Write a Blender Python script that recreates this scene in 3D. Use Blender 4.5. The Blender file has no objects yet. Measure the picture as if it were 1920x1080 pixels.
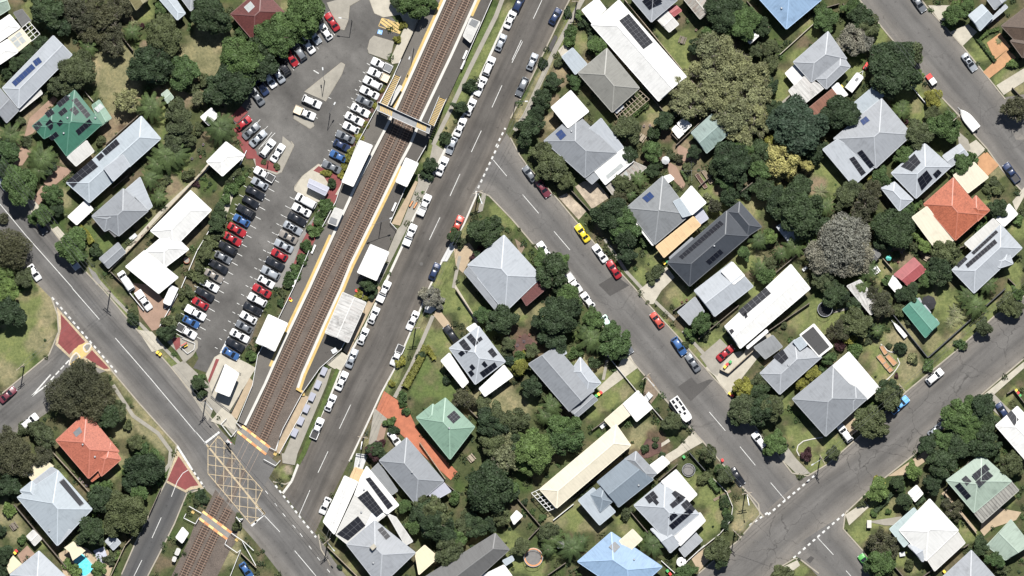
import bpy, math, random
import numpy as np
from mathutils import Vector, Matrix
random.seed(7); RNG = np.random.default_rng(7)
scene = bpy.context.scene
C = scene.collection
R = math.radians

# ---------------------------------------------------------------- camera, sky, sun, exposure
S = 0.125            # metres of ground per photo pixel
H = 1200.0           # survey aircraft height
cam_d = bpy.data.cameras.new('camera'); cam = bpy.data.objects.new('camera', cam_d); C.objects.link(cam)
cam.location = (0, 0, H); cam.rotation_euler = (0, 0, 0)
cam_d.sensor_width = 36; cam_d.lens = 36 * H / (1920 * S)
cam_d.clip_start = 10; cam_d.clip_end = 3000
scene.camera = cam
SUN_EL, SUN_AZ = R(61), R(9)
world = bpy.data.worlds.new("World"); scene.world = world; world.use_nodes = True
nt = world.node_tree
sky = nt.nodes.new('ShaderNodeTexSky'); sky.sky_type = 'NISHITA'; sky.sun_disc = False
sky.sun_elevation = SUN_EL; sky.sun_rotation = SUN_AZ
nt.links.new(sky.outputs[0], nt.nodes['Background'].inputs[0])
nt.nodes['Background'].inputs[1].default_value = 0.05
sl = bpy.data.lights.new('sun', 'SUN'); sl.energy = 5.0; sl.angle = R(0.5); sl.color = (1, 0.972, 0.93)
sun = bpy.data.objects.new('sun', sl); C.objects.link(sun); sun.location = (0, 60, 120)
sd = Vector((math.sin(SUN_AZ) * math.cos(SUN_EL), math.cos(SUN_AZ) * math.cos(SUN_EL), math.sin(SUN_EL)))
sun.rotation_euler = (-sd).to_track_quat('-Z', 'Y').to_euler()
scene.view_settings.view_transform = 'Standard'; scene.view_settings.look = 'None'
scene.view_settings.exposure = 0.72; scene.view_settings.gamma = 1
scene.cycles.max_bounces = 6; scene.cycles.diffuse_bounces = 1

# ---------------------------------------------------------------- helpers
OX = OY = 0.0
def T(c, r):
    global OX, OY
    OX, OY = c * 480.0, r * 270.0
def q(*a): return [(OX + a[i] / 4.0, OY + a[i + 1] / 4.0) for i in range(0, len(a), 2)]   # quarter-sheet reading -> photo px
def s(*a): return [(a[i], a[i + 1]) for i in range(0, len(a), 2)]
def W(x, y, z=0.0):                       # map reading of a point at height z -> world metres
    k = (H - z) / H * S
    return ((x - 960) * k, (540 - y) * k, z)
def area(p): return 0.5 * sum(p[i][0] * p[(i + 1) % len(p)][1] - p[(i + 1) % len(p)][0] * p[i][1] for i in range(len(p)))

def mesh(name, v, f, uv=None, mi=None, smooth=False):
    me = bpy.data.meshes.new(name); me.from_pydata([tuple(a) for a in v], [], f)
    if uv is not None:
        l = me.uv_layers.new(name='UVMap')
        flat = [c for face in uv for p in face for c in p]
        l.data.foreach_set('uv', flat)
    if mi is not None: me.polygons.foreach_set('material_index', mi)
    if smooth: me.polygons.foreach_set('use_smooth', [True] * len(me.polygons))
    me.update(); return me
def ob(name, me, mats, parent=None, loc=None, rz=0.0):
    o = bpy.data.objects.new(name, me); C.objects.link(o)
    if mats is not None:
        for m in (mats if isinstance(mats, (list, tuple)) else [mats]): me.materials.append(m)
    if parent: o.parent = parent
    if loc is not None: o.location = loc
    if rz: o.rotation_euler = (0, 0, rz)
    return o
def empty(name, loc=(0, 0, 0), rz=0.0):
    o = bpy.data.objects.new(name, None); C.objects.link(o); o.location = loc; o.rotation_euler = (0, 0, rz)
    o.empty_display_size = .3; return o
def tag(o, label, cat, group=None):
    o['label'] = label; o['category'] = cat
    if group: o['group'] = group
    return o
def struct(o): o['kind'] = 'structure'; return o
PEND = []     # things whose label is finished from the nearest landmark
REFS = []     # (short name, x, y)
def later(o, base, cat, xy, group=None):
    o['category'] = cat
    if group: o['group'] = group
    PEND.append((o, base, xy)); return o

class MB:     # collects simple solids into one mesh
    def __init__(self): self.v = []; self.f = []; self.m = []
    def add(self, v, f, m=0):
        b = len(self.v); self.v += [tuple(x) for x in v]; self.f += [[i + b for i in a] for a in f]; self.m += [m] * len(f); return self
    def box(self, c, sx, sy, sz, rz=0.0, m=0):
        ca, sa = math.cos(rz), math.sin(rz); v = []
        for dz in (-.5, .5):
            for dx, dy in ((-.5, -.5), (.5, -.5), (.5, .5), (-.5, .5)):
                x, y = dx * sx, dy * sy
                v.append((c[0] + x * ca - y * sa, c[1] + x * sa + y * ca, c[2] + dz * sz))
        return self.add(v, [[3, 2, 1, 0], [4, 5, 6, 7], [0, 1, 5, 4], [1, 2, 6, 5], [2, 3, 7, 6], [3, 0, 4, 7]], m)
    def bar(self, a, b, w, h, m=0):       # beam from a to b, square section
        a, b = Vector(a), Vector(b); d = (b - a); L = d.length
        if L < 1e-5: return self
        d /= L; up = Vector((0, 0, 1)) if abs(d.z) < .95 else Vector((1, 0, 0))
        sx = d.cross(up).normalized() * w / 2; sy = sx.cross(d).normalized() * h / 2
        v = [p + i * sx + j * sy for p in (a, b) for i, j in ((-1, -1), (1, -1), (1, 1), (-1, 1))]
        return self.add(v, [[0, 1, 2, 3], [7, 6, 5, 4], [0, 4, 5, 1], [1, 5, 6, 2], [2, 6, 7, 3], [3, 7, 4, 0]], m)
    def cyl(self, a, b, r0, r1, n=10, m=0):
        a, b = Vector(a), Vector(b); d = (b - a).normalized(); up = Vector((0, 0, 1)) if abs(d.z) < .95 else Vector((1, 0, 0))
        x = d.cross(up).normalized(); y = d.cross(x)
        v = []
        for p, r in ((a, r0), (b, r1)):
            for i in range(n):
                t = 2 * math.pi * i / n; v.append(p + x * (r * math.cos(t)) + y * (r * math.sin(t)))
        f = [[i, (i + 1) % n, n + (i + 1) % n, n + i] for i in range(n)] + [list(range(n))[::-1], list(range(n, 2 * n))]
        return self.add(v, f, m)
    def prism(self, p, z0, z1, m=0):      # p: world xy polygon
        if area(p) < 0: p = p[::-1]
        n = len(p); v = [(a[0], a[1], z0) for a in p] + [(a[0], a[1], z1) for a in p]
        return self.add(v, [list(range(n))[::-1], list(range(n, 2 * n))] + [[i, (i + 1) % n, n + (i + 1) % n, n + i] for i in range(n)], m)
    def mesh(self, name, smooth=False): return mesh(name, self.v, self.f, mi=self.m, smooth=smooth)
    def ob(self, name, mats, parent=None, smooth=False, **k): return ob(name, self.mesh(name, smooth), mats, parent, **k)

# ---------------------------------------------------------------- materials
def newmat(name):
    m = bpy.data.materials.new(name); m.use_nodes = True
    t = m.node_tree; b = t.nodes['Principled BSDF']; return m, t, b
def node(t, kind, **k):
    n = t.nodes.new(kind)
    for a, v in k.items():
        if a in n.bl_rna.properties: setattr(n, a, v)
        else: n.inputs[a].default_value = v
    return n
def link(t, a, b): t.links.new(a, b)
def noise(t, vec, scale, detail=3, rough=.6, dist=0):
    n = node(t, 'ShaderNodeTexNoise'); n.inputs['Scale'].default_value = scale; n.inputs['Detail'].default_value = detail
    n.inputs['Roughness'].default_value = rough; n.inputs['Distortion'].default_value = dist
    if vec is not None: link(t, vec, n.inputs['Vector'])
    return n.outputs['Fac']
def ramp(t, fac, stops):
    r = node(t, 'ShaderNodeValToRGB'); e = r.color_ramp.elements
    while len(e) > 1: e.remove(e[-1])
    for i, (p, c) in enumerate(stops):
        el = e[0] if i == 0 else e.new(p)
        el.position = p; c = c if isinstance(c, (tuple, list)) else (c, c, c); el.color = (*c, 1)
    link(t, fac, r.inputs[0]); return r.outputs[0]
def mul(t, a, b, fac=1.0, mode='MULTIPLY'):
    n = node(t, 'ShaderNodeMixRGB', blend_type=mode); n.inputs[0].default_value = fac
    for i, x in ((1, a), (2, b)):
        if hasattr(x, 'is_linked'): link(t, x, n.inputs[i])
        else: n.inputs[i].default_value = (*x, 1) if len(x) == 3 else x
    return n.outputs[0]
def mixf(t, fac, a, b):
    n = node(t, 'ShaderNodeMixRGB')
    link(t, fac, n.inputs[0])
    for i, x in ((1, a), (2, b)):
        if hasattr(x, 'is_linked'): link(t, x, n.inputs[i])
        else: n.inputs[i].default_value = (*x, 1)
    return n.outputs[0]
def pos(t): return node(t, 'ShaderNodeNewGeometry').outputs['Position']
def objc(t): return node(t, 'ShaderNodeTexCoord').outputs['Object']
MATS = {}
def plain(name, col, rough=.7, var=.12, scale=1.5, fine=8.0, metallic=0.0, spec=.4, coat=0.0):
    if name in MATS: return MATS[name]
    m, t, b = newmat(name)
    p = pos(t)
    a = ramp(t, noise(t, p, scale), [(.3, 1 - var), (.7, 1 + var)])
    c = ramp(t, noise(t, p, fine, 2), [(.3, 1 - var * .7), (.7, 1 + var * .7)])
    link(t, mul(t, mul(t, col, a), c), b.inputs['Base Color'])
    b.inputs['Roughness'].default_value = rough; b.inputs['Metallic'].default_value = metallic
    b.inputs['Specular IOR Level'].default_value = spec; b.inputs['Coat Weight'].default_value = coat
    MATS[name] = m; return m
def flat(name, col, rough=.5, metallic=0.0, coat=0.0, spec=.5):
    if name in MATS: return MATS[name]
    m, t, b = newmat(name); b.inputs['Base Color'].default_value = (*col, 1)
    b.inputs['Roughness'].default_value = rough; b.inputs['Metallic'].default_value = metallic
    b.inputs['Coat Weight'].default_value = coat; b.inputs['Specular IOR Level'].default_value = spec
    MATS[name] = m; return m
def roofmat(name, col, stain=.14, rust=0.0, tiles=False, rough=.5, sheet=.035):
    key = 'roof_' + name
    if key in MATS: return MATS[key]
    m, t, b = newmat(key)
    uv = node(t, 'ShaderNodeUVMap').outputs[0]
    mp = node(t, 'ShaderNodeMapping'); mp.inputs['Scale'].default_value = (1.5, .16, 1); link(t, uv, mp.inputs[0])
    streak = ramp(t, noise(t, mp.outputs[0], 1.6, 5, .75), [(.28, 1 - stain * 1.4), (.5, 1), (.72, 1 + stain * .6)])
    blot = ramp(t, noise(t, pos(t), .45, 5, .7), [(.30, 1 - stain * 1.5), (.46, 1), (.72, 1 + stain * .5)])
    c = mul(t, mul(t, col, streak), blot)
    wv = node(t, 'ShaderNodeTexWave', wave_type='BANDS', bands_direction='Y' if tiles else 'X', wave_profile='SAW' if tiles else 'SIN')
    wv.inputs['Scale'].default_value = .31 / (.36 if tiles else .76); wv.inputs['Distortion'].default_value = .4 if tiles else 0
    link(t, uv, wv.inputs[0])
    c = mul(t, c, ramp(t, wv.outputs['Fac'], [(0, 1 - (.22 if tiles else sheet)), (.35, 1), (1, 1)]))
    if tiles:
        sp = ramp(t, noise(t, pos(t), 3.0, 3, .7), [(.3, .7), (.7, 1.25)]); c = mul(t, c, sp)
    if rust:
        f = ramp(t, noise(t, mp.outputs[0], 1.1, 5, .7), [(.52 - rust * .2, 0), (.62, rust)])
        c = mixf(t, f, c, (.16, .07, .04))
    link(t, c, b.inputs['Base Color']); b.inputs['Roughness'].default_value = rough; b.inputs['Specular IOR Level'].default_value = .3
    bp = node(t, 'ShaderNodeBump'); bp.inputs['Strength'].default_value = .25; bp.inputs['Distance'].default_value = .03
    w2 = node(t, 'ShaderNodeTexWave', bands_direction='Y' if tiles else 'X'); w2.inputs['Scale'].default_value = .31 / (.36 if tiles else .3)
    link(t, uv, w2.inputs[0]); link(t, w2.outputs['Fac'], bp.inputs['Height']); link(t, bp.outputs[0], b.inputs['Normal'])
    MATS[key] = m; return m
ROOF = {
 'white': dict(col=(.47, .468, .452), stain=.10), 'offwhite': dict(col=(.36, .355, .335), stain=.12),
 'silver': dict(col=(.205, .216, .230), stain=.12), 'lsilver': dict(col=(.248, .265, .284), stain=.10),
 'paleblue': dict(col=(.245, .275, .298), stain=.10), 'grey': dict(col=(.150, .157, .162), stain=.12),
 'mgrey': dict(col=(.160, .170, .182), stain=.12), 'olivegrey': dict(col=(.155, .153, .138), stain=.13),
 'bluegrey': dict(col=(.125, .152, .178), stain=.10), 'green2': dict(col=(.055, .155, .115), stain=.14), 'teal_shaded': dict(col=(.14, .185, .17), stain=.25),  # last entry: teal roof darkened, the gum tree's shade put into its colour
 'char': dict(col=(.034, .039, .047), stain=.14),
 'dgrey': dict(col=(.075, .075, .074), stain=.15), 'green': dict(col=(.030, .100, .068), stain=.14),
 'palegreen': dict(col=(.130, .205, .155), stain=.14), 'sage': dict(col=(.21, .26, .215), stain=.16),
 'blue': dict(col=(.175, .255, .36), stain=.14), 'cream': dict(col=(.43, .395, .31), stain=.08),
 'tan': dict(col=(.43, .30, .165), stain=.10), 'terra': dict(col=(.29, .090, .050), tiles=True, stain=.2),
 'terra2': dict(col=(.31, .102, .066), tiles=True, stain=.1), 'maroon': dict(col=(.085, .028, .025), tiles=True),
 'brown': dict(col=(.070, .049, .036), tiles=True), 'red': dict(col=(.225, .058, .060), stain=.16),
 'rust': dict(col=(.14, .062, .042), stain=.3, rust=.6, sheet=.3), 'weather': dict(col=(.24, .23, .205), stain=.3, rust=.35, sheet=.18),
 'stripe': dict(col=(.19, .185, .165), stain=.35, sheet=.45), 'lilac': dict(col=(.265, .272, .315), stain=.06),
 'oliv': dict(col=(.12, .108, .052), stain=.2), 'worn': dict(col=(.34, .335, .32), stain=.34, sheet=.14, rust=.12),
 'teal': dict(col=(.27, .325, .32), stain=.12), 'sail': dict(col=(.46, .41, .29), stain=.05, sheet=.02),
}
def rm(k): return roofmat(k, **ROOF[k])

def leafmat(name, col, var=.42, trans=.2):
    m, t, b = newmat('leaf_' + name)
    p = pos(t)
    n1 = ramp(t, noise(t, p, .55, 3), [(.3, 1 - var), (.7, 1 + var)])
    n2 = ramp(t, noise(t, p, 2.6, 3), [(.25, .62), (.75, 1.42)])
    oi = node(t, 'ShaderNodeObjectInfo').outputs['Random']
    n3 = ramp(t, oi, [(0, (.80, .84, .86)), (.5, (1.0, 1.0, .95)), (1, (1.14, 1.12, 1.0))])
    c = mul(t, mul(t, mul(t, col, n1), n2), n3)
    link(t, c, b.inputs['Base Color']); b.inputs['Roughness'].default_value = .62; b.inputs['Specular IOR Level'].default_value = .25
    tr = node(t, 'ShaderNodeBsdfTranslucent'); link(t, mul(t, c, (1.1, 1.25, .6)), tr.inputs[0])
    mx = node(t, 'ShaderNodeMixShader'); mx.inputs[0].default_value = trans
    link(t, b.outputs[0], mx.inputs[1]); link(t, tr.outputs[0], mx.inputs[2])
    link(t, mx.outputs[0], t.nodes['Material Output'].inputs[0]); return m
LEAF = {k: leafmat(*v) for k, v in {
 'D': ('dark', (.034, .053, .025)), 'O': ('olive', (.066, .080, .038)), 'G': ('green', (.058, .094, .034)),
 'L': ('light', (.095, .140, .045)), 'P': ('pale', (.165, .172, .090), .5), 'B': ('brownish', (.060, .062, .036)),
 'Y': ('yellow', (.30, .28, .115)), 'R': ('purple', (.045, .020, .024)), 'W': ('grey', (.185, .178, .148), .45),
 'K': ('palm', (.062, .090, .034)), 'T': ('bluish', (.036, .058, .037)), 'H': ('hedge', (.055, .085, .025)),
 'Z': ('golden', (.155, .155, .035))}.items()}
BARK = plain('bark', (.16, .13, .10), .9, .3, 3)

def asphalt(name, col, wear=.35, cracks=0.0, brown=0.0):
    m, t, b = newmat(name); p = pos(t)
    uv = node(t, 'ShaderNodeUVMap').outputs[0]
    sp = node(t, 'ShaderNodeSeparateXYZ'); link(t, uv, sp.inputs[0])
    nz = noise(t, p, .12, 4, .65)
    mp = node(t, 'ShaderNodeMapping'); mp.inputs['Scale'].default_value = (9, .05, 1); link(t, uv, mp.inputs[0])
    stre = ramp(t, noise(t, mp.outputs[0], 1.0, 4, .6), [(.3, 1 - wear * .55), (.7, 1 + wear * .45)])
    blot = ramp(t, nz, [(.28, 1 - wear * .6), (.5, 1), (.72, 1 + wear * .6)])
    grain = ramp(t, noise(t, p, 4.5, 4, .8), [(.25, .80), (.75, 1.2)])
    across = ramp(t, sp.outputs[0], [(0, (1.2, 1.16, 1.1)), (.16, (1.12, 1.09, 1.05)), (.33, .80), (.5, 1.0), (.67, .80), (.84, (1.12, 1.09, 1.05)), (1, (1.3, 1.24, 1.15))])
    oil = ramp(t, noise(t, p, .75, 4, .75), [(.30, .62), (.40, 1), (.66, 1), (.78, 1.16)])
    c = mul(t, mul(t, mul(t, mul(t, mul(t, col, stre), blot), grain), across), oil)
    if cracks:
        v = node(t, 'ShaderNodeTexVoronoi', feature='DISTANCE_TO_EDGE'); v.inputs['Scale'].default_value = .16
        nn = node(t, 'ShaderNodeTexNoise'); nn.inputs['Scale'].default_value = .5; nn.inputs['Detail'].default_value = 4; link(t, p, nn.inputs['Vector'])
        ad = node(t, 'ShaderNodeVectorMath', operation='MULTIPLY_ADD'); link(t, nn.outputs['Color'], ad.inputs[0]); ad.inputs[1].default_value = (3, 3, 0); link(t, p, ad.inputs[2])
        link(t, ad.outputs[0], v.inputs['Vector'])
        line = ramp(t, v.outputs['Distance'], [(0, 1 - cracks), (.005, 1 - cracks), (.013, 1)])
        msk = ramp(t, noise(t, p, .06, 2), [(.42, 1), (.56, 0)])
        c = mul(t, c, mixf(t, msk, line, (1, 1, 1)))
    link(t, c, b.inputs['Base Color']); b.inputs['Roughness'].default_value = .85; b.inputs['Specular IOR Level'].default_value = .25
    return m
def concrete(name, col, joint=1.6, var=.14):
    m, t, b = newmat(name); p = pos(t)
    c = mul(t, col, ramp(t, noise(t, p, .5, 5, .7), [(.28, 1 - var * 1.3), (.72, 1 + var)]))
    c = mul(t, c, ramp(t, noise(t, p, 6, 3, .7), [(.3, 1 - var * .6), (.7, 1 + var * .6)]))
    link(t, c, b.inputs['Base Color']); b.inputs['Roughness'].default_value = .85; return m
M = dict(
 conc=concrete('concrete', (.215, .20, .168)), conc2=concrete('concrete_pale', (.32, .295, .24)), concw=concrete('concrete_white', (.40, .40, .39), var=.08),
 concd=concrete('concrete_grey', (.16, .153, .14)), tanp=concrete('tan_paving', (.29, .225, .15)), pink=concrete('pink_paving', (.22, .145, .105)),
 orange=concrete('terracotta_paving', (.30, .10, .052), var=.22), orangel=concrete('orange_paving', (.33, .18, .09), var=.16), redp=concrete('red_paving', (.150, .036, .034), var=.2),
 mulch=concrete('mulch', (.075, .038, .030), var=.4), dirt=concrete('dirt', (.155, .118, .082), var=.3), gravel=concrete('gravel', (.2, .18, .145), var=.25),
 stain=concrete('stained_concrete', (.29, .24, .18), var=.4),
 plat=asphalt('platform_asphalt', (.082, .078, .072), .3), car=asphalt('carpark_asphalt', (.092, .088, .082), .6), carb=asphalt('patch_asphalt', (.058, .055, .052), .25),
 roada=asphalt('asphalt_grey', (.098, .095, .091), .4), roadb=asphalt('asphalt_brown', (.077, .071, .064), .45), roadc=asphalt('asphalt_mid', (.104, .100, .095), .25, .2),
 roadd=asphalt('asphalt_cracked', (.103, .098, .092), .3, .42), roadg=asphalt('asphalt_dark', (.062, .062, .062), .2),
 yellowp=plain('yellow_paint', (.38, .265, .085), .6, .12, .8),
 orangep=plain('orange_paint', (.44, .19, .075), .6, .15, .8), kerb=concrete('kerb_concrete', (.25, .225, .18), var=.12), kerbw=concrete('kerb_white', (.42, .405, .37), var=.08),
 wallc=plain('wall_cream', (.55, .5, .4), .8), wallw=plain('wall_white', (.7, .7, .68), .8), trim=plain('trim', (.40, .41, .41), .6, .06),
 timber=plain('timber', (.125, .105, .085), .85, .3, 4), timberl=plain('timber_pale', (.24, .20, .15), .85, .25, 4), steel=plain('steel', (.38, .39, .40), .4, .1, 2, metallic=.4),
 dsteel=plain('dark_steel', (.05, .052, .058), .5), bwhite=plain('white_paint', (.52, .52, .505), .5, .05), cell=flat('solar_cell', (.005, .006, .010), .4, spec=.2), cellb=flat('solar_cell_blue', (.018, .035, .10), .25),
 frame=flat('alloy_frame', (.06, .063, .07), .4, .2), glass=flat('car_glass', (.012, .014, .017), .06), tyre=flat('tyre', (.02, .02, .02), .9), under=flat('black_plastic', (.015, .015, .016), .6),
 headl=flat('headlight_glass', (.6, .62, .64), .1), skyl=plain('skylight_sheet', (.27, .285, .28), .3), rail=plain('rail_steel', (.25, .19, .15), .45, .15, 3, metallic=.3),
 sleeper=plain('sleeper', (.125, .083, .060), .9, .35, 6), dark=plain('shade_cloth', (.02, .02, .022), .9), yel=plain('yellow_plastic', (.70, .47, .05), .5), redq=plain('red_plastic', (.50, .035, .03), .5), grn=plain('green_plastic', (.05, .28, .08), .5),
 pool=None, )
def ballast():
    m, t, b = newmat('ballast'); p = pos(t)
    c = ramp(t, noise(t, p, 5.5, 4, .85), [(.2, (.034, .027, .023)), (.5, (.086, .069, .057)), (.78, (.19, .158, .13))])
    c = mul(t, c, ramp(t, noise(t, p, .35, 4), [(.3, .78), (.7, 1.15)]))
    link(t, c, b.inputs['Base Color']); b.inputs['Roughness'].default_value = .95
    bp = node(t, 'ShaderNodeBump'); bp.inputs['Strength'].default_value = .6; bp.inputs['Distance'].default_value = .1
    link(t, noise(t, p, 7, 3, .8), bp.inputs['Height']); link(t, bp.outputs[0], b.inputs['Normal']); return m
def worn(name, col, under=(.115, .11, .102), amt=.5):
    m, t, b = newmat(name); p = pos(t)
    f = ramp(t, noise(t, p, 2.2, 5, .8), [(.30, 0), (.30 + .3 * amt, 1)])
    c = mul(t, col, ramp(t, noise(t, p, .6, 3), [(.3, .82), (.7, 1.1)])); link(t, mixf(t, f, under, c), b.inputs['Base Color']); b.inputs['Roughness'].default_value = .7; return m
M['white'] = worn('road_paint', (.46, .46, .44)); M['hatch'] = worn('faded_yellow_paint', (.35, .28, .175), amt=.7); M['yellowh'] = worn('bay_yellow_paint', (.44, .31, .11)); M['ballast'] = ballast(); M['ballastd'] = plain('oily_ballast', (.036, .026, .021), .95, .3, 2, 9)
def grassmat(name, col=None):
    m, t, b = newmat(name); p = pos(t)
    if col is None:
        at = node(t, 'ShaderNodeAttribute', attribute_name='tint'); base = at.outputs['Color']
    else: base = col
    c = mul(t, base, ramp(t, noise(t, p, .35, 5, .7), [(.28, (.62, .66, .62)), (.5, (1, 1, 1)), (.74, (1.38, 1.28, 1.22))]))
    c = mul(t, c, ramp(t, noise(t, p, 1.7, 4, .75), [(.25, (.6, .62, .6)), (.5, (1, 1, 1)), (.76, (1.4, 1.34, 1.3))]))
    c = mul(t, c, ramp(t, noise(t, p, 7, 2, .7), [(.25, .72), (.75, 1.28)]))
    link(t, c, b.inputs['Base Color']); b.inputs['Roughness'].default_value = .95; b.inputs['Specular IOR Level'].default_value = .1
    bp = node(t, 'ShaderNodeBump'); bp.inputs['Strength'].default_value = .8; bp.inputs['Distance'].default_value = .12
    link(t, noise(t, p, 5, 4, .8), bp.inputs['Height']); link(t, bp.outputs[0], b.inputs['Normal'])
    return m
M['ground'] = grassmat('ground_cover'); M['lawn'] = grassmat('lawn', (.105, .125, .045)); M['lawnd'] = grassmat('lawn_dark', (.062, .085, .028))
def poolm():
    m, t, b = newmat('pool_water'); b.inputs['Base Color'].default_value = (.10, .50, .58, 1); b.inputs['Roughness'].default_value = .05
    c = ramp(t, noise(t, pos(t), 2.5, 3, .6, .8), [(.3, (.06, .42, .52)), (.7, (.16, .58, .64))]); link(t, c, b.inputs['Base Color']); return m
M['pool'] = poolm()

# ---------------------------------------------------------------- flat sheets of the setting
ZL = [0.0]; FLATS = []
def sheet(name, pts, mat, z=None, st=True, uv=None):
    if z is None: ZL[0] += .0015; z = .075 + ZL[0]
    p = [W(x, y) for x, y in pts]; FLATS.append(pts)
    if area(p) < 0: p = p[::-1]
    me = mesh(name, [(a[0], a[1], z) for a in p], [list(range(len(p)))], uv=[[(0.5, (a[0] + a[1])) for a in p]])
    o = ob(name, me, mat)
    if st: struct(o)
    return o
def resample(p, n):
    p = [np.array(a, float) for a in p]; d = [0]
    for i in range(1, len(p)): d.append(d[-1] + np.linalg.norm(p[i] - p[i - 1]))
    out = []
    for k in range(n):
        t = d[-1] * k / (n - 1); i = max(j for j in range(len(d)) if d[j] <= t + 1e-9); i = min(i, len(p) - 2)
        u = (t - d[i]) / (d[i + 1] - d[i] + 1e-9); out.append(tuple(p[i] * (1 - u) + p[i + 1] * u))
    return out
def road(name, L, Rr, mat, z):
    n = 48; a = resample(L, n); b = resample(Rr, n); v = []; f = []; uv = []; K = 8
    dist = 0
    for i in range(n):
        pa, pb = W(*a[i]), W(*b[i])
        for k in range(K + 1):
            u = k / K; v.append((pa[0] * (1 - u) + pb[0] * u, pa[1] * (1 - u) + pb[1] * u, z))
    vl = [0]
    for i in range(1, n):
        m0 = np.array(v[i * (K + 1) + K // 2]); m1 = np.array(v[(i - 1) * (K + 1) + K // 2]); vl.append(vl[-1] + float(np.linalg.norm(m0 - m1)))
    for i in range(n - 1):
        for k in range(K):
            A, B, Cc, D = i * (K + 1) + k, i * (K + 1) + k + 1, (i + 1) * (K + 1) + k + 1, (i + 1) * (K + 1) + k
            idx = [A, B, Cc, D]; us = [(k / K, vl[i]), ((k + 1) / K, vl[i]), ((k + 1) / K, vl[i + 1]), (k / K, vl[i + 1])]
            pp = [v[j] for j in idx]
            if area(pp) < 0: idx = idx[::-1]; us = us[::-1]
            f.append(idx); uv.append(us)
    return struct(ob(name, mesh(name, v, f, uv=uv), mat))
def strip(mb, a, b, w, z, dash=None, m=0):     # painted line between photo points; w in metres
    A, B = Vector(W(*a)), Vector(W(*b)); A.z = B.z = z; L = (B - A).length
    if L < 1e-4: return
    d = (B - A) / L; nrm = Vector((-d.y, d.x, 0)) * w / 2
    segs = [(0, L)]
    if dash: segs = [(k, min(k + dash[0], L)) for k in np.arange(0, L, dash[0] + dash[1])]
    for s0, s1 in segs:
        p, r = A + d * s0, A + d * s1
        mb.add([p - nrm, r - nrm, r + nrm, p + nrm], [[0, 1, 2, 3]], m)
def pline(mb, pts, w, z, dash=None, m=0):
    for i in range(len(pts) - 1): strip(mb, pts[i], pts[i + 1], w, z, dash, m)
def kerb(pts, mat=None, w=.3, h=.13):
    mb = MB()
    for i in range(len(pts) - 1):
        a, b = W(*pts[i]), W(*pts[i + 1]); mb.bar((a[0], a[1], h / 2 + .001 * i), (b[0], b[1], h / 2 + .001 * i), w, h)
    return struct(mb.ob('kerb', mat or M['kerb']))
# ---------------------------------------------------------------- ground sheet with its grass, dry grass, dirt and garden soil
GT = {'g': (.112, .130, .050), 'G': (.074, .100, .035), 'd': (.150, .142, .078), 'b': (.150, .118, .078), 's': (.085, .062, .042), 'p': (.2, .17, .125), 'v': (.045, .058, .024)}
BL = []
def lawn(k, *a):
    for i in range(0, len(a), 3): BL.append((k, a[i], a[i + 1], a[i + 2]))
def lawnline(k, x0, y0, x1, y1, r):
    n = max(2, int(math.hypot(x1 - x0, y1 - y0) / (r * .7)))
    for i in range(n + 1): BL.append((k, x0 + (x1 - x0) * i / n, y0 + (y1 - y0) * i / n, r))
lawn('g', 55,35,28, 270,20,28, 430,340,25, 40,600,70, 20,650,60, 210,870,30, 115,900,15, 85,1010,25, 230,800,25, 120,690,30)
lawn('d', 75,30,14, 215,120,52, 232,170,42, 222,205,30, 385,110,45, 400,70,40, 350,120,30, 20,260,30, 120,370,20, 75,640,32, 10,700,26, 90,590,22, 20,970,32, 30,1000,25, 330,350,40, 300,340,30, 60,500,20)
lawn('G', 165,440,26, 195,455,20, 290,415,25, 320,300,50, 175,475,14, 310,240,24)
lawn('b', 225,240,38, 320,350,20, 130,290,22, 165,305,20, 300,180,20, 350,180,30, 65,225,30, 270,85,12)
lawnline('d', 60,480, 105,590, 14); lawnline('g', 170,510, 260,620, 12); lawnline('g', 262,625, 345,700, 9); lawnline('d', 215,690, 330,830, 18); lawnline('d', 205,745, 310,840, 12)
lawnline('g', 955,15, 800,300, 11); lawnline('G', 925,20, 812,262, 9); lawnline('g', 880,430, 800,560, 15); lawnline('g', 785,600, 720,745, 12)
lawn('g', 945,400,30, 850,560,32, 880,590,26, 800,620,18, 825,640,32, 960,410,18, 925,440,18, 1000,750,22, 1015,590,24, 975,590,22)
lawn('G', 810,700,50, 830,735,30, 790,730,25, 1060,730,10, 930,440,20)
lawn('d', 935,760,46, 965,770,40, 900,755,26, 1110,690,22, 1200,820,32, 1085,665,22, 1170,735,20)
lawn('g', 1130,740,36, 1110,765,25, 1150,715,22, 1185,705,18, 1260,805,15, 1220,835,18)
lawn('d', 1060,960,34, 1400,960,26, 1385,985,16, 1120,985,18); lawn('g', 1085,975,30, 1180,985,26, 1290,905,22, 1340,930,34, 1320,985,26, 1390,890,20, 960,1030,34, 1000,1060,34, 1350,960,20)
lawnline('g', 1105,455, 1195,570, 10); lawnline('g', 1240,600, 1335,690, 9); lawn('g', 1205,520,22, 1225,490,20, 1275,555,25, 1338,645,28, 1250,620,12, 1200,620,12)
lawn('g', 1090,80,22, 1230,220,26, 1270,90,40, 1290,130,32, 1250,60,22, 1225,215,20); lawn('b', 1050,145,22, 1035,230,22, 1310,110,18, 1040,190,14, 1215,240,20); lawn('d', 1300,150,28, 1270,170,28)
lawnline('g', 1075,20, 1045,90, 8); lawnline('d', 1030,110, 975,220, 10)
lawn('g', 1350,370,36, 1400,400,30, 1430,375,24, 1400,480,30, 1440,520,22, 1550,325,38, 1480,150,30, 1460,180,28, 1500,110,26, 1520,55,20, 1330,340,22, 1385,430,20, 1410,545,24)
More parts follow.
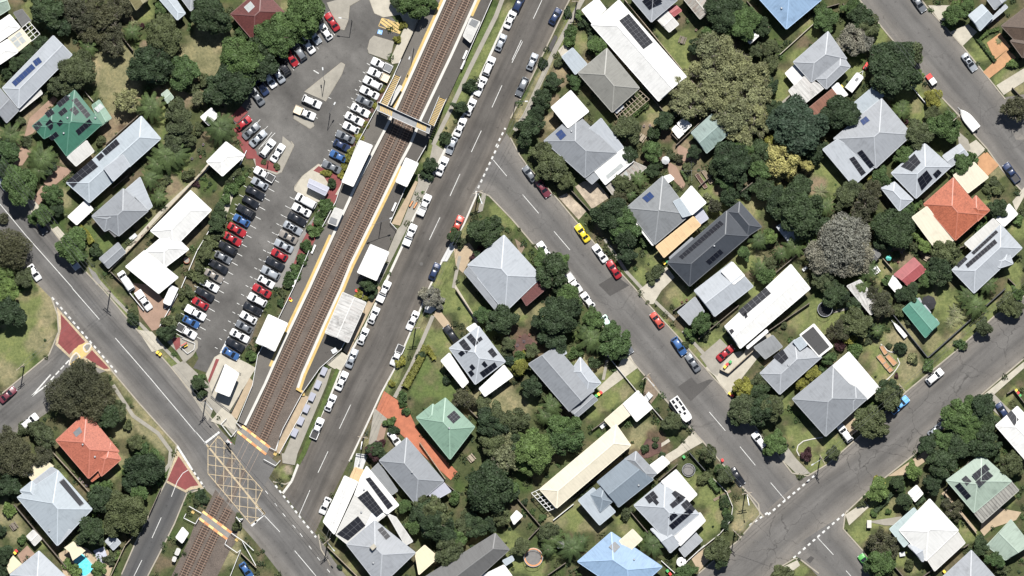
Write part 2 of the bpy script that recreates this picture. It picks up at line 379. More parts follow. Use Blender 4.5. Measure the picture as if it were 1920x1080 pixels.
lawn('b', 1530,345,20, 1285,290,34, 1270,320,18, 1350,355,12); lawn('s', 1250,255,20, 1230,300,24)
lawn('g', 1640,70,26, 1710,185,34, 1735,215,22, 1600,130,22, 1820,110,16, 1850,92,26, 1880,150,18, 1660,50,18, 1760,190,20, 1590,120,16, 1655,350,20, 1610,410,16)
lawn('d', 1905,160,26, 1885,300,24, 1870,320,20); lawn('g', 1910,430,20, 1900,510,20, 1860,570,16, 1900,540,18, 1845,390,14)
lawn('g', 1540,595,38, 1500,600,28, 1575,580,28, 1665,690,55, 1640,645,32, 1690,720,26, 1760,560,32, 1800,590,40, 1750,645,28, 1660,480,32, 1650,505,28, 1740,600,28, 1720,540,20); lawn('d', 1700,640,38, 1705,690,26, 1790,640,20)
lawn('b', 1680,455,22, 1735,465,20, 1700,490,18); lawnline('g', 1862,592, 1720,735, 13); lawnline('d', 1720,735, 1640,800, 10)
lawn('g', 1560,850,34, 1510,830,32, 1535,872,26, 1490,815,22, 1470,750,20, 1480,700,16); lawnline('g', 1902,730, 1868,775, 8)
lawn('g', 1610,1000,28, 1650,965,30, 1670,945,22, 1690,1040,24, 1885,930,22, 1625,980,22, 1815,1000,20, 1500,1070,18, 1710,1060,20); lawn('s', 230,240,10)
lawn('s', 975,640,34, 960,615,20, 1235,830,26, 1190,855,14, 1000,640,24, 1010,660,20); lawn('p', 980,640,14, 1720,455,10, 1680,445,8)
lawn('g', 660,1070,20, 625,1035,10, 530,885,14, 515,875,10); lawn('d', 440,1000,20, 430,1040,20, 400,1060,14); lawn('p', 540,880,9)
lawn('g', 690,830,10, 1010,505,10, 1180,440,14, 1195,560,10); lawn('d', 100,10,12); lawn('g', 330,165,14, 310,220,24, 470,5,14, 540,10,14)
def ground():
    st = .55; x0, x1, y0, y1 = -136, 136, -82, 82
    nx, ny = int((x1 - x0) / st) + 1, int((y1 - y0) / st) + 1
    xs, ys = np.linspace(x0, x1, nx), np.linspace(y0, y1, ny); X, Y = np.meshgrid(xs, ys)
    col = np.empty((ny, nx, 3)); col[:] = (.050, .060, .026)
    # soil and leaf litter show here and there in the gardens
    def vn(sc, seed):
        r = np.random.default_rng(seed); g = r.random((int(170 / sc) + 4, int(280 / sc) + 4))
        gx, gy = (X - x0) / sc, (Y - y0) / sc; i, j = gx.astype(int), gy.astype(int); fx, fy = gx - i, gy - j
        fx, fy = fx * fx * (3 - 2 * fx), fy * fy * (3 - 2 * fy)
        return (g[j, i] * (1 - fx) + g[j, i + 1] * fx) * (1 - fy) + (g[j + 1, i] * (1 - fx) + g[j + 1, i + 1] * fx) * fy
    n1 = vn(6, 1) * .6 + vn(2.2, 2) * .4
    w = np.clip((n1 - .60) / .2, 0, 1)[..., None]; col = col * (1 - w) + np.array((.095, .078, .050)) * w
    w = np.clip((.42 - n1) / .2, 0, 1)[..., None]; col = col * (1 - w) + np.array((.045, .066, .022)) * w
    wob = (vn(1.6, 5) - .5) * .5 + (vn(4, 6) - .5) * .5
    for k, cx, cy, r in BL:
        a = W(cx, cy); rr = r * S
        d = np.hypot(X - a[0], Y - a[1]) / rr + wob
        w = np.clip((1.05 - d) / .35, 0, 1)[..., None]; col = col * (1 - w) + np.array(GT[k]) * w
    dr = vn(3.2, 21) * .5 + vn(1.3, 22) * .3 + vn(9, 23) * .2
    w = (np.clip((dr - .53) / .16, 0, 1) * .62)[..., None]; col = col * (1 - w) + (col.mean(-1, keepdims=True) * np.array((1.75, 1.5, .9))) * w
    v = np.stack([X, Y, np.zeros_like(X)], -1).reshape(-1, 3)
    idx = np.arange(nx * ny).reshape(ny, nx)
    f = np.stack([idx[:-1, :-1], idx[:-1, 1:], idx[1:, 1:], idx[1:, :-1]], -1).reshape(-1, 4)
    me = bpy.data.meshes.new('ground'); me.vertices.add(len(v)); me.vertices.foreach_set('co', v.ravel())
    me.loops.add(f.size); me.loops.foreach_set('vertex_index', f.ravel().astype(np.int32))
    me.polygons.add(len(f)); me.polygons.foreach_set('loop_start', np.arange(0, f.size, 4, dtype=np.int32)); me.polygons.foreach_set('loop_total', np.full(len(f), 4, np.int32))
    me.update(); me.validate()
    ca = me.color_attributes.new('tint', 'FLOAT_COLOR', 'POINT')
    ca.data.foreach_set('color', np.concatenate([col.reshape(-1, 3), np.ones((nx * ny, 1))], 1).ravel().astype(np.float32))
    struct(ob('ground', me, M['ground']))
    # the suburb goes on beyond the picture
    mb = MB(); B = 1500
    mb.add([(-B, -B, -.05), (B, -B, -.05), (B, B, -.05), (-B, B, -.05)], [[0, 1, 2, 3]])
    m = grassmat('far_ground_cover', (.085, .088, .045)); struct(mb.ob('terrain', m))
ground()

# ---------------------------------------------------------------- roads
NE_A = s(-70,222, 0,310, 57,380, 97,430, 147,495, 195,545, 260,622, 322,690, 362,740, 410,802, 446,842, 480,870, 512,905, 560,965, 600,1010, 625,1050, 672,1110)
SW_A = s(-100,325, -50,385, -10,440, 50,510, 82,545, 97,560, 140,617, 207,692, 260,755, 305,805, 332,835, 382,915, 425,955, 480,1017, 527,1077, 560,1120)
road('road', NE_A, SW_A, M['roada'], .012)
LB = s(1000,-60, 985,-35, 957,20, 902,140, 870,215, 842,265, 807,337, 780,395, 755,460, 725,525, 680,622, 640,690, 615,752, 590,802, 565,855, 547,902, 530,925)
RB = s(1110,-60, 1085,-35, 1060,15, 997,145, 957,222, 935,290, 895,362, 870,420, 830,487, 807,535, 785,587, 742,687, 715,737, 685,802, 655,865, 627,920, 602,975, 590,1000)
road('road', LB, RB, M['roadb'], .017)
LC = s(880,372, 900,360, 917,367, 960,411, 1012,472, 1068,540, 1102,577, 1175,665, 1237,737, 1292,800, 1317,827, 1390,910, 1432,970, 1470,1010)
RC = s(950,250, 957,258, 975,292, 992,315, 1047,375, 1080,415, 1135,480, 1187,537, 1215,570, 1272,632, 1335,705, 1370,742, 1420,805, 1462,857, 1490,890, 1530,940)
road('road', LC, RC, M['roadc'], .022)
LD = s(1990,496, 1920,555, 1865,592, 1790,660, 1702,732, 1615,815, 1552,870, 1500,900, 1425,968, 1382,1015, 1310,1075, 1240,1130)
RD = s(2000,620, 1920,672, 1840,740, 1727,842, 1660,895, 1622,927, 1585,962, 1500,1030, 1480,1052, 1440,1082, 1390,1130)
road('road', LD, RD, M['roadd'], .027)
road('road', s(1480,1030, 1502,1052, 1522,1068, 1560,1110, 1590,1140), s(1585,962, 1581,992, 1620,1035, 1662,1092, 1690,1120), M['roadc'], .032)
LF = s(1570,-55, 1612,0, 1665,65, 1722,130, 1765,182, 1797,215, 1822,247, 1850,278, 1880,320, 1910,352, 1960,400)
RF = s(1700,-40, 1737,12, 1805,87, 1852,145, 1885,186, 1935,250, 1990,310)
road('road', LF, RF, M['roadc'], .012)
road('road', s(1870,184, 1900,180, 1990,165), s(1905,262, 1930,262, 1990,258), M['roadc'], .017)
road('road', s(335,840, 312,902, 287,950, 252,1022, 228,1077, 205,1130), s(384,914, 350,926, 327,982, 303,1030, 277,1080, 252,1130), M['roadg'], .022)
road('road', s(100,562, 108,590, 110,622, 92,665, 47,702, -5,745, -60,785), s(207,692, 175,705, 120,745, 87,775, 37,808, -10,850, -60,895), M['roada'], .027)
for p in (NE_A[:10], s(97,560, 108,590, 110,622, 92,665, 47,702, -5,745), SW_A[7:11], s(332,835, 312,902, 287,950, 252,1022, 228,1077), s(382,915, 350,926, 327,982, 303,1030, 277,1080),
          RB[:5], RC[1:14], LC[1:13], LD[1:7], RD[1:7], LF, RF[:5], s(1585,962, 1581,992, 1620,1035, 1662,1092), s(1457,1067, 1490,1047, 1502,1050, 1535,1075),
          s(1390,910, 1422,945, 1425,965, 1382,1015, 1310,1075), s(1420,805, 1462,857, 1485,887, 1515,892, 1552,870), s(547,902, 535,908, 512,903), s(597,1002, 602,1030, 620,1060)):
    kerb(p)
kerb(LB[2:18], M['kerbw'], .55); kerb(RB[6:15], M['kerbw'], .4)
# car park
CP = s(596,-30, 640,-30, 690,-5, 712,30, 735,32, 742,40, 715,60, 692,85, 690,100, 738,122, 712,170, 690,215, 662,262, 640,310, 625,345, 604,362, 586,400, 560,450, 520,520, 490,580, 470,640, 440,680, 412,668,
       392,700, 362,690, 372,672, 360,640, 335,636, 350,600, 385,530, 420,458, 455,395, 480,340, 478,300, 450,262, 436,222, 455,195, 500,130, 548,80, 600,40, 590,5)
sheet('car_park', CP, M['car'], .040)
sheet('car_park', s(585,-25, 605,-30, 690,-25, 680,5, 640,20, 612,8), M['car'], .043)
# footpaths, driveways and paving
def fp(*a, m='conc', n='footpath'): return sheet(n, s(*a), M[m])
def fq(*a, m='conc', n='footpath'): return sheet(n, q(*a), M[m])
def band(pts, w, m='conc', n='footpath'):
    L = []; Rr = []
    for i, p in enumerate(pts):
        a = pts[max(0, i - 1)]; b = pts[min(len(pts) - 1, i + 1)]; d = Vector((b[0] - a[0], b[1] - a[1])).normalized(); nn = (-d.y * w / 2, d.x * w / 2)
        L.append((p[0] + nn[0], p[1] + nn[1])); Rr.append((p[0] - nn[0], p[1] - nn[1]))
    return sheet(n, L + Rr[::-1], M[m])
band(s(945,-10, 930,30, 880,130, 845,205, 812,272), 8)
fp(800,325, 812,268, 838,285, 812,338, 800,352)
band(s(1094,-5, 1075,30, 1040,95, 1012,155, 985,215, 965,245), 9)
fp(1046,95, 1060,80, 1075,97, 1055,110, m='conc2', n='driveway'); fp(1026,92, 1040,65, 1046,70, 1034,98, m='carb', n='asphalt_patch')
band(s(212,722, 250,780, 296,812, 320,845, 318,870, 300,895), 7); band(s(175,515, 215,560, 265,610, 315,660, 345,690), 6)
fp(320,688, 345,676, 412,740, 390,790, 362,745, m='conc', n='driveway')
fp(52,378, 68,372, 75,392, 60,402, m='conc2', n='driveway'); fp(97,430, 108,424, 122,440, 112,448, m='conc2'); fp(165,500, 180,512, 190,530, 180,535, m='concd')
fp(247,530, 285,535, 305,560, 330,560, 308,615, 285,620, 262,590, m='pink', n='driveway'); fp(258,618, 285,622, 310,652, 285,660, m='conc2', n='driveway')
fp(30,290, 45,270, 62,280, 42,310, 20,312, m='pink', n='driveway'); fp(62,372, 105,310, 138,318, 100,350, 72,385, m='pink', n='driveway'); fp(55,222, 100,180, 108,186, 62,250, 45,258, m='pink', n='path')
band(s(210,500, 300,400, 370,335, 400,300), 7, 'conc2', 'path'); fp(410,385, 430,335, 445,345, 420,420, m='conc2', n='path')
band(s(1063,500, 1062,504), 5); band(s(1134,448, 1175,510, 1212,550), 6); band(s(1228,565, 1265,600), 6); band(s(1280,620, 1312,655), 6); band(s(1312,655, 1335,680), 7)
fp(1047,370, 1062,362, 1100,395, 1085,412, m='stain', n='driveway'); fp(1078,350, 1095,340, 1120,342, 1143,370, 1110,392, m='stain', n='driveway')
fp(1197,545, 1250,500, 1265,520, 1240,545, 1225,570, 1217,570, m='conc2', n='driveway'); fp(1322,690, 1345,670, 1400,655, 1440,620, 1455,640, 1420,672, 1365,742, 1340,705, m='conc2', n='driveway')
fp(1312,668, 1350,635, 1370,655, 1345,705, 1335,700, m='conc', n='driveway')
fp(1175,655, 1195,690, 1130,738, 1120,728, 1155,695, m='conc2', n='driveway'); fp(1128,712, 1136,675, 1141,675, 1134,712, m='conc', n='path')
fp(1215,700, 1237,735, 1215,765, 1205,745, m='dirt', n='driveway'); fp(1245,855, 1270,840, 1300,808, 1320,828, 1290,845, 1255,868, 1240,875, m='conc2', n='driveway')
fp(1295,1045, 1320,1022, 1330,1050, 1310,1072, m='tanp', n='driveway')
fp(1462,858, 1470,830, 1500,870, 1520,888, 1495,890, m='conc'); band(s(1466,830, 1490,862, 1512,885), 7)
fp(1665,893, 1735,845, 1745,858, 1700,890, m='tanp', n='driveway'); fp(1585,965, 1622,940, 1630,950, 1592,985, m='conc2')
fp(1625,978, 1690,968, 1690,985, 1660,985, m='conc', n='path'); fp(1838,745, 1920,678, 1920,690, 1850,752, m='conc2'); fp(1838,748, 1860,735, 1900,775, 1885,790, m='conc', n='driveway')
fp(1470,1062, 1495,1050, 1500,1060, 1480,1075, m='conc2')
fp(1740,10, 1785,10, 1770,40, 1760,36, m='conc2', n='driveway'); fp(1782,60, 1815,45, 1832,60, 1805,86, m='conc2', n='driveway'); fp(1843,135, 1890,92, 1905,108, 1855,147, m='orangel', n='driveway'); fp(1850,80, 1875,62, 1895,88, 1865,112, m='orangel', n='path')
fp(1868,160, 1920,128, 1925,150, 1882,178, m='conc2', n='driveway'); fp(1826,302, 1849,283, 1873,310, 1850,332, m='orangel', n='driveway'); fp(1797,283, 1830,262, 1848,280, 1830,297, m='conc2', n='driveway')
fp(1898,378, 1925,345, 1925,360, 1905,396, m='conc2', n='driveway')
fp(1795,245, 1815,262, 1820,280, 1800,290, m='conc', n='driveway'); fp(1570,790, 1600,775, 1612,805, 1590,822, m='tanp', n='driveway')
fp(850,460, 880,455, 890,470, 868,512, 855,500, m='tanp', n='driveway')
fp(812,590, 822,578, 850,615, 840,625, m='tanp', n='driveway'); band(s(852,535, 895,605), 5, 'conc2', 'path'); band(s(862,480, 850,540), 6); band(s(812,592, 770,690, 740,745), 7)
fp(720,733, 762,762, 785,810, 858,885, 845,900, 790,850, 705,770, m='orange', n='driveway'); fp(702,765, 726,785, 712,830, 688,850, m='conc', n='footpath'); fp(715,793, 726,795, 718,830, 706,825, m='pink', n='path')
fp(668,850, 690,852, 680,880, 660,895, m='concw'); fp(845,455, 853,465, 838,490, 826,490, m='concw', n='driveway'); fp(800,560, 812,545, 820,578, 808,588, 795,585, m='concw', n='driveway')
fp(904,362, 912,365, 905,395, 895,400, m='conc')

fp(965,447, 985,462, 975,480, m='dirt', n='driveway'); fp(1210,860, 1235,840, 1225,855, m='mulch', n='path')
band(s(1255,825, 1222,846), 6, 'conc2', 'path'); band(s(1338,938, 1370,920), 5, 'dirt', 'path')
fp(1250,300, 1268,312, 1285,345, 1280,355, 1255,330, m='pink', n='path'); fp(1270,270, 1300,285, 1295,300, 1270,305, m='pink', n='path')
fp(1845,948, 1915,960, 1905,975, 1860,990, 1845,1005, 1838,995, m='tanp', n='path'); fp(1765,925, 1772,920, 1832,995, 1828,998, m='tanp', n='path')

band(s(1540,590, 1590,578), 5, 'conc', 'path'); fp(1455,200, 1480,178, 1482,182, 1458,204, m='conc', n='path')
fp(970,635, 985,625, 1010,645, 1000,670, 975,665, 965,650, m='mulch', n='garden_bed'); fp(1213,822, 1240,830, 1240,848, 1205,860, 1195,850, m='mulch', n='garden_bed')
# car park islands, ramps and the paved area by the bridge

T(1, 0)
fq(845,-20, 1010,-20, 1130,90, 1260,130, 1240,200, 1140,380, 1090,470, 1020,480, 1010,440, 1120,190, 1080,110, 960,130, 890,100, m='conc2')
fq(855,300, 885,270, 1035,315, 1015,400, 985,450, 845,400, 838,370, m='conc')
fq(530,20, 640,-10, 820,-25, 700,45, 690,150, 660,225, 620,215, 600,180, m='conc'); fq(365,690, 640,470, 665,485, 640,560, 520,760, 480,740, m='conc', n='traffic_island'); fq(290,860, 420,905, 435,945, 405,965, 285,890, m='conc', n='traffic_island')
fq(985,640, 1040,560, 1080,580, 930,770, 860,870, 780,1080, 700,1160, 690,1060, 850,820, m='mulch', n='garden_bed')
T(1, 1)
fq(200,-60, 285,10, 190,210, 150,230, 0,170, -40,60, 30,100, 110,150, 190,60, m='conc', n='traffic_island'); fq(-10,60, 30,100, 110,130, 185,170, 160,215, 0,165, m='redp', n='garden_bed')
fq(290,330, 350,240, 470,150, 520,170, 640,300, 590,440, 500,440, 440,430, 360,400, 290,350, m='conc2', n='traffic_island'); fq(430,200, 470,165, 520,190, 650,220, 640,300, 560,440, 510,430, 545,300, 500,230, m='redp', n='garden_bed')
fq(510,440, 590,420, 600,480, 500,640, 280,930, 190,1080, 100,1080, 300,730, m='concd', n='path'); fq(540,380, 610,380, 590,470, 430,760, 270,930, 340,740, m='redp', n='garden_bed')
T(0, 0); fq(1735,870, 1810,795, 1860,840, 1780,920, 1760,910, m='redp', n='garden_bed')
T(0, 1); fq(1750,-120, 1800,-100, 1925,60, 1925,110, 1850,110, 1800,10, m='redp', n='garden_bed')
T(0, 2)
fq(1250,400, 1290,360, 1370,380, 1400,360, 1480,400, 1480,450, 1440,510, 1380,560, 1330,480, m='conc', n='traffic_island'); fq(1285,375, 1350,370, 1355,440, 1320,470, m='redp', n='garden_bed')
fq(1545,650, 1610,520, 1680,480, 1850,560, 1800,700, 1600,830, 1590,790, m='conc2'); fq(1560,690, 1620,530, 1645,535, 1570,715, m='redp', n='garden_bed'); fq(1800,620, 1850,560, 1920,600, 1700,960, 1600,830, m='conc2')
fq(1545,830, 1590,800, 1720,950, 1790,1060, 1760,1120, 1700,1050, m='conc')
# red thresholds at the side streets
T(0, 2)
sheet('road_marking', q(425,140, 450,170, 660,400, 845,620, 800,625, 640,560, 530,530, 415,425, 440,300), M['hatch'], .046)
sheet('red_threshold', q(455,195, 640,405, 560,455, 520,500, 435,415, 458,300), M['redp'], .050); sheet('red_threshold', q(640,520, 690,465, 820,605, 780,608, 700,560), M['redp'], .050)
T(0, 3)
sheet('road_marking', q(1325,140, 1340,145, 1420,260, 1530,425, 1440,430, 1395,455, 1240,375, 1290,250), M['hatch'], .046); sheet('red_threshold', q(1340,180, 1490,400, 1430,410, 1390,435, 1255,365, 1300,260), M['redp'], .050)
# asphalt patches
T(2, 1); sheet('asphalt_patch', q(650,1055, 770,980, 880,1060, 735,1140), M['carb'], .054)
T(2, 2); sheet('asphalt_patch', q(1245,740, 1345,670, 1390,720, 1480,685, 1510,690, 1440,760, 1340,850), M['carb'], .054)
T(3, 3); sheet('asphalt_patch', q(285,960, 320,930, 348,945, 315,985), M['carb'], .054)
T(1, 0); sheet('asphalt_patch', q(905,235, 940,205, 1080,250, 1045,320, 890,265), M['carb'], .054)

# ---------------------------------------------------------------- painted markings
ZM = .064
def marks(name, mat, *items):     # item: (points, width, dash)
    mb = MB()
    for it in items: pline(mb, it[0], it[1], ZM, it[2] if len(it) > 2 else None)
    return struct(mb.ob(name, mat))
WM = M['white']
T(0, 1); a1 = q(0,450, 190,680, 545,1080); T(0, 2); a2 = q(540,0, 745,235); a3 = q(865,375, 1130,680, 1470,1085); T(0, 3); a4 = q(1470,0, 1550,95); a5 = q(1550,95, 1920,545); T(1, 3); a6 = q(0,560, 180,750); a7 = q(290,890, 450,1080); a8 = q(0,350, 40,440)
marks('road_marking', WM, (a1 + a2, .16), (a3 + a4, .16), (a6, .14), (a7, .16), (q(70,440, 200,610, 330,760, 460,940, 560,1060), .16, (1.0, 2.6)))
marks('road_marking', M['hatch'], (a5 + s(497,963), .42))
T(0, 2); marks('road_marking', WM, (q(390,70, 890,650), .42, (.75, .75)), (q(235,815, 400,690), .3), (q(235,815, 380,650), .3), (q(380,690, 520,540), .3, (1.2, .5)))
T(1, 3); marks('road_marking', WM, (q(145,400, 450,790), .42, (.75, .75)), (q(320,630, 405,435), .14), (q(465,305, 540,145), .14), (q(-10,680, 60,618), .5))
T(0, 3); marks('road_marking', WM, (q(1325,100, 1430,265), .5), (q(1430,265, 1530,410), .42, (.75, .6)), (q(1535,85, 1645,0), .5), (q(1285,485, 1330,370, 1370,310, 1410,285), .14), (q(1140,795, 1210,640), .14), (q(1005,1080, 1065,960), .14), (q(1885,705, 1925,670), .5))
T(1, 2); marks('road_marking', WM, (q(625,1055, 710,875), .14))
T(1, 1); marks('road_marking', WM, (q(1300,718, 1380,550), .14), (q(1455,390, 1530,225), .14), (q(1615,60, 1690,-100), .14), (q(1645,375, 1820,0), .42, (.75, .75)), (q(1780,120, 1880,240), .14))
T(1, 0); marks('road_marking', WM, (q(1770,805, 1845,640), .14), (q(1920,450, 1990,300), .14), (q(1800,1100, 1870,960), .42, (.75, .75)))
T(2, 0); marks('road_marking', WM, (q(0,470, 80,310), .14), (q(160,140, 225,0), .14))
T(2, 1); marks('road_marking', WM, (q(80,380, 200,520), .14), (q(315,655, 435,795), .14))
T(2, 2); marks('road_marking', WM, (q(1480,930, 1600,1070), .14))
T(2, 3); marks('road_marking', WM, (q(1710,110, 1825,250), .14), (q(1780,700, 1925,600), .42, (.75, .75)))
T(3, 3); marks('road_marking', WM, (q(0,620, 370,310), .42, (.75, .75)), (q(20,380, 130,510), .14), (q(190,945, 600,590), .42, (.75, .75)), (q(370,790, 490,920), .14), (q(585,1040, 630,1090), .14))
# bay lines of the car park
mb = MB()
def bays(x0, y0, x1, y1, n, dx, dy):
    for i in range(n):
        x, y = x0 + (x1 - x0) * i / (n - 1), y0 + (y1 - y0) * i / (n - 1); strip(mb, (x, y), (x + dx, y + dy), .11, ZM)
bays(510,333, 358,640, 19, -36,-19); bays(548,372, 414,656, 18, 36,17); bays(692,121, 618,286, 13, 33,15); bays(628,66, 490,185, 10, -17,-26)
bays(585,168, 560,205, 2, 36,17); bays(462,250, 490,275, 3, 26,-26)
for a in (s(588,132, 598,138),): pline(mb, a, .25, ZM)
T(0, 2); pline(mb, q(1655,490, 1720,365), .5, ZM); T(1, 1); pline(mb, q(20,40, 120,-90), .11, ZM)
struct(mb.ob('road_marking', M['white']))
T(1, 0); mb = MB(); mb.box((*W(*q(930, 240)[0])[:2], ZM + .002), 1.1, 1.0, .002, R(-15)); struct(mb.ob('road_marking', plain('blue_paint', (.16, .33, .60), .6)))
mb = MB(); pline(mb, q(927,228, 927,240, 936,243, 940,252), .14, ZM + .006); pline(mb, q(921,238, 922,250, 932,253), .12, ZM + .01); struct(mb.ob('road_marking', M['white']))
# box junction on the level crossing
mb = MB(); box = s(410,817, 437,850, 462,884, 492,918, 480,943, 497,963, 470,982, 463,974, 390,888, 390,842, 410,817)
pline(mb, box, .2, ZM)
def inside(x, y, p):
    c = False
    for i in range(len(p)):
        (x0, y0), (x1, y1) = p[i], p[i - 1]
        if (y0 > y) != (y1 > y) and x < (x1 - x0) * (y - y0) / (y1 - y0) + x0: c = not c
    return c
def clipline(a, b, p, w, z):
    n = 120; run = None
    for i in range(n + 1):
        t = i / n; x, y = a[0] + (b[0] - a[0]) * t, a[1] + (b[1] - a[1]) * t; k = inside(x, y, p) and i < n
        if k and run is None: run = (x, y)
        if not k and run is not None: strip(mb, run, (x, y), w, z); run = None
for i in range(8): x = 390 + i * 15.2; clipline((x, 800), (x - 2, 1000), box, .16, ZM + .002)
for i in range(-3, 13): y = 800 + i * 17.5; clipline((380, y), (510, y + 17), box, .16, ZM + .004)
struct(mb.ob('road_marking', M['hatch']))

T(1, 0); yb = q(945,135, 1090,182, 1078,252, 920,195); mb = MB()
for i in range(-1, 7): x, y = q(905 + i * 34, 110 - i * 2)[0]; clipline((x - 10, y - 6), (x + 50, y + 38), yb, .52, ZM + .002)
pline(mb, yb + yb[:1], .16, ZM); struct(mb.ob('road_marking', M['yellowh']))
# manhole covers and service lids in the roads
T(0, 2); MH = q(1250, 850, 1000, 520); T(1, 1); MH += q(1500, 300, 1240, 900); T(2, 2); MH += q(1030, 480, 1420, 960); T(3, 2); MH += q(1500, 640); T(3, 3); MH += q(300, 470, 660, 280); T(3, 0); MH += q(1300, 420); T(1, 0); MH += q(700, 420, 560, 700)
mb = MB()
for x, y in MH: w = W(x, y); mb.cyl((w[0], w[1], .03), (w[0], w[1], .058), .42, .42, 16)
struct(mb.ob('manhole_cover', plain('cast_iron', (.06, .057, .052), .6)))

# kerbed islands
T(0, 2); sheet('road_marking', q(555,470, 590,430, 640,410, 690,425, 690,455, 640,510, 600,535, 560,560, 520,580, 525,535), M['yellowh'], .062)
kerb(q(625,440, 645,420, 672,416, 686,432, 668,468, 648,482, 632,470, 625,440), M['kerbw'], .28); kerb(q(518,580, 526,540, 548,505, 572,484, 588,497, 602,520, 565,548), M['kerbw'], .28)
sheet('traffic_island', q(632,442, 648,426, 670,424, 678,434, 662,464, 648,472), M['concd'], .09); sheet('traffic_island', q(526,570, 534,542, 552,512, 572,494, 590,515, 560,542), M['concd'], .09)
T(1, 0); kerb(q(365,690, 640,470, 665,485, 640,560, 520,760), w=.2); kerb(q(290,860, 285,890, 405,965, 435,945, 420,905), w=.2); kerb(q(838,370, 855,300, 885,270, 1035,315), w=.2); kerb(q(620,215, 660,225, 690,150, 700,45, 820,-25), w=.2); kerb(q(845,-20, 890,100, 960,130), w=.2)
T(1, 1); kerb(q(150,230, 190,210, 285,10, 262,-20), w=.2); kerb(q(290,350, 290,320, 350,240, 470,150), w=.2); T(0, 2); kerb(q(1400,360, 1480,400, 1480,450, 1440,510, 1380,560), w=.2); kerb(q(1545,650, 1610,520, 1680,480), w=.2)
# wheel-stop lines of the bays, seen beyond the car noses
mb = MB()
for a, b, n, dx, dy in (((512, 336), (366, 630), 18, 22, 12), ((548, 372), (408, 654), 18, -10, -6), ((692, 121), (612, 300), 12, -9, -5)):
    for i in range(n): x, y = a[0] + (b[0] - a[0]) * i / (n - 1), a[1] + (b[1] - a[1]) * i / (n - 1); strip(mb, (x, y), (x + dx * .5, y + dy * .5), .13, ZM + .001)
struct(mb.ob('road_marking', M['white']))
# ---------------------------------------------------------------- buildings
EJ = [0]
LOW = ('shed',)
def B(kind, color, *c, e=3.4, p=20, n='roof', src=False):
    pts = s(*c) if src else q(*c)
    EJ[0] += 1
    return dict(kind=kind, color=color, pts=pts, e=(e + .9 if e >= 2.9 else e + .25) + (EJ[0] % 7) * .021, p=p, n=n)
def prep(b):
    e = b['e']; P = [np.array(W(x, y, e)[:2]) for x, y in b['pts']]; hips = {'hip': {0, 1, 2, 3}, 'hg': {0, 2, 3}, 'gab': {0, 2}}.get(b['kind'], set())
    if area(P) < 0:
        if len(P) == 4: P = [P[1], P[0], P[3], P[2]]
        else: P = P[::-1]
        hips = {({0: 0, 1: 3, 2: 2, 3: 1}[h]) for h in hips}
    b['P'] = P; t = math.tan(R(b['p'])); pl = []
    n = len(P)
    def plane(i, tt, e0):
        A, Bq = P[i], P[(i + 1) % n]; d = (Bq - A) / np.linalg.norm(Bq - A); nn = np.array((-d[1], d[0]))
        return (tt * nn[0], tt * nn[1], e0 - tt * float(A @ nn))
    if b['kind'] in ('hip', 'hg', 'gab'): pl = [plane(i, t, e) for i in sorted(hips)]
    elif b['kind'] == 'skl':       # falls from edge 0 to edge 2
        w = abs((P[2] - P[0]) @ np.array((-(P[1] - P[0])[1], (P[1] - P[0])[0])) / np.linalg.norm(P[1] - P[0])); sl_ = math.tan(R(min(b['p'], 6)))
        pl = [(lambda q_: (-q_[0], -q_[1], e + sl_ * w - (q_[2] - e) - 0 * e))(plane(0, sl_, e))]
        A = pl[0]; P0 = P[0]; z0 = A[0] * P0[0] + A[1] * P0[1] + A[2]; pl = [(A[0], A[1], A[2] + (e + sl_ * w - z0))]
    else: pl = [(0.0, 0.0, e)]
    b['planes'] = pl; b['hips'] = hips; return b
def zat(b, x, y): return min(a * x + c * y + d for a, c, d in b['planes'])
def inpoly(P, x, y): return inside(x, y, [tuple(p) for p in P])
GUT = M['trim']
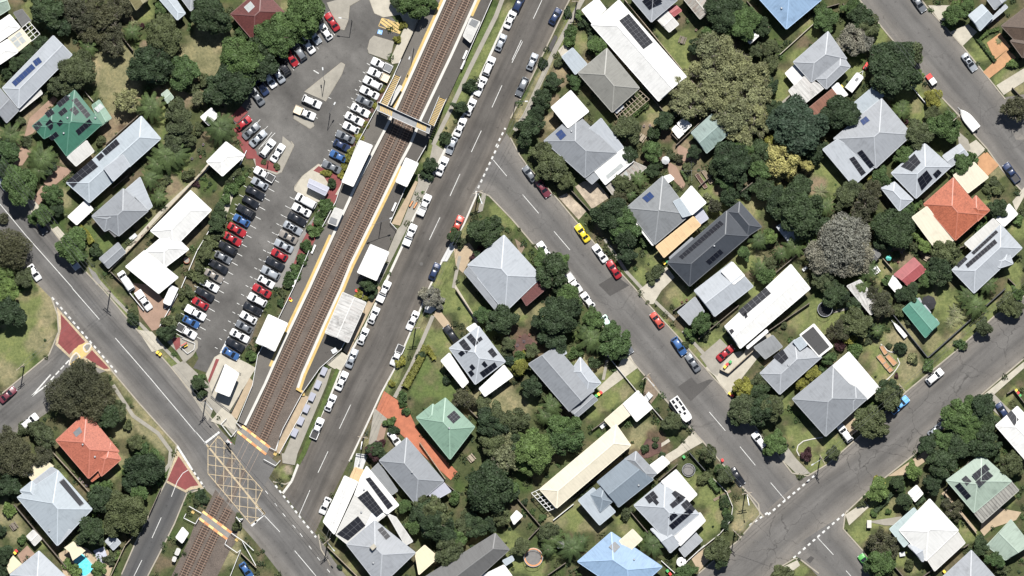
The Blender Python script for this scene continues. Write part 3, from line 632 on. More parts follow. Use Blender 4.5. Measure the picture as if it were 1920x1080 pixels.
def roof_block(b, parent, gut):
    P, e = b['P'], b['e']; n = len(P); k = b['kind']; z0 = .16
    name = b['n']; v = [(p[0], p[1], zat(b, *p) if k == 'skl' else e) for p in P]; f = []; ridge = []
    if k in ('hip', 'hg', 'gab'):
        t = math.tan(R(b['p']))
        def edge(i):
            A, Bq = P[i], P[(i + 1) % 4]; d = (Bq - A) / np.linalg.norm(Bq - A); nn = np.array((-d[1], d[0])); return nn, float(A @ nn)
        def solve(i, j, kk, hip):
            rows = []; rhs = []
            for m_, hp in ((i, True), (j, True), (kk, hip)):
                nn, c = edge(m_); rows.append([t * nn[0], t * nn[1], -1 if hp else 0]); rhs.append(t * c - (e if hp else 0))
            return np.linalg.solve(np.array(rows), np.array(rhs))
        best = None
        for a, c in (((0, 2), (1, 3)), ((1, 3), (0, 2))) if k == 'hip' else (((0, 2), (1, 3)),):
            try: r = [solve(a[0], a[1], m_, m_ in b['hips']) for m_ in c]
            except np.linalg.LinAlgError: continue
            if best is None or (r[0][2] + r[1][2]) < best[0]: best = (r[0][2] + r[1][2], a, c, r)
        _, a, c, r = best
        i = a[0]                    # eave i: P[i]->P[i+1]; end edge i+1 is c-type
        rr = {c[0]: n, c[1]: n + 1}; v += [tuple(x) for x in r]
        e1, e3 = (i + 1) % 4, (i + 3) % 4
        f = [[i, (i + 1) % 4, rr[e1], rr[e3]], [(i + 2) % 4, (i + 3) % 4, rr[e3], rr[e1]], [e1, (e1 + 1) % 4, rr[e1]], [e3, (e3 + 1) % 4, rr[e3]]]
        R1, R3 = v[rr[e1]], v[rr[e3]]; ridge.append((R1, R3))
        if e1 in b['hips']: ridge += [(R1, v[e1]), (R1, v[(e1 + 1) % 4])]
        if e3 in b['hips']: ridge += [(R3, v[e3]), (R3, v[(e3 + 1) % 4])]
    else: f = [list(range(n))]
    top = list(f); uvs = []
    b0 = len(v); v += [(x[0], x[1], x[2] - z0) for x in v[:n]]
    f = top + [[j, b0 + j, b0 + (j + 1) % n, (j + 1) % n][::1] for j in range(n)] + [[b0 + j for j in range(n)][::-1]]
    for face in f:
        p = [np.array(v[j]) for j in face]; d = p[1] - p[0]
        if face in top and k == 'skl':
            pass
        d[2] = 0; d = d / (np.linalg.norm(d) + 1e-9); w = np.array((-d[1], d[0]))
        if k == 'flat':
            ls = [np.linalg.norm(p[(j + 1) % len(p)] - p[j]) for j in range(len(p))]; j = int(np.argmax(ls)); d = p[(j + 1) % len(p)] - p[j]; d = d / (np.linalg.norm(d) + 1e-9); w = np.array((-d[1], d[0]))
        uvs.append([(float(x[:2] @ d[:2]), float(x[:2] @ w) + float(x[2])) for x in p])
    mats = [rm(b['color'])]
    ro = ob(name, mesh(name, v, f, uv=uvs), mats, parent)
    ro['_m'] = 1; del ro['_m']
    b['obj'] = ro
    if ridge:
        mb = MB()
        for A, Bq in ridge:
            if (Vector(A) - Vector(Bq)).length > .3:
                mb.bar(Vector(A) + Vector((0, 0, .05)), Vector(Bq) + Vector((0, 0, .05)), .26, .1)
        mb.ob('ridge_cap', ridgemat(b['color']), ro)
    if gut:
        mb = MB()
        for j in range(n):
            A, Bq = Vector(v[j]), Vector(v[(j + 1) % n]); d = (Bq - A).normalized(); o = Vector((d.y, -d.x, 0)) * .07 - Vector((0, 0, .04))
            mb.bar(A + o, Bq + o, .13, .13)
        mb.ob('gutter', ridgemat(b['color']), ro)
    return ro
RID = {}
def ridgemat(c):
    if c not in RID:
        k = ROOF[c]['col']; f = 1.05 if ROOF[c].get('tiles') else 1.22
        RID[c] = plain('trim_' + c, tuple(min(.82, x * f + .015) for x in k), .5, .08)
    return RID[c]
def wall_block(b, parent, mat):
    P = b['P']; n = len(P); ctr = sum(P) / n; Q = []
    for p in P:
        d = ctr - p; L = np.linalg.norm(d); Q.append(p + d / L * min(.75, L * .3))
    mb = MB(); mb.prism([tuple(x) for x in Q], 0, b['e'] - .1)
    mb.ob('wall', mat, parent)
    if b['kind'] in ('gab', 'hg'):
        pass
def posts(b, parent, mat):
    P = b['P']; ctr = sum(P) / len(P)
    for p in P:
        x = p + (ctr - p) * .06; z = zat(b, *x) - .15
        mb = MB(); mb.box((x[0], x[1], z / 2), .1, .1, z); mb.ob('post', mat, parent)
OPEN = ('carport_roof', 'verandah_roof', 'awning', 'pergola', 'shade_sail', 'canopy')
def panels(blocks, spec, parent, kind='solar_panel'):
    pts = s(*spec[:8]) if 'src' in spec else q(*spec[:8])
    extra = [a for a in spec[8:] if a != 'src']
    cand = blocks
    ctr = W(sum(p[0] for p in pts) / 4, sum(p[1] for p in pts) / 4, 4.5)
    best = None
    for b in cand:
        if inpoly(b['P'], ctr[0], ctr[1]):
            z = zat(b, ctr[0], ctr[1])
            if best is None or z > best[0]: best = (z, b)
    if best is None: best = (zat(cand[0], ctr[0], ctr[1]), cand[0])
    b = best[1]
    pl = min(b['planes'], key=lambda a: a[0] * ctr[0] + a[1] * ctr[1] + a[2]); nrm = Vector((-pl[0], -pl[1], 1)).normalized()
    co = []
    for x, y in pts:
        w = W(x, y, best[0]); z = pl[0] * w[0] + pl[1] * w[1] + pl[2]; w = W(x, y, z); z = pl[0] * w[0] + pl[1] * w[1] + pl[2]; co.append(Vector((w[0], w[1], z)) + nrm * .1)
    if area([(c.x, c.y) for c in co]) < 0: co = [co[1], co[0], co[3], co[2]]
    la = ((co[1] - co[0]).length + (co[2] - co[3]).length) / 2; lb = ((co[2] - co[1]).length + (co[3] - co[0]).length) / 2
    if len(extra) >= 2: n, m = extra[:2]
    else:
        o1 = (max(1, round(la / 1.02)), max(1, round(lb / 1.65))); o2 = (max(1, round(la / 1.65)), max(1, round(lb / 1.02)))
        e1 = abs(math.log(la / o1[0] / 1.02)) + abs(math.log(lb / o1[1] / 1.65)); e2 = abs(math.log(la / o2[0] / 1.65)) + abs(math.log(lb / o2[1] / 1.02))
        n, m = o1 if e1 <= e2 else o2
    bil = lambda u, v_: (co[0] * (1 - u) + co[1] * u) * (1 - v_) + (co[3] * (1 - u) + co[2] * u) * v_
    for i in range(n):
        for j in range(m):
            g = .02; c4 = [bil((i + a) / n, (j + c) / m) for a, c in ((0, 0), (1, 0), (1, 1), (0, 1))]
            mid = sum(c4, Vector()) / 4; L = (c4[1] - c4[0]).length; L2 = (c4[3] - c4[0]).length
            o4 = [mid + (c - mid) * .985 for c in c4]; i4 = [mid + (c - mid) * .935 + nrm * .003 for c in c4]
            lo = [c - nrm * .09 for c in o4]
            v = lo + o4 + i4; f = [[0, 1, 5, 4], [1, 2, 6, 5], [2, 3, 7, 6], [3, 0, 4, 7], [3, 2, 1, 0]] + [[4 + k, 4 + (k + 1) % 4, 8 + (k + 1) % 4, 8 + k] for k in range(4)] + [[8, 9, 10, 11]]
            mats = {'solar_panel': [M['frame'], M['cell']], 'skylight': [M['trim'], M['skyl']], 'solar_heater': [M['under'], M['under']], 'blue_panel': [M['frame'], M['cellb']], 'dark_sheet': [M['dgs'], M['dgs']], 'heater_panel': [M['frame'], M['cellb']]}[kind]
            ob({'blue_panel': 'solar_panel', 'dark_sheet': 'roof_window', 'heater_panel': 'solar_heater'}.get(kind, kind), mesh(kind, v, f, mi=[0] * 9 + [1]), mats, parent)
M['dgs'] = plain('grey_sheet', (.12, .125, .13), .4)
def house(label, short, *blocks, sol=(), blue=(), sky=(), heat=(), dk=(), vents=(), chim=(), wall='wallc', name='house', cat='house', gut=True, dish=()):
    for b in blocks: prep(b)
    for b in blocks: FLATS.append(b['pts'])
    allp = [p for b in blocks for p in b['pts']]
    cx, cy = sum(p[0] for p in allp) / len(allp), sum(p[1] for p in allp) / len(allp)
    root = empty(name, W(cx, cy, 0)); inv = Vector(root.location)
    tag(root, label, cat)
    if short: REFS.append((short, cx, cy))
    kids = []
    before = set(o.name for o in bpy.data.objects)
    for b in blocks:
        nm = b['n']
        if nm == 'pergola':
            pergola(b, root)
        else:
            roof_block(b, root, gut and nm not in ('shade_sail',))
            if nm in OPEN or b.get('open'): posts(b, root, M['trim'])
            else: wall_block(b, root, M[wall])
    real = [b for b in blocks if 'obj' in b]
    for sp in sol: panels(real, sp, root)
    for sp in blue: panels(real, sp, root, 'blue_panel')
    for sp in sky: panels(real, sp, root, 'skylight')
    for sp in heat: panels(real, sp, root, 'solar_heater')
    for sp in dk: panels(real, sp, root, 'dark_sheet')
    for x, y in [tuple(vents[i:i + 2]) for i in range(0, len(vents), 2)]:
        p = q(x, y)[0]; w = W(*p, 4.5); z = max([zat(b, w[0], w[1]) for b in real if inpoly(b['P'], w[0], w[1])] or [3.5])
        mb = MB(); mb.cyl((w[0], w[1], z - .1), (w[0], w[1], z + .25), .12, .12, 8); mb.cyl((w[0], w[1], z + .25), (w[0], w[1], z + .55), .26, .14, 10); mb.ob('roof_vent', M['steel'], root)
    for x, y in [tuple(chim[i:i + 2]) for i in range(0, len(chim), 2)]:
        p = q(x, y)[0]; w = W(*p, 5); z = max([zat(b, w[0], w[1]) for b in real if inpoly(b['P'], w[0], w[1])] or [3.5])
        mb = MB(); mb.box((w[0], w[1], z + .45), 1.0, 1.25, 1.3, R(-50)); mb.box((w[0], w[1], z + 1.13), .8, 1.0, .1, R(-50)); mb.ob('rooftop_unit', M['conc2'], root)
    for o in [o for o in bpy.data.objects if o.parent == root]: o.location = -inv
    return root
def pergola(b, root):
    P, e = b['P'], b['e']; mb = MB(); m = M['bwhite'] if b['color'] == 'white' else M['timberl']
    P = [Vector((p[0], p[1], e)) for p in P]
    na, nb = max(2, int((P[1] - P[0]).length / .9)), max(2, int((P[3] - P[0]).length / .9))
    for i in range(na + 1):
        t = i / na; mb.bar(P[0].lerp(P[1], t), P[3].lerp(P[2], t), .12, .12)
    mb.ob('rafter', m, root); mb = MB(); up = Vector((0, 0, .11))
    for i in range(nb + 1):
        t = i / nb; mb.bar(P[0].lerp(P[3], t) + up, P[1].lerp(P[2], t) + up, .12, .1)
    mb.ob('batten', m, root); posts(b, root, m)

# upper left block
T(0, 0)
house('pale green roof cut off by the top left corner of the picture', 'pale green corner roof', B('gab', 'sage', -100,-60, 30,-60, 75,65, -60,150), wall='wallw')
house('white roofed house with a white pergola at the left edge', 'white house with pergola', B('hip', 'white', -130,250, 72,110, 152,205, -50,345, p=10), B('hip', 'white', -140,415, 55,297, 135,390, -60,520, p=12, e=3.1),
      B('flat', 'cream', 60,287, 158,212, 232,305, 140,383, n='verandah_roof', e=2.9), B('pergola', 'white', 160,212, 220,162, 300,255, 238,308, n='pergola', e=2.7), B('flat', 'dgrey', 102,95, 165,70, 232,155, 170,200, e=2.6, n='verandah_roof'),
      sky=[(75,295, 110,268, 130,290, 95,317, 1, 1), (112,262, 147,236, 167,260, 132,286, 1, 1), (98,322, 132,298, 160,335, 128,360, 1, 1), (137,292, 165,270, 195,308, 168,330, 1, 1)])
house('long silver grey house with one row of blue solar panels', 'long silver house', B('hg', 'lsilver', 18,660, 400,268, 540,410, 140,812, p=16), B('gab', 'mgrey', 0,665, -90,765, 50,920, 140,828, e=3.0, p=12), B('skl', 'offwhite', 130,815, 300,672, 318,700, 150,835, e=2.8, n='verandah_roof'),
      blue=[(88,618, 238,478, 268,510, 118,650, 6, 1), (245,460, 290,427, 318,465, 270,500, 2, 1)])
house('green roofed house scattered with many black solar panels', 'green roofed house', B('hip', 'green', 300,900, 560,676, 765,930, 500,1170, p=17), B('hip', 'green', 243,945, 395,815, 500,950, 330,1040, e=3.35, p=15), B('gab', 'palegreen', 755,945, 690,790, 745,750, 835,885, e=3.1, p=10),
      B('skl', 'offwhite', 505,1178, 650,1055, 705,1135, 570,1245, e=2.9, n='verandah_roof'),
      sol=[(425,775, 500,712, 525,745, 450,808), (535,750, 575,733, 680,862, 650,890), (335,850, 385,810, 412,850, 365,885), (435,845, 485,803, 510,835, 460,875), (520,820, 560,795, 595,840, 565,868), (245,940, 295,905, 320,940, 275,980), (340,930, 375,890, 418,940, 378,978), (425,925, 455,895, 478,920, 448,950), (565,980, 670,890, 695,925, 590,1018), (367,1030, 420,985, 445,1018, 390,1055)],
      sky=[(705,815, 752,775, 782,802, 735,845, 2, 1)], vents=(520,720, 510,885, 715,885, 480,1000), heat=[])
house('pale blue grey house with rows of solar panels along its west eave', 'pale blue-grey house', B('hip', 'paleblue', 1060,872, 1205,1040, 670,1520, 500,1372, p=17), B('skl', 'lsilver', 780,1262, 922,1160, 975,1240, 850,1358, e=4.9, p=3, n='raised_roof'),
      sol=[(500,1362, 690,1197, 738,1250, 548,1400), (720,1180, 760,1145, 785,1170, 745,1210), (765,1135, 872,1042, 900,1080, 795,1168)])
T(0, 0)
house('square white garden shed under trees left of the parking row', None, B('gab', 'white', 1505,878, 1585,810, 1635,870, 1565,940, e=2.3, p=8), name='shed', cat='shed', wall='wallw')
house('small pale green shed between garden trees', None, B('gab', 'sage', 1210,708, 1255,672, 1302,730, 1258,775, e=2.1, p=8), name='shed', cat='shed')
house('olive brown roof cut off by the top edge', 'olive brown roof', B('gab', 'oliv', 950,-40, 1020,75, 1130,-20, 1060,-130, p=12))
house('pale blue flat roofed house cut off by the top edge', 'flat pale blue roof at the top', B('hip', 'paleblue', 1150,-60, 1270,-80, 1390,100, 1330,150, p=6), B('hip', 'silver', 1300,-90, 1430,-140, 1520,-10, 1430,82, p=14, e=3.8))
house('maroon tiled house above the parked car row', 'maroon tiled house', B('hip', 'maroon', 1730,105, 1960,-90, 2130,90, 1905,310, p=24), sky=[(1830,55, 1880,10, 1912,50, 1865,95, 1, 1)])
T(0, 1)
house('mid grey hipped house behind a white carport', 'mid grey hipped house', B('hip', 'mgrey', 690,540, 925,335, 1112,500, 890,690), B('hip', 'mgrey', 690,543, 845,450, 945,575, 785,655, e=3.35),
      B('flat', 'lsilver', 940,345, 1050,250, 1142,468, 1114,492, 1012,392, 990,410, e=2.9, n='verandah_roof'), B('flat', 'dgrey', 810,640, 840,615, 890,670, 862,696, e=2.9, n='awning'))
house('white flat carport roof beside the grey hipped house', None, B('skl', 'white', 510,545, 640,425, 698,490, 575,605, e=2.5, n='carport_roof', p=2), name='carport', cat='carport')
house('narrow grey gabled shed near the street', 'narrow grey shed', B('gab', 'mgrey', 745,860, 885,740, 942,812, 812,932, e=2.4, p=14), name='shed', cat='shed')
house('large white complex of joined roofs beside the lower parking lot', 'large white complex', B('hip', 'white', 1130,652, 1430,350, 1585,495, 1300,780, p=19), B('hip', 'white', 1085,808, 1270,650, 1415,790, 1230,930, p=19, e=3.3), B('skl', 'white', 945,920, 1085,800, 1335,1000, 1190,1120, e=3.0, p=5), B('flat', 'white', 1150,645, 1260,540, 1330,640, 1200,690, e=3.2), wall='wallw')
house('small white hipped house wedged between path and parking lot', 'small white hipped house', B('hip', 'white', 1550,132, 1695,-15, 1835,85, 1668,240, p=15), wall='wallw')
# lower left block
T(0, 3)
house('terracotta tiled house behind the big roadside tree', 'left terracotta house', B('hip', 'terra2', 420,62, 650,-150, 892,145, 665,348, p=22), B('hip', 'terra2', 690,170, 830,80, 908,205, 760,332, p=22, e=3.38), B('skl', 'terra', 700,265, 748,330, 690,372, 648,315, e=2.7, n='verandah_roof'),
      dk=[(548,5, 598,-40, 618,0, 572,40, 1, 1)], vents=(715,185, 625,92))
house('blue grey house with a long black heater strip and cream sail', 'blue-grey house with cream sail', B('hip', 'paleblue', 130,490, 435,290, 690,578, 430,852), B('hip', 'paleblue', 150,440, 240,368, 330,480, 240,540, e=3.35), B('skl', 'lsilver', 240,375, 385,262, 437,292, 290,425, e=3.2, p=3),
      B('skl', 'sail', 195,310, 290,165, 405,255, 250,382, e=2.8, n='shade_sail'), B('skl', 'lsilver', 420,722, 540,738, 455,830, 430,852, e=3.3, p=4), sol=[(440,372, 475,347, 632,540, 600,560, 8, 1)], vents=(370,740,))
house('small white shed beside the blue grey house', None, B('gab', 'offwhite', 200,782, 250,735, 312,800, 260,852, e=2.2, p=8), name='shed', cat='shed')
house('grey hipped house cut off by the bottom left edge', 'grey house at the bottom left', B('hip', 'lsilver', 75,1070, 292,893, 520,1110, 300,1290), B('flat', 'sail', 98,925, 165,990, 70,1065, 40,1000, e=2.6, n='shade_sail'))
house('cream shade sail over the swimming pool end', None, B('flat', 'sail', 480,868, 548,820, 642,890, 600,925, 545,965, 520,900, e=2.9, n='shade_sail'), name='shade_sail', cat='shade sail')
house('small silver shed in the shade of the roadside trees', None, B('gab', 'lsilver', 790,820, 845,765, 905,830, 850,885, e=2.3, p=8), name='shed', cat='shed')
# centre, right of the station street
T(2, 0)
house('long white house with a large dark solar array on its roof', 'long white house', B('hg', 'white', 595,185, 1100,757, 1307,575, 802,0, p=18), B('flat', 'white', 525,75, 640,-15, 705,68, 600,172, e=2.9), sol=[(803,155, 875,103, 1057,318, 985,370, 3, 9)], wall='wallw')
house('olive grey pyramid roofed house with a lattice pergola behind', 'olive grey house', B('hip', 'olivegrey', 495,547, 712,363, 955,660, 752,842, p=24), B('pergola', 'tan', 960,680, 1030,745, 820,922, 768,850, n='pergola', e=2.7), B('skl', 'paleblue', 455,360, 375,425, 475,557, 562,480, e=2.6, n='carport_roof', p=3), B('flat', 'lsilver', 770,830, 825,785, 838,800, 785,848, e=2.75, n='awning'))
house('silver grey house with a square white front roof', 'house with square white front', B('hip', 'mgrey', 1020,264, 1080,212, 1156,286, 1097,333, src=True), B('skl', 'lsilver', 1092,253, 1127,222, 1170,278, 1130,306, src=True, e=3.1, p=3), B('skl', 'white', 295,805, 440,680, 575,835, 420,958, e=4.2, p=3),
      B('skl', 'white', 1113,318, 1172,277, 1188,302, 1135,346, src=True, e=2.9, p=3, n='verandah_roof'), B('skl', 'weather', 1135,347, 1188,303, 1212,314, 1150,367, src=True, e=2.6, p=3, n='verandah_roof'), B('flat', 'mgrey', 1098,334, 1110,345, 1123,333, 1113,319, src=True, e=3.0),
      sky=[(1135,330, 1165,305, 1170,311, 1139,336, 'src', 1, 1), (1169,325, 1174,321, 1178,328, 1173,332, 'src', 1, 1)], blue=[(325,1005, 370,968, 410,1015, 365,1055, 1, 2)], vents=(1020 - 575,985))
house('grey house with solar panels at the top edge', 'grey house at the top', B('hip', 'silver', 880,-30, 1045,165, 1240,0, 1080,-190, p=15), sol=[(975,10, 1060,-60, 1130,10, 1030,76)])
house('small red garden roof beside a white shed', None, B('gab', 'red', 1165,72, 1225,35, 1272,80, 1215,122, e=2.2, p=8), name='shed', cat='shed')
house('small white shed beside the small red roof', None, B('gab', 'offwhite', 1093,150, 1162,80, 1250,182, 1180,240, e=2.6, p=6), name='shed', cat='shed')
house('weathered grey roof under trees at the top edge', 'weathered grey roof', B('gab', 'weather', 1270,-30, 1410,142, 1510,55, 1370,-110, p=14))
house('shaded pale teal roof under the big pale gum tree', 'teal roof under the gum', B('gab', 'teal_shaded', 1345,995, 1500,855, 1640,990, 1460,1148, e=3, p=12))
house('small white twin shed by the fence below the gum tree', None, B('gab', 'white', 1240,925, 1290,887, 1345,940, 1290,992, e=2.3, p=6), B('flat', 'white', 1200,970, 1230,940, 1287,1000, 1250,1035, e=2.1), name='shed', cat='shed')
house('square white pavilion roof among the trees', None, B('hip', 'white', 1740,272, 1800,205, 1850,268, 1785,328, e=2.6, p=10), name='pavilion', cat='pavilion')
T(2, 1)
house('mid grey hipped house with a cream side verandah', 'grey house with cream verandah', B('hip', 'grey', 860,478, 1130,243, 1342,525, 1070,753, p=24), B('flat', 'white', 1260,412, 1345,315, 1455,440, 1350,530, e=3.9), B('skl', 'paleblue', 1210,432, 1258,410, 1342,530, 1280,548, e=4.3, p=3), B('skl', 'tan', 1360,545, 1080,770, 1140,850, 1415,607, e=2.9, n='verandah_roof', p=4), B('flat', 'white', 885,545, 902,535, 1072,745, 1055,760, e=3.1, n='awning'), B('flat', 'lilac', 1365,522, 1420,478, 1472,558, 1410,602, e=2.7, n='verandah_roof'), B('flat', 'white', 1140,245, 1185,230, 1215,260, 1170,290, e=2.8, n='verandah_roof'),
      blue=[(975,405, 1035,357, 1070,395, 1015,442, 2, 1)], sky=[])
house('charcoal roofed house with long rows of black solar panels', 'charcoal house', B('hip', 'char', 1165,887, 1610,503, 1775,690, 1332,1067, p=22), B('hip', 'char', 1612,505, 1707,433, 1872,622, 1765,692, e=3.3, p=22), B('flat', 'mgrey', 1180,852, 1350,702, 1362,716, 1192,866, e=2.9, n='awning'), sol=[(1250,845, 1560,573, 1592,602, 1278,868, 14, 1), (1450,880, 1558,785, 1588,815, 1482,908)], vents=(1515,765,))
T(2, 2)
house('silver house with a grey carport below the charcoal house', 'silver house with grey carport', B('gab', 'lsilver', 1302,545, 1372,491, 1412,537, 1340,593, src=True, p=13), B('flat', 'white', 1353,509, 1374,492, 1396,517, 1376,533, src=True, e=4.4), B('skl', 'silver', 1372,68, 1242,180, 1332,277, 1442,175, e=2.6, n='carport_roof', p=3))
house('long white house with solar panels and a red car below', 'long white solar house', B('gab', 'white', 1359,612, 1483,496, 1519,541, 1388,653, src=True, p=14), B('flat', 'white', 1400,650, 1437,618, 1440,622, 1402,654, src=True, e=2.7, n='awning'), sol=[(1384,583, 1436,539, 1446,550, 1394,594, 'src', 6, 2), (1627,318, 1652,305, 1668,325, 1645,350, 1, 1), (1737,195, 1757,180, 1770,215, 1750,232, 1, 1)], wall='wallw')
T(2, 2)
house('two tone grey gabled house above a green side lawn', 'two-tone grey house', B('gab', 'mgrey', 125,570, 430,924, 615,770, 330,440, p=20), B('hip', 'lsilver', 440,625, 512,520, 667,713, 560,800, p=20, e=3.3), B('flat', 'lsilver', 330,445, 385,445, 410,490, 380,500, e=3.0), B('gab', 'mgrey', 440,922, 590,790, 642,838, 488,970, e=2.9, p=14))
house('white flat carport by the street with a cream extension', 'white carport by the street', B('skl', 'white', 835,868, 945,770, 1052,900, 935,1000, e=2.8, n='carport_roof', p=2), B('skl', 'cream', 695,990, 838,865, 892,945, 755,1056, e=2.6, p=2, n='carport_roof'), name='carport', cat='carport')
T(1, 1)
house('big pale silver pyramid roof with maroon rear lean-to', 'big silver pyramid house', B('hip', 'lsilver', 877,497, 945,441, 1015,519, 947,585, src=True, p=22), B('skl', 'mgrey', 879,500, 870,510, 936,590, 945,582, src=True, e=2.9, p=3, n='awning'), B('skl', 'maroon', 1013,520, 975,553, 987,573, 1022,543, src=True, e=2.9, p=4, n='verandah_roof'))
T(1, 2)
house('silver house with scattered black panels and white verandahs', 'silver house with white verandahs', B('hip', 'lsilver', 1450,452, 1670,288, 1870,552, 1645,722, p=20), B('skl', 'white', 1450,488, 1388,545, 1550,747, 1592,705, e=3.0, n='verandah_roof', p=4), B('skl', 'white', 1860,580, 1675,755, 1717,812, 1925,662, e=2.9, n='verandah_roof', p=4), B('flat', 'white', 1580,302, 1640,265, 1667,297, 1605,327, e=3.0, n='awning'),
      sol=[(1520,410, 1560,380, 1615,455, 1580,488), (1515,490, 1545,465, 1570,490, 1540,515), (1578,370, 1612,340, 1670,410, 1640,440), (1655,385, 1685,362, 1702,385, 1672,408), (1735,475, 1770,447, 1810,500, 1778,525), (1600,590, 1620,568, 1648,600, 1625,620), (1590,630, 1615,613, 1640,645, 1615,668), (1690,570, 1712,545, 1738,580, 1718,598), (1675,635, 1790,555, 1810,590, 1705,672)])
house('pale mint green house beside the terracotta driveway', 'mint green house', B('hip', 'palegreen', 1205,975, 1420,825, 1640,1042, 1455,1285, p=19), B('hip', 'palegreen', 1203,970, 1328,870, 1400,960, 1290,1060, e=3.35, p=18), sol=[(1430,965, 1485,918, 1535,970, 1480,1018, 3, 3)], vents=(1450,1050,))
T(1, 3)
house('mid grey hipped house beside the terracotta driveway', 'grey house by the terracotta driveway', B('hip', 'mgrey', 925,215, 1130,43, 1408,368, 1200,542, p=22), B('skl', 'lilac', 1395,365, 1295,465, 1335,515, 1462,445, e=2.9, p=3, n='verandah_roof'), B('skl', 'grey', 920,232, 865,285, 1020,470, 1062,440, e=2.8, p=3, n='verandah_roof'), vents=(1172,300,))
house('corner shop with white street awning and several solar arrays', 'corner shop', B('hip', 'silver', 680,842, 890,662, 1195,905, 930,1160, p=14, e=4.2), B('skl', 'offwhite', 742,468, 600,772, 690,845, 990,610, e=4.1, p=3), B('flat', 'white', 785,345, 830,258, 1070,548, 985,614, 740,470, e=4.35), B('flat', 'white', 665,330, 762,375, 587,765, 505,672, e=3.2, n='awning'), B('skl', 'sail', 1195,912, 1265,850, 1367,940, 1222,1068, e=3.0, n='verandah_roof', p=3), B('skl', 'offwhite', 985,612, 1050,640, 1175,820, 1120,850, e=3.6, p=3), B('flat', 'tan', 705,340, 742,265, 810,288, 770,372, e=2.9, n='awning'),
      sol=[(820,350, 855,338, 1028,552, 990,582, 1, 8), (762,490, 835,437, 955,595, 905,637, 3, 6), (605,765, 765,630, 822,702, 690,815, 5, 2), (910,733, 945,707, 1008,782, 975,810, 1, 3)], chim=(880,860), vents=(810,430, 880,980, 955,640, 790,600), name='shop', cat='shop', wall='wallw')
house('dull grey long roof at the bottom edge by dark trees', 'dull grey long roof', B('hip', 'dgrey', 1230,1110, 1795,760, 1900,882, 1480,1260, p=15))
house('small white roofs cut off by the bottom edge', None, B('flat', 'white', 1690,1080, 1860,998, 1920,1080, 1800,1180, e=2.6), B('flat', 'paleblue', 1850,965, 1920,930, 1935,960, 1875,1000, e=2.4), name='shed', cat='shed')
T(2, 3)
house('long cream roofed house with a white trellis at its end', 'long cream house', B('hip', 'cream', 208,430, 780,-55, 890,100, 335,570, p=14), B('pergola', 'white', 145,458, 205,430, 322,572, 270,592, n='pergola', e=2.6), wall='wallw')
house('blue grey house with stepped roofs beside the cream house', 'stepped blue-grey house', B('gab', 'bluegrey', 640,375, 850,202, 1060,355, 800,562, p=17), B('hip', 'mgrey', 845,203, 930,145, 1085,312, 1000,392, e=3.45, p=20), B('skl', 'paleblue', 610,418, 498,512, 657,697, 775,598, e=2.9, p=3), B('hip', 'bluegrey', 590,470, 695,395, 752,522, 662,598, e=3.3, p=18), B('flat', 'white', 1035,250, 1130,180, 1182,230, 1087,312, e=2.6, n='carport_roof'), vents=(950,400,))
house('silver corner house with many black panels and white sides', 'silver corner house', B('hip', 'lsilver', 915,550, 1150,352, 1402,615, 1165,815, p=20), B('skl', 'white', 1120,372, 1230,283, 1387,468, 1305,545, e=3.2, p=5), B('skl', 'white', 1410,605, 1205,750, 1262,852, 1450,665, e=3.0, p=4, n='verandah_roof'), B('gab', 'lsilver', 1040,728, 1140,700, 1262,838, 1187,905, e=3.1, p=14), B('flat', 'silver', 1253,880, 1375,753, 1428,812, 1295,937, e=2.7, n='carport_roof'),
      sol=[(995,490, 1060,440, 1098,490, 1030,540), (1055,520, 1080,500, 1105,530, 1085,552), (1195,460, 1245,420, 1305,490, 1255,530), (1180,545, 1255,480, 1290,510, 1205,575), (1265,545, 1310,505, 1375,580, 1330,625), (1170,640, 1215,600, 1245,625, 1195,670), (1175,700, 1330,570, 1360,600, 1205,733)])
house('bright blue roofed house with a cream rear awning', 'blue roofed house', B('hip', 'blue', 492,972, 745,752, 1125,1010, 880,1235, p=20), B('skl', 'cream', 805,817, 905,730, 977,805, 872,900, e=3.6, n='verandah_roof', p=3), dk=[(725,860, 770,820, 812,862, 768,907, 2, 1)], vents=(915,955,))
house('white garden shed at the left of the trellis', None, B('gab', 'white', -10,640, 35,590, 77,630, 15,692, e=2.4, p=6), name='shed', cat='shed')
house('little white playhouse roof beside the orange trampoline', None, B('gab', 'white', 337,828, 382,812, 392,862, 345,870, e=1.8, p=10), name='playhouse', cat='playhouse')
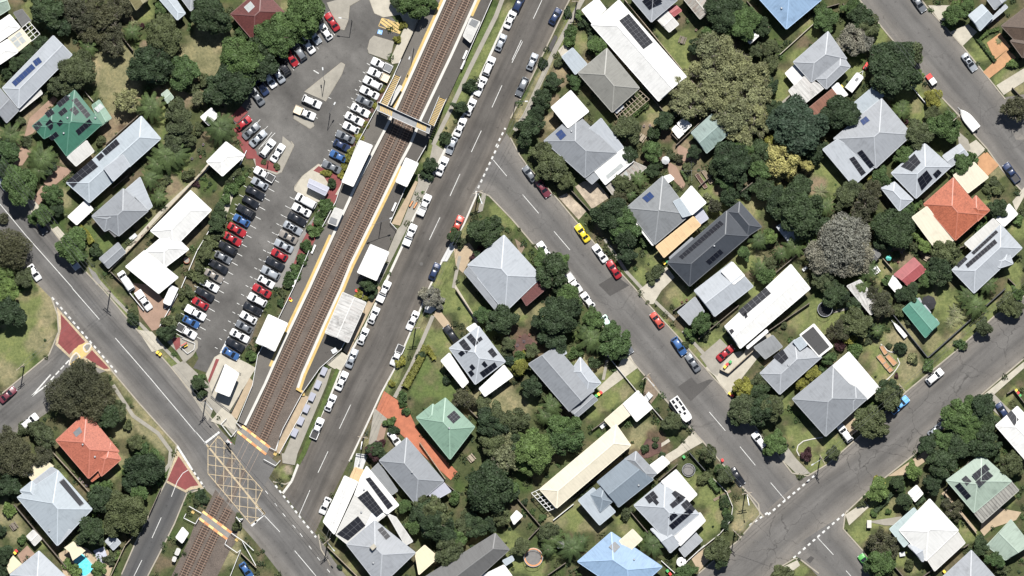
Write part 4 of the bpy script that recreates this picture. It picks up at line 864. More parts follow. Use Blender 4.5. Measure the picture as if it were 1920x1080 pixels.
# right
T(2, 0)
house('sky blue roofed house cut off by the top edge', 'sky blue house', B('hip', 'blue', 1800,-70, 2058,217, 2320,-2, 2060,-290, p=18), vents=(2020,63))
T(3, 0)
house('silver house with a white caravan parked behind', 'silver house by the caravan', B('hip', 'silver', 190,465, 450,237, 590,440, 325,615, p=20), B('hip', 'silver', 360,590, 545,400, 617,500, 437,667, p=20, e=3.35), B('flat', 'white', 130,550, 200,485, 272,575, 200,637, e=2.6, n='verandah_roof'), B('skl', 'worn', 155,680, 270,575, 425,655, 242,802, e=3.0, p=2), B('flat', 'white', 475,645, 525,622, 597,710, 540,742, e=2.5, n='carport_roof'), B('skl', 'rust', 480,668, 285,828, 368,880, 522,722, e=2.6, n='verandah_roof', p=4))
house('big silver house with two solar rows on its white rear roof', 'big silver house', B('hip', 'silver', 1563,260, 1653,185, 1710,252, 1642,315, src=True, p=18), B('skl', 'lsilver', 520,1045, 410,1120, 640,1393, 822,1232, e=3.2, p=3), B('skl', 'paleblue', 790,650, 647,770, 705,850, 895,695, e=2.9, n='carport_roof', p=3),
      blue=[(690,905, 735,870, 765,905, 715,942, 2, 1)], sol=[(608,1190, 645,1172, 735,1295, 700,1320, 1, 5), (668,1145, 705,1122, 798,1240, 765,1265, 1, 5)])
house('pale blue roofs in the top right corner', 'pale blue top right house', B('gab', 'paleblue', 1505,115, 1605,33, 1688,125, 1590,230, p=14), B('gab', 'silver', 1630,-20, 1700,72, 1810,-20, 1740,-110, p=16), B('flat', 'lsilver', 1592,228, 1690,122, 1778,33, 1797,55, e=2.7))
house('brown tiled house at the right edge', 'brown tiled house', B('hip', 'brown', 1750,195, 1945,45, 2110,210, 1915,370, p=22), B('hip', 'brown', 1818,308, 1960,220, 2060,350, 1910,432, p=22, e=3.35))
T(3, 1)
house('silver house with two dark panel arrays and front carport', 'silver house with two arrays', B('hip', 'lsilver', 925,218, 1175,-5, 1372,170, 1110,408, p=20), B('hip', 'lsilver', 850,330, 950,285, 1088,418, 985,502, e=3.2, p=18), B('gab', 'lsilver', 1310,90, 1440,0, 1502,80, 1372,172, e=2.7, p=8, n='carport_roof'), sol=[(995,170, 1100,72, 1147,140, 1080,207), (1118,265, 1190,195, 1235,258, 1152,352), (1235,228, 1275,188, 1303,215, 1262,260)])
house('orange terracotta tiled house between cream flat roofs', 'orange tiled house', B('hip', 'terra', 1168,450, 1390,253, 1622,528, 1405,722, p=22), B('hip', 'terra', 1480,480, 1560,387, 1662,497, 1570,580, p=20, e=3.35), B('skl', 'cream', 1190,470, 1080,550, 1268,802, 1397,718, e=3.0, p=3, n='verandah_roof'), B('skl', 'cream', 1545,138, 1390,235, 1500,367, 1652,250, e=2.6, n='carport_roof', p=3))
house('silver house with two long panel rows and white side roofs', 'silver house with long panel rows', B('hip', 'lsilver', 1380,945, 1745,605, 1905,780, 1545,1118, p=19), B('flat', 'offwhite', 1475,747, 1690,560, 1747,612, 1530,797, e=2.9, n='verandah_roof'), B('skl', 'white', 1710,562, 1810,450, 1872,525, 1772,617, e=2.7, n='carport_roof', p=3), B('hip', 'lsilver', 1690,865, 1800,800, 1838,897, 1735,930, e=3.6, p=10),
      sol=[(1525,815, 1710,645, 1728,662, 1545,832, 9, 1), (1480,905, 1700,713, 1722,742, 1500,932, 10, 1), (1410,905, 1480,845, 1498,864, 1430,930, 4, 1)])
house('small red roofed garden cottage with a white lean-to', 'small red cottage', B('gab', 'red', 945,980, 1095,853, 1187,947, 1050,1062, e=2.7, p=15), B('flat', 'white', 905,1052, 940,985, 1003,1070, 960,1115, e=2.3), name='cottage', cat='cottage')
house('black gabled garden shed left of the vegetable beds', None, B('gab', 'dgrey', 805,778, 845,830, 802,882, 760,827, e=2.3, p=14), name='shed', cat='shed')
house('white shed roof half hidden under dark trees', 'white roof under dark trees', B('gab', 'lsilver', 65,620, 190,545, 312,652, 178,768, e=2.6, p=10), name='shed', cat='shed')
T(3, 2)
house('silver house with a large black pool heating roof', 'silver house with black heater roof', B('hip', 'silver', -60,640, 200,388, 402,518, 88,797, p=19), B('skl', 'grey', 35,355, -105,445, -20,532, 108,440, e=2.7, p=3, n='carport_roof'), B('flat', 'white', 240,352, 345,270, 485,438, 385,516, e=3.6), B('skl', 'paleblue', 190,400, 247,365, 292,425, 240,467, e=4.4, p=3), sol=[(38,520, 110,456, 155,525, 105,573, 2, 2)], heat=[(250,357, 338,288, 462,440, 382,505, 1, 3)], vents=(152,578,))
house('grey hipped house with a broad white north roof', 'grey house with white half', B('hip', 'mgrey', 183,832, 490,578, 740,832, 432,1112, p=20), B('hip', 'mgrey', 565,860, 655,740, 742,832, 640,920, e=3.4, p=18), B('skl', 'white', 605,480, 485,583, 738,838, 837,750, e=3.3, p=3))
house('green gabled shed inside a fenced yard', 'green gabled shed', B('gab', 'green2', 1010,160, 1180,372, 1285,265, 1110,75, e=2.7, p=14), B('flat', 'lsilver', 1120,85, 1135,75, 1150,105, 1135,112, e=2.2), B('flat', 'lsilver', 1160,140, 1175,128, 1220,185, 1205,197, e=2.2), B('flat', 'lsilver', 1245,240, 1260,230, 1282,262, 1265,272, e=2.2), name='shed', cat='shed')
house('weathered white skillion roof behind the red bush', 'weathered skillion roof', B('skl', 'worn', 690,-60, 592,-15, 770,200, 858,150, e=2.7, p=4), name='shed', cat='shed')
house('white house with one solar array at the right edge', 'white house at the right edge', B('hip', 'white', 1708,1032, 1870,888, 2110,1140, 1940,1300, p=13), sol=[(1790,950, 1825,915, 1882,985, 1847,1035)], wall='wallw')
T(3, 3)
house('bright white hipped house with a pale teal verandah', 'bright white hipped house', B('hip', 'white', 985,737, 1212,503, 1427,737, 1185,965, p=20), B('skl', 'teal', 1095,568, 912,727, 1020,862, 1200,700, e=2.9, p=3, n='verandah_roof'), B('skl', 'offwhite', 1420,745, 1190,950, 1250,1042, 1478,832, e=2.9, p=3), B('gab', 'lsilver', 1050,850, 1170,822, 1230,900, 1160,972, e=3.3, p=12), wall='wallw')
house('pale sage green house with three panel arrays and striped verandah', 'sage green house', B('hip', 'sage', 1338,362, 1600,170, 1826,370, 1545,605, p=18), B('skl', 'stripe', 1820,368, 1545,605, 1605,680, 1880,437, e=2.9, n='verandah_roof', p=4), sol=[(1400,405, 1438,378, 1525,480, 1490,510), (1450,355, 1485,325, 1528,370, 1492,400), (1530,320, 1630,240, 1665,280, 1560,362), (1557,372, 1650,292, 1690,330, 1585,412)])
house('light green gabled roof in the lower right corner', 'light green corner roof', B('gab', 'sage', 1822,658, 1970,850, 1780,960, 1640,852, p=14, e=2.9))
house('grey hipped roof cut off by the bottom right edge', 'grey roof at the bottom right', B('hip', 'silver', 1300,1095, 1525,888, 1710,1095, 1480,1300, p=20))
house('small square white shed beside clipped hedges', None, B('gab', 'white', 1052,455, 1115,400, 1162,462, 1103,522, e=2.3, p=6), name='shed', cat='shed')
# ---------------------------------------------------------------- trees, shrubs, palms, hedges
def leaf_quads(P, Nrm, size, rng, stretch=1.5):
    n = len(P); a = rng.normal(size=(n, 3)); u = np.cross(Nrm, a); u /= np.linalg.norm(u, axis=1)[:, None] + 1e-9
    w = np.cross(Nrm, u); sz = (size * rng.uniform(.4, 1.6, n))[:, None]
    u = u * sz * stretch * .5; w = w * sz * .5
    dip = Nrm * sz * .18
    return np.stack([P - u - dip, P - w, P + u - dip, P + w], 1)
def crown(seed, lobes, nleaf, leaf, loose=False, flatten=.72):
    r = np.random.default_rng(seed); cs = []; rs = []
    for i in range(lobes):
        for _ in range(30):
            d = r.normal(size=3); d[2] = abs(d[2]) * .9 - .25; d /= np.linalg.norm(d)
            rad = r.uniform(.22, .50) * (1.0 if lobes < 14 else .80); k = r.uniform(.35, 1.0) ** .6 * (1 - rad * .62)
            c = d * k
            if all(np.linalg.norm(c - o) > .24 for o in cs): break
        cs.append(c); rs.append(rad)
    if not loose: cs.append(np.array((0, 0, 0.05))); rs.append(.55)
    cs, rs = np.array(cs), np.array(rs); P = []; N = []
    pr = rs ** 2 / (rs ** 2).sum()
    while len(P) < nleaf:
        i = r.choice(len(cs), p=pr); d = r.normal(size=3); d[2] += .35; d /= np.linalg.norm(d)
        p = cs[i] + d * rs[i] * (r.uniform(.5, 1.12) if loose else r.uniform(.86, 1.1))
        dd = np.linalg.norm(cs - p, axis=1) / rs; dd[i] = 9
        if dd.min() < .8: continue
        nn = d + r.normal(size=3) * (.85 if loose else .7); nn /= np.linalg.norm(nn); P.append(p * (1 + .05 * math.sin(5 * p[0] + seed) + .05 * math.sin(6 * p[1]))); N.append(nn)
    Q = leaf_quads(np.array(P), np.array(N), leaf, r)
    Q[..., 2] *= flatten
    v = Q.reshape(-1, 3); f = [[4 * i, 4 * i + 1, 4 * i + 2, 4 * i + 3] for i in range(len(Q))]
    v = [tuple(x) for x in v]
    # inner foliage mass of every lobe
    for c, rad in zip(cs, rs):
        k = rad * (.34 if loose else .80); b = len(v); nu, nv = 8, 5
        for j in range(1, nv):
            th = math.pi * j / nv
            for i in range(nu):
                ph = 2 * math.pi * i / nu; q_ = k * r.uniform(.85, 1.1)
                v.append((c[0] + q_ * math.sin(th) * math.cos(ph), c[1] + q_ * math.sin(th) * math.sin(ph), (c[2] + q_ * math.cos(th)) * flatten))
        top = len(v); v.append((c[0], c[1], (c[2] + k) * flatten)); bot = len(v); v.append((c[0], c[1], (c[2] - k) * flatten))
        for j in range(nv - 2):
            for i in range(nu): f.append([b + j * nu + i, b + (j + 1) * nu + i, b + (j + 1) * nu + (i + 1) % nu, b + j * nu + (i + 1) % nu])
        for i in range(nu): f.append([top, b + i, b + (i + 1) % nu]); f.append([bot, b + (nv - 2) * nu + (i + 1) % nu, b + (nv - 2) * nu + i])
    me = mesh('crown', v, f); me.materials.append(None); return me
CR = {('s', 0): [crown(10 + i, 6, 520, .24) for i in range(4)], ('m', 0): [crown(20 + i, 15, 3000, .092) for i in range(4)], ('l', 0): [crown(30 + i, 28, 7600, .058) for i in range(4)],
      ('s', 1): [crown(40 + i, 8, 480, .24, True) for i in range(3)], ('m', 1): [crown(50 + i, 24, 3300, .074, True) for i in range(3)], ('l', 1): [crown(60 + i, 50, 8500, .046, True) for i in range(3)]}
def trunkmesh(seed, bare=False):
    r = random.Random(seed); mb = MB(); mb.cyl((0, 0, 0), (.03, .02, .5), .085, .06, 8)
    n = 7 if not bare else 16
    for i in range(n):
        a = 2 * math.pi * i / n + r.uniform(-.3, .3); t = r.uniform(.35, .5); L = r.uniform(.5, .85)
        p0 = Vector((.03 * t * 2, .02 * t * 2, t)); p1 = Vector((math.cos(a) * L * .45, math.sin(a) * L * .45, t + .28)); p2 = Vector((math.cos(a) * L, math.sin(a) * L, t + r.uniform(.4, .75)))
        mb.cyl(p0, p1, .04, .025, 6); mb.cyl(p1, p2, .025, .008, 5)
        if bare:
            for k in range(3):
                b = a + r.uniform(-.9, .9); mb.cyl(p1.lerp(p2, .3 * k), p1.lerp(p2, .3 * k) + Vector((math.cos(b) * .35, math.sin(b) * .35, r.uniform(.1, .3))), .012, .004, 4)
    return mb.mesh('trunk')
TRK = [trunkmesh(i) for i in range(4)]; TRB = [trunkmesh(9 + i, True) for i in range(2)]
for me in TRK: me.materials.append(BARK)
for me in TRB: me.materials.append(plain('pale_bark', (.24, .215, .18), .9, .25, 3))
def palmcrown(seed, n=15, droop=.5, width=.16):
    r = random.Random(seed); v = []; f = []
    for i in range(n):
        a = 2 * math.pi * i / n + r.uniform(-.2, .2); L = r.uniform(.8, 1.08); up = r.uniform(.1, .5); K = 9
        d = Vector((math.cos(a), math.sin(a), 0)); sd_ = Vector((-d.y, d.x, 0))
        pts = [d * (L * t) + Vector((0, 0, up * t - (droop + up) * t * t)) for t in [k / K for k in range(K + 1)]]
        for k in range(K):
            p, p2 = pts[k], pts[k + 1]; w = width * (1 - (k / K) ** 2 * .7) * (.5 if k == 0 else 1)
            for sg in (-1, 1):                                   # leaflets either side of the rib
                for h in (0, .5):
                    b = len(v); m0 = p.lerp(p2, h); m1 = p.lerp(p2, h + .36); o = sd_ * (sg * w) + d * (w * .55) + Vector((0, 0, -w * .45 + r.uniform(-.03, .03)))
                    v += [m0, m1, m1 + o, m0 + o * .96]; f.append([b, b + 1, b + 2, b + 3])
            b = len(v); v += [p - sd_ * .012, p + sd_ * .012, p2 + sd_ * .012, p2 - sd_ * .012]; f.append([b, b + 1, b + 2, b + 3])
    me = mesh('crown', v, f); me.materials.append(None); return me
PALM = [palmcrown(i) for i in range(3)]; AGAV = [palmcrown(7, 18, .15, .10), palmcrown(8, 22, .25, .08)]
PTRK = MB().cyl((0, 0, 0), (0, 0, 1), .16, .11, 9).mesh('trunk'); PTRK.materials.append(BARK)
def setmat(o, m): o.material_slots[0].link = 'OBJECT'; o.material_slots[0].material = m
TONE = {'D': 'dark green', 'O': 'olive green', 'G': 'mid green', 'L': 'light green', 'P': 'pale grey-green', 'B': 'brownish olive', 'Y': 'yellow flowering', 'R': 'purple-leaved', 'W': 'thin grey', 'K': 'feathery', 'T': 'bluish green', 'H': 'clipped green', 'Z': 'golden green'}
NT = [0]
def tree(k, x, y, r, src=False, ctx=None):
    px = (x, y) if src else q(x, y)[0]
    Rm = r * S if src else r / 4 * S
    NT[0] += 1; sd_ = NT[0]; rz = (sd_ * 2.399) % 6.283
    sx, sy = 1 + .13 * math.sin(sd_ * 1.7), 1 + .13 * math.cos(sd_ * 2.3)
    loose = 1 if k in 'PBWY' else 0
    if k in ('K', 'A'):                                     # palm / agave
        tall = 2.6 + Rm * .5 if k == 'K' else .25
        w = W(px[0], px[1], tall); root = empty('palm_tree' if k == 'K' else 'spiky_plant', (w[0], w[1], 0))
        c = ob('crown', (PALM if k == 'K' else AGAV)[sd_ % 2], None, root, (0, 0, tall)); c.scale = (Rm * 1.12,) * 3; c.rotation_euler.z = rz; setmat(c, LEAF['K' if k == 'K' else 'P'])
        t = ob('trunk', PTRK, None, root); t.scale = (1, 1, tall + .1)
        later(root, ('feathery palm' if k == 'K' else 'pale spiky plant'), 'palm' if k == 'K' else 'plant', px, 'palms in the gardens' if k == 'K' else None); return root
    if Rm < 1.75:
        h = Rm * .8; w = W(px[0], px[1], h)
        c = ob('shrub', CR[('s', loose)][sd_ % len(CR[('s', loose)])], None, None, (w[0], w[1], h * .85)); c.scale = (Rm * sx * 1.05, Rm * sy * 1.05, Rm * 1.1); c.rotation_euler.z = rz; setmat(c, LEAF[k])
        later(c, TONE[k] + ' shrub', 'shrub', px, 'garden shrubs'); return c
    zc = Rm * (.85 if Rm < 4.5 else .74) + 1.1; w = W(px[0], px[1], zc); root = empty('tree', (w[0], w[1], 0), 0)
    key = ('m' if Rm < 4.3 else 'l', loose); L = CR[key]
    c = ob('crown', L[sd_ % len(L)], None, root, (0, 0, zc)); c.scale = (Rm * sx * 1.0, Rm * sy * 1.0, Rm * 1.0); c.rotation_euler.z = rz; setmat(c, LEAF[k])
    t = ob('trunk', (TRB[sd_ % 2] if k in 'WPB' else TRK[sd_ % 4]), None, root); t.scale = (Rm * .9, Rm * .9, zc * 1.25); t.rotation_euler.z = rz
    size = 'small' if Rm < 2.6 else 'medium' if Rm < 4.2 else 'large' if Rm < 6 else 'huge'
    later(root, size + ' ' + TONE[k] + ' tree', 'tree', px, 'trees of the suburb'); return root
def trees(k, *a):
    for i in range(0, len(a), 3): tree(k, *a[i:i + 3])
GCN = [0]
def hedge(pts, w, h, k='H', lab=None):
    rng = np.random.default_rng(len(pts) * 7 + int(pts[0][0])); P = []; N = []; core = MB()
    for i in range(len(pts) - 1):
        a, b = np.array(W(*pts[i])[:2]), np.array(W(*pts[i + 1])[:2]); L = np.linalg.norm(b - a); d = (b - a) / L; nn = np.array((-d[1], d[0])); n = int(L * (w + 2 * h) * 22)
        for _ in range(n):
            t = rng.uniform(-.1, L + .1); c = rng.uniform(0, w + 2 * h)
            if c < w: o, z, m = c - w / 2, h, np.array((0, 0, 1.0))
            elif c < w + h: o, z, m = w / 2, c - w, np.array((nn[0], nn[1], .3))
            else: o, z, m = -w / 2, c - w - h, np.array((-nn[0], -nn[1], .3))
            jit = rng.normal(size=3) * .06; p = a + d * t + nn * o; P.append((p[0] + jit[0], p[1] + jit[1], z + jit[2])); mm = m + rng.normal(size=3) * .45; N.append(mm / np.linalg.norm(mm))
        core.bar((*a, h * .46), (*b, h * .46), w * .9, h * .9)
    Q = leaf_quads(np.array(P), np.array(N), .26, rng); b = len(core.v); core.v += [tuple(x) for x in Q.reshape(-1, 3)]; core.f += [[b + 4 * i + j for j in range(4)] for i in range(len(Q))]; core.m += [0] * len(Q)
    o = core.ob('hedge', LEAF[k]); later(o, TONE[k] + ' hedge', 'hedge', pts[len(pts) // 2]); return o
T(0, 0)
trees('D', 350,70,135, 470,190,80, 1580,110,158, 1130,490,172, 1640,690,115, 1750,610,160, 130,480,70, 220,400,70, 300,320,65, 60,555,50)
trees('B', 560,70,110, 640,150,100, 720,60,105, 800,140,120, 750,240,85, 850,330,95, 670,250,90, 480,60,80, 890,50,95, 860,230,70, 600,220,60)
trees('O', 575,520,140, 1240,270,155, 500,640,80, 1330,840,110, 430,650,85)
trees('G', 1365,545,115, 1820,440,170, 1860,600,90, 430,180,60, 1830,230,60, 1790,300,50, 1210,60,60, 1240,90,50)
trees('P', 950,760,100, 1480,740,60, 1000,200,50); trees('K', 1130,800,115, 1650,960,120, 990,240,70, 80,1010,95, 660,350,75, 400,190,60)
trees('O', 1350,960,110, 1300,1060,90, 1060,830,50, 1420,1040,60, 150,900,40, 190,1060,40, 760,1050,40, 1500,960,50, 1440,660,55, 1540,600,50); trees('R', 1065,195,22)
T(1, 0)
trees('G', 380,95,170, 140,280,150, 240,180,120, 1190,40,125, 1300,20,70, 300,290,60); trees('D', 60,480,120, 40,340,110, 1070,20,60, 1530,800,62, 1605,650,55, 1420,1030,52)
trees('Z', 1065,290,32, 1105,190,28, 900,790,28, 830,940,30, 770,1030,34, 720,1130,34, 940,680,22); trees('O', 880,740,24, 860,860,22, 790,980,26)
T(2, 0)
trees('P', 1480,350,125, 1600,420,130, 1530,530,132, 1690,470,128, 1820,560,134, 1650,620,135, 1470,680,125, 1570,760,132, 1760,720,135, 1860,680,110, 1700,860,135, 1820,850,120, 1600,900,110, 1720,990,100, 1860,960,90, 1380,520,80, 1250,640,100, 1330,780,135, 1240,790,75)
trees('D', 1590,90,150, 140,950,100, 230,740,75, 195,845,75, 100,1040,70, 300,610,62, 1380,350,70, 560,170,55, 610,240,55, 1150,900,80, 1060,1000,55, 1880,200,70, 420,90,35, 225,470,38)
trees('G', 1750,170,140, 465,620,58, 640,350,80, 450,240,55, 430,310,50, 1650,150,110, 510,120,40, 680,310,40, 1870,640,90, 1500,260,70); trees('O', 870,970,110, 1830,380,60, 350,470,40, 800,1010,60)
trees('P', 1440,830,60, 1290,560,60); hedge(q(910,870, 1020,780), .8, 1.2)
T(3, 0)
trees('D', 960,500,190, 530,850,150, 860,420,120, 700,120,105, 0,650,80, 40,800,70); trees('O', 1060,400,130, 900,620,130, 740,190,90, 1240,860,70, 20,360,80, 1130,1000,110, 20,470,70)
trees('W', 640,290,120, 560,330,70, 720,300,80); trees('T', 230,930,195, 60,890,80); trees('G', 1400,110,95, 430,140,90, 390,60,60, 1320,940,130, 620,50,70, 1500,40,60, 780,210,60, 1360,170,50)
trees('B', 1850,810,112); trees('Z', 1240,730,68, 20,1060,60); trees('K', 1000,830,75, 1120,960,60, 1010,790,50); trees('L', 1120,560,50, 1830,470,40, 1400,40,40); trees('A', 1730,310,34); trees('R', 1030,910,30, 1680,160,20)
hedge(q(1570,290, 1700,460), .7, 1.0); hedge(q(1590,290, 1650,240, 1730,215), .8, .9)
T(0, 1)
trees('K', 1240,90,125, 1310,70,100, 1180,150,90, 310,110,115, 290,200,80, 1130,260,80, 1190,400,65); trees('G', 140,300,150, 60,60,100, 330,530,90, 400,380,85, 560,760,118, 250,560,50, 1790,260,45, 1740,330,50, 1700,420,50)
trees('D', 430,490,60, 40,200,80, 40,0,70, 1650,500,60, 720,800,55, 1620,600,70, 360,170,60); trees('B', 75,790,160, 20,560,45); trees('O', 180,1000,75, 1410,230,50, 1200,330,55, 1570,740,55, 1540,820,60, 1640,660,50, 1500,930,55, 1440,980,45, 1770,200,50, 1720,290,40, 1250,250,40, 1510,1010,40, 1600,700,40)
trees('L', 20,990,90, 80,1050,60); trees('R', 1470,300,26); hedge(q(590,620, 640,660, 690,740), 1.3, 1.5, 'Z')
T(1, 1)
trees('G', 540,460,55, 500,520,50, 465,580,50, 440,650,48, 375,770,52, 345,860,48, 310,930,45, 270,990,50, 250,1040,40); trees('D', 570,300,42, 1720,640,122, 850,1050,65, 1490,690,68, 1310,160,58, 1290,220,45, 1760,740,50)
trees('Z', 725,50,34, 690,110,32, 665,180,32, 640,230,28, 540,225,30, 770,-10,30, 510,210,24); trees('O', 1540,740,45, 60,130,22, 160,170,25, 1010,710,18, 230,1050,30); trees('B', 1840,790,40); trees('D', 1660,830,40); trees('R', 1640,840,34, 1680,790,30)
T(2, 1)
trees('O', 225,60,90, 300,170,105, 400,275,80, 210,220,60, 330,60,70, 830,300,80); trees('D', 740,520,130, 860,690,110, 860,830,72, 290,950,125, 870,90,80, 1650,130,140, 1880,330,85, 1640,400,85, 1060,190,60, 1540,170,80, 1360,60,60, 1850,60,90, 340,1040,80, 1700,250,80, 1760,370,50, 1100,160,40)
trees('G', 860,600,120, 240,880,90, 360,880,80, 1050,60,80, 1600,300,70, 1740,820,60, 1860,180,90, 970,620,60, 980,720,50, 1900,980,80, 780,700,60, 1740,60,90); trees('B', 790,440,85, 1520,460,65, 1250,110,40); trees('K', 950,260,70, 1850,720,75, 890,380,50, 1860,930,70)
trees('O', 1090,950,50, 1050,1000,45, 900,330,60, 990,360,45, 1440,620,45, 1190,90,45, 1320,170,40); trees('P', 1470,400,40)
hedge(q(1030,1010, 1130,930), 1.2, 1.3, 'D'); hedge(q(1270,200, 1310,270), .6, .8)
T(3, 1)
trees('Y', 110,120,135, 60,60,90, 290,160,62, 190,245,55, 60,270,50, 120,220,60, 180,70,80, 30,170,80); trees('D', 230,490,200, 90,480,100, 340,600,110, 930,640,150, 1010,580,90, 870,730,85, 230,320,100, 60,380,80)
trees('D', 350,90,75, 390,30,60, 1310,890,110, 1720,480,85, 1290,980,90); trees('W', 560,740,200, 450,830,150, 660,830,140, 560,900,130, 500,660,120, 660,700,120); trees('B', 740,440,120, 690,540,90, 800,330,80); trees('O', 570,400,100, 640,330,80, 1340,820,115, 430,990,90)
trees('G', 850,250,85, 1010,90,85, 1090,30,60, 1450,150,75, 1530,110,55, 1400,190,45, 1040,490,60, 1100,450,50, 900,1030,45, 1170,1030,60, 1220,940,60, 940,310,55, 1580,620,50, 1880,570,40); trees('K', 740,940,95, 430,470,70, 200,770,90, 100,820,60, 1650,1050,80, 320,710,60)
trees('A', 395,360,62, 460,450,60); trees('L', 10,690,60, 1110,690,50, 1180,760,60, 1230,790,30); trees('O', 10,900,60, 390,1040,70, 1090,770,40, 970,830,30, 1640,340,35, 1690,290,45, 1720,340,40); trees('Z', 790,270,50); trees('R', 1110,650,22)
T(0, 2)
trees('D', 70,190,120, 1490,720,60, 1510,780,50, 1000,240,50, 1250,330,70, 800,960,110, 770,1010,60); trees('L', 60,40,100, 10,80,60, 780,960,40); trees('B', 610,720,185, 500,800,140, 700,830,150, 560,880,120, 620,640,110, 730,720,110)
trees('O', 1270,240,55, 1370,40,40, 270,1050,75, 1000,200,40, 870,920,80, 960,1030,40, 180,1060,50, 1420,30,40, 1390,130,30, 1340,220,30); trees('G', 150,0,30, 1890,510,40, 1500,680,40)
T(1, 2)
trees('Z', 770,45,38, 1080,555,42, 1015,715,28, 820,70,30); trees('G', 185,110,28, 1100,870,28, 1130,925,34, 1010,1010,45, 1100,820,42, 1700,200,60); trees('W', 1310,70,85, 1260,40,50, 1370,110,50); trees('D', 1840,240,120, 1760,230,60, 1250,500,40, 870,20,50); trees('B', 1540,830,85, 1600,840,60, 830,-30,40)
trees('O', 1820,980,110, 1890,420,60, 1880,480,50, 1700,640 + 240,60, 200,40,30, 1450,640,40); trees('D', 1430,690,35, 1770,1010,120, 1030,1060,40); trees('T', 1890,540,45)
hedge(q(1275,440, 1220,560, 1120,740), 1.6, 1.4, 'Z'); hedge(q(1280,440, 1340,530), 1.0, 1.2, 'Z')
T(2, 2)
trees('D', 360,200,165, 310,390,105, 200,260,70, 150,740,95, 430,130,90, 800,480,70, 620,560,50, 1270,1010,45, 1850,790,85, 1900,880,70); trees('G', 420,60,110, 610,230,95, 770,400,112, 400,1040,125, 620,290,60, 750,310,60, 1420,270,80, 1340,340,50, 480,480,55, 300,990,60, 60,530,50)
trees('K', 590,380,105, 300,880,90, 250,960,70, 560,320,70, 640,420,60); trees('Z', 70,590,65, 110,500,45, 1730,740,80, 40,640,45); trees('O', 1850,690,78, 1215,1000,62, 40,1000,110, 1520,250,40, 1740,900,115, 1300,420,30, 220,820,50, 1190,1000,70, 330,920,50, 150,470,60); trees('D', 1860,930,115, 1690,960,70)
trees('O', 1450,340,40, 510,440,40)
T(3, 2)
trees('D', 1000,450,55, 810,345,55, 1600,900,125, 1640,1000,110, 900,770,90, 1080,30,70, 1000,50,60, 740,270,60, 640,120,60, 480,40,90, 560,60,70); trees('O', 920,820,112, 770,1000,115, 1800,120,88, 1620,290,80, 660,260,115, 830,1060,70, 1860,160,60, 30,900,110, 60,860,70); trees('G', 1430,960,120, 1520,880,80, 650,200,80, 640,460,55, 450,530,60, 420,610,45, 1440,420,40, 1210,580,48, 600,330,50, 1530,1010,110, 1870,40,60)
trees('B', 840,120,85, 780,40,70, 900,170,60, 550,320,70, 480,330,60); trees('R', 540,435,45, 960,660,20); trees('Z', 600,370,55, 330,640,62, 260,730,58, 640,430,40); trees('K', 1560,140,95, 1500,60,80, 700,-10,70, 820,320,50); trees('A', 1420,220,75, 1370,260,55, 1400,170,55); trees('O', 1100,540,32, 750,400,26, 910,430,26, 120,280,30, 1060,250,40, 1470,440,30, 560,240,40, 980,160,50); trees('P', 1080,520,40)
T(0, 3)
trees('B', 100,150,140, 170,240,120, 60,60,110, 330,180,80, 20,250,80); trees('O', 960,600,160, 880,540,90, 870,690,105, 1000,700,90, 1010,80,60, 330,30,90); trees('D', 50,400,95, 670,740,130, 1090,270,140, 760,500,95, 30,920,85, 740,790,70, 1500,470,40, 990,380,90, 1540,520,34, 720,560,50, 600,700,50, 0,740,45, 20,1030,60); trees('G', 1050,440,90, 1150,200,70, 960,290,60, 1080,140,55, 1000,330,60, 170,810,38, 790,410,55, 1190,340,50, 720,420,50)
trees('L', 60,580,52, 740,1030,68, 510,990,40, 560,1040,50, 700,600,40, 870,930,40); trees('O', 100,440,50, 860,900,45, 1470,520,30, 1780,700,40, 1800,640,34, 820,960,40)
T(1, 3)
trees('D', 1740,420,205, 1780,300,110, 1650,690,90, 1330,680,140, 1400,760,110, 1270,620,110, 900,140,72, 1730,700,80); trees('O', 1340,600,130, 1450,880,110, 1250,530,90, 1780,100,120, 1570,700,80, 1830,640,70, 1590,620,60); trees('G', 1120,560,65, 1500,800,80, 1490,500,50); trees('R', 880,150,62, 930,90,40); trees('P', 1850,180,120, 1870,80,90); trees('D', 630,1010,24); trees('G', 1200,700,80, 1870,420,90)
T(2, 3)
trees('L', 170,150,165, 100,250,80, 240,80,80, 90,90,90); trees('G', 410,60,125, 330,10,80, 1300,1060,85, 480,40,60); trees('O', 1470,160,78, 1540,880,100, 60,860,75, 1600,330,75, 280,750,80, 1450,330,48, 860,610,46, 1420,350,40, 340,480,30, 1080,60,24); trees('D', 0,450,65, 1000,130,38, 1070,100,24, 1120,165,24, 1600,690,40, 1590,520,46, 1630,640,36, 100,530,28, 1560,960,70, 30,70,90); trees('G', 1570,290,55, 220,640,30, 150,600,26, 1600,600,34)
trees('K', 1060,850,100, 450,870,105, 300,800,85, 270,880,60, 520,820,60); hedge(q(1480,350, 1550,440), 1.3, 1.6, 'G'); hedge(q(1580,470, 1600,560), 1.2, 1.4, 'O')
T(3, 3)
trees('L', 830,430,88, 1090,290,85); trees('Z', 820,380,50); trees('D', 1300,240,105, 1230,400,85, 1020,520,70, 1200,90,75, 1630,90,120, 1600,850,75, 1560,170,50, 1430,120,100, 1400,50,80, 970,390,70, 1690,170,50); trees('G', 60,80,90, 0,140,50, 990,430,50, 1330,60,90, 850,985,118, 785,1020,72, 1700,960,80, 1510,30,90, 1290,320,60); trees('O', 1820,240,105, 840,1030,80, 1660,900,60, 490,160,62, 1050,560,50, 1850,290,60, 700,540,30, 100,1070,90, 1060,1000,45, 1740,1030,50, 1260,150,60, 1870,150,60)
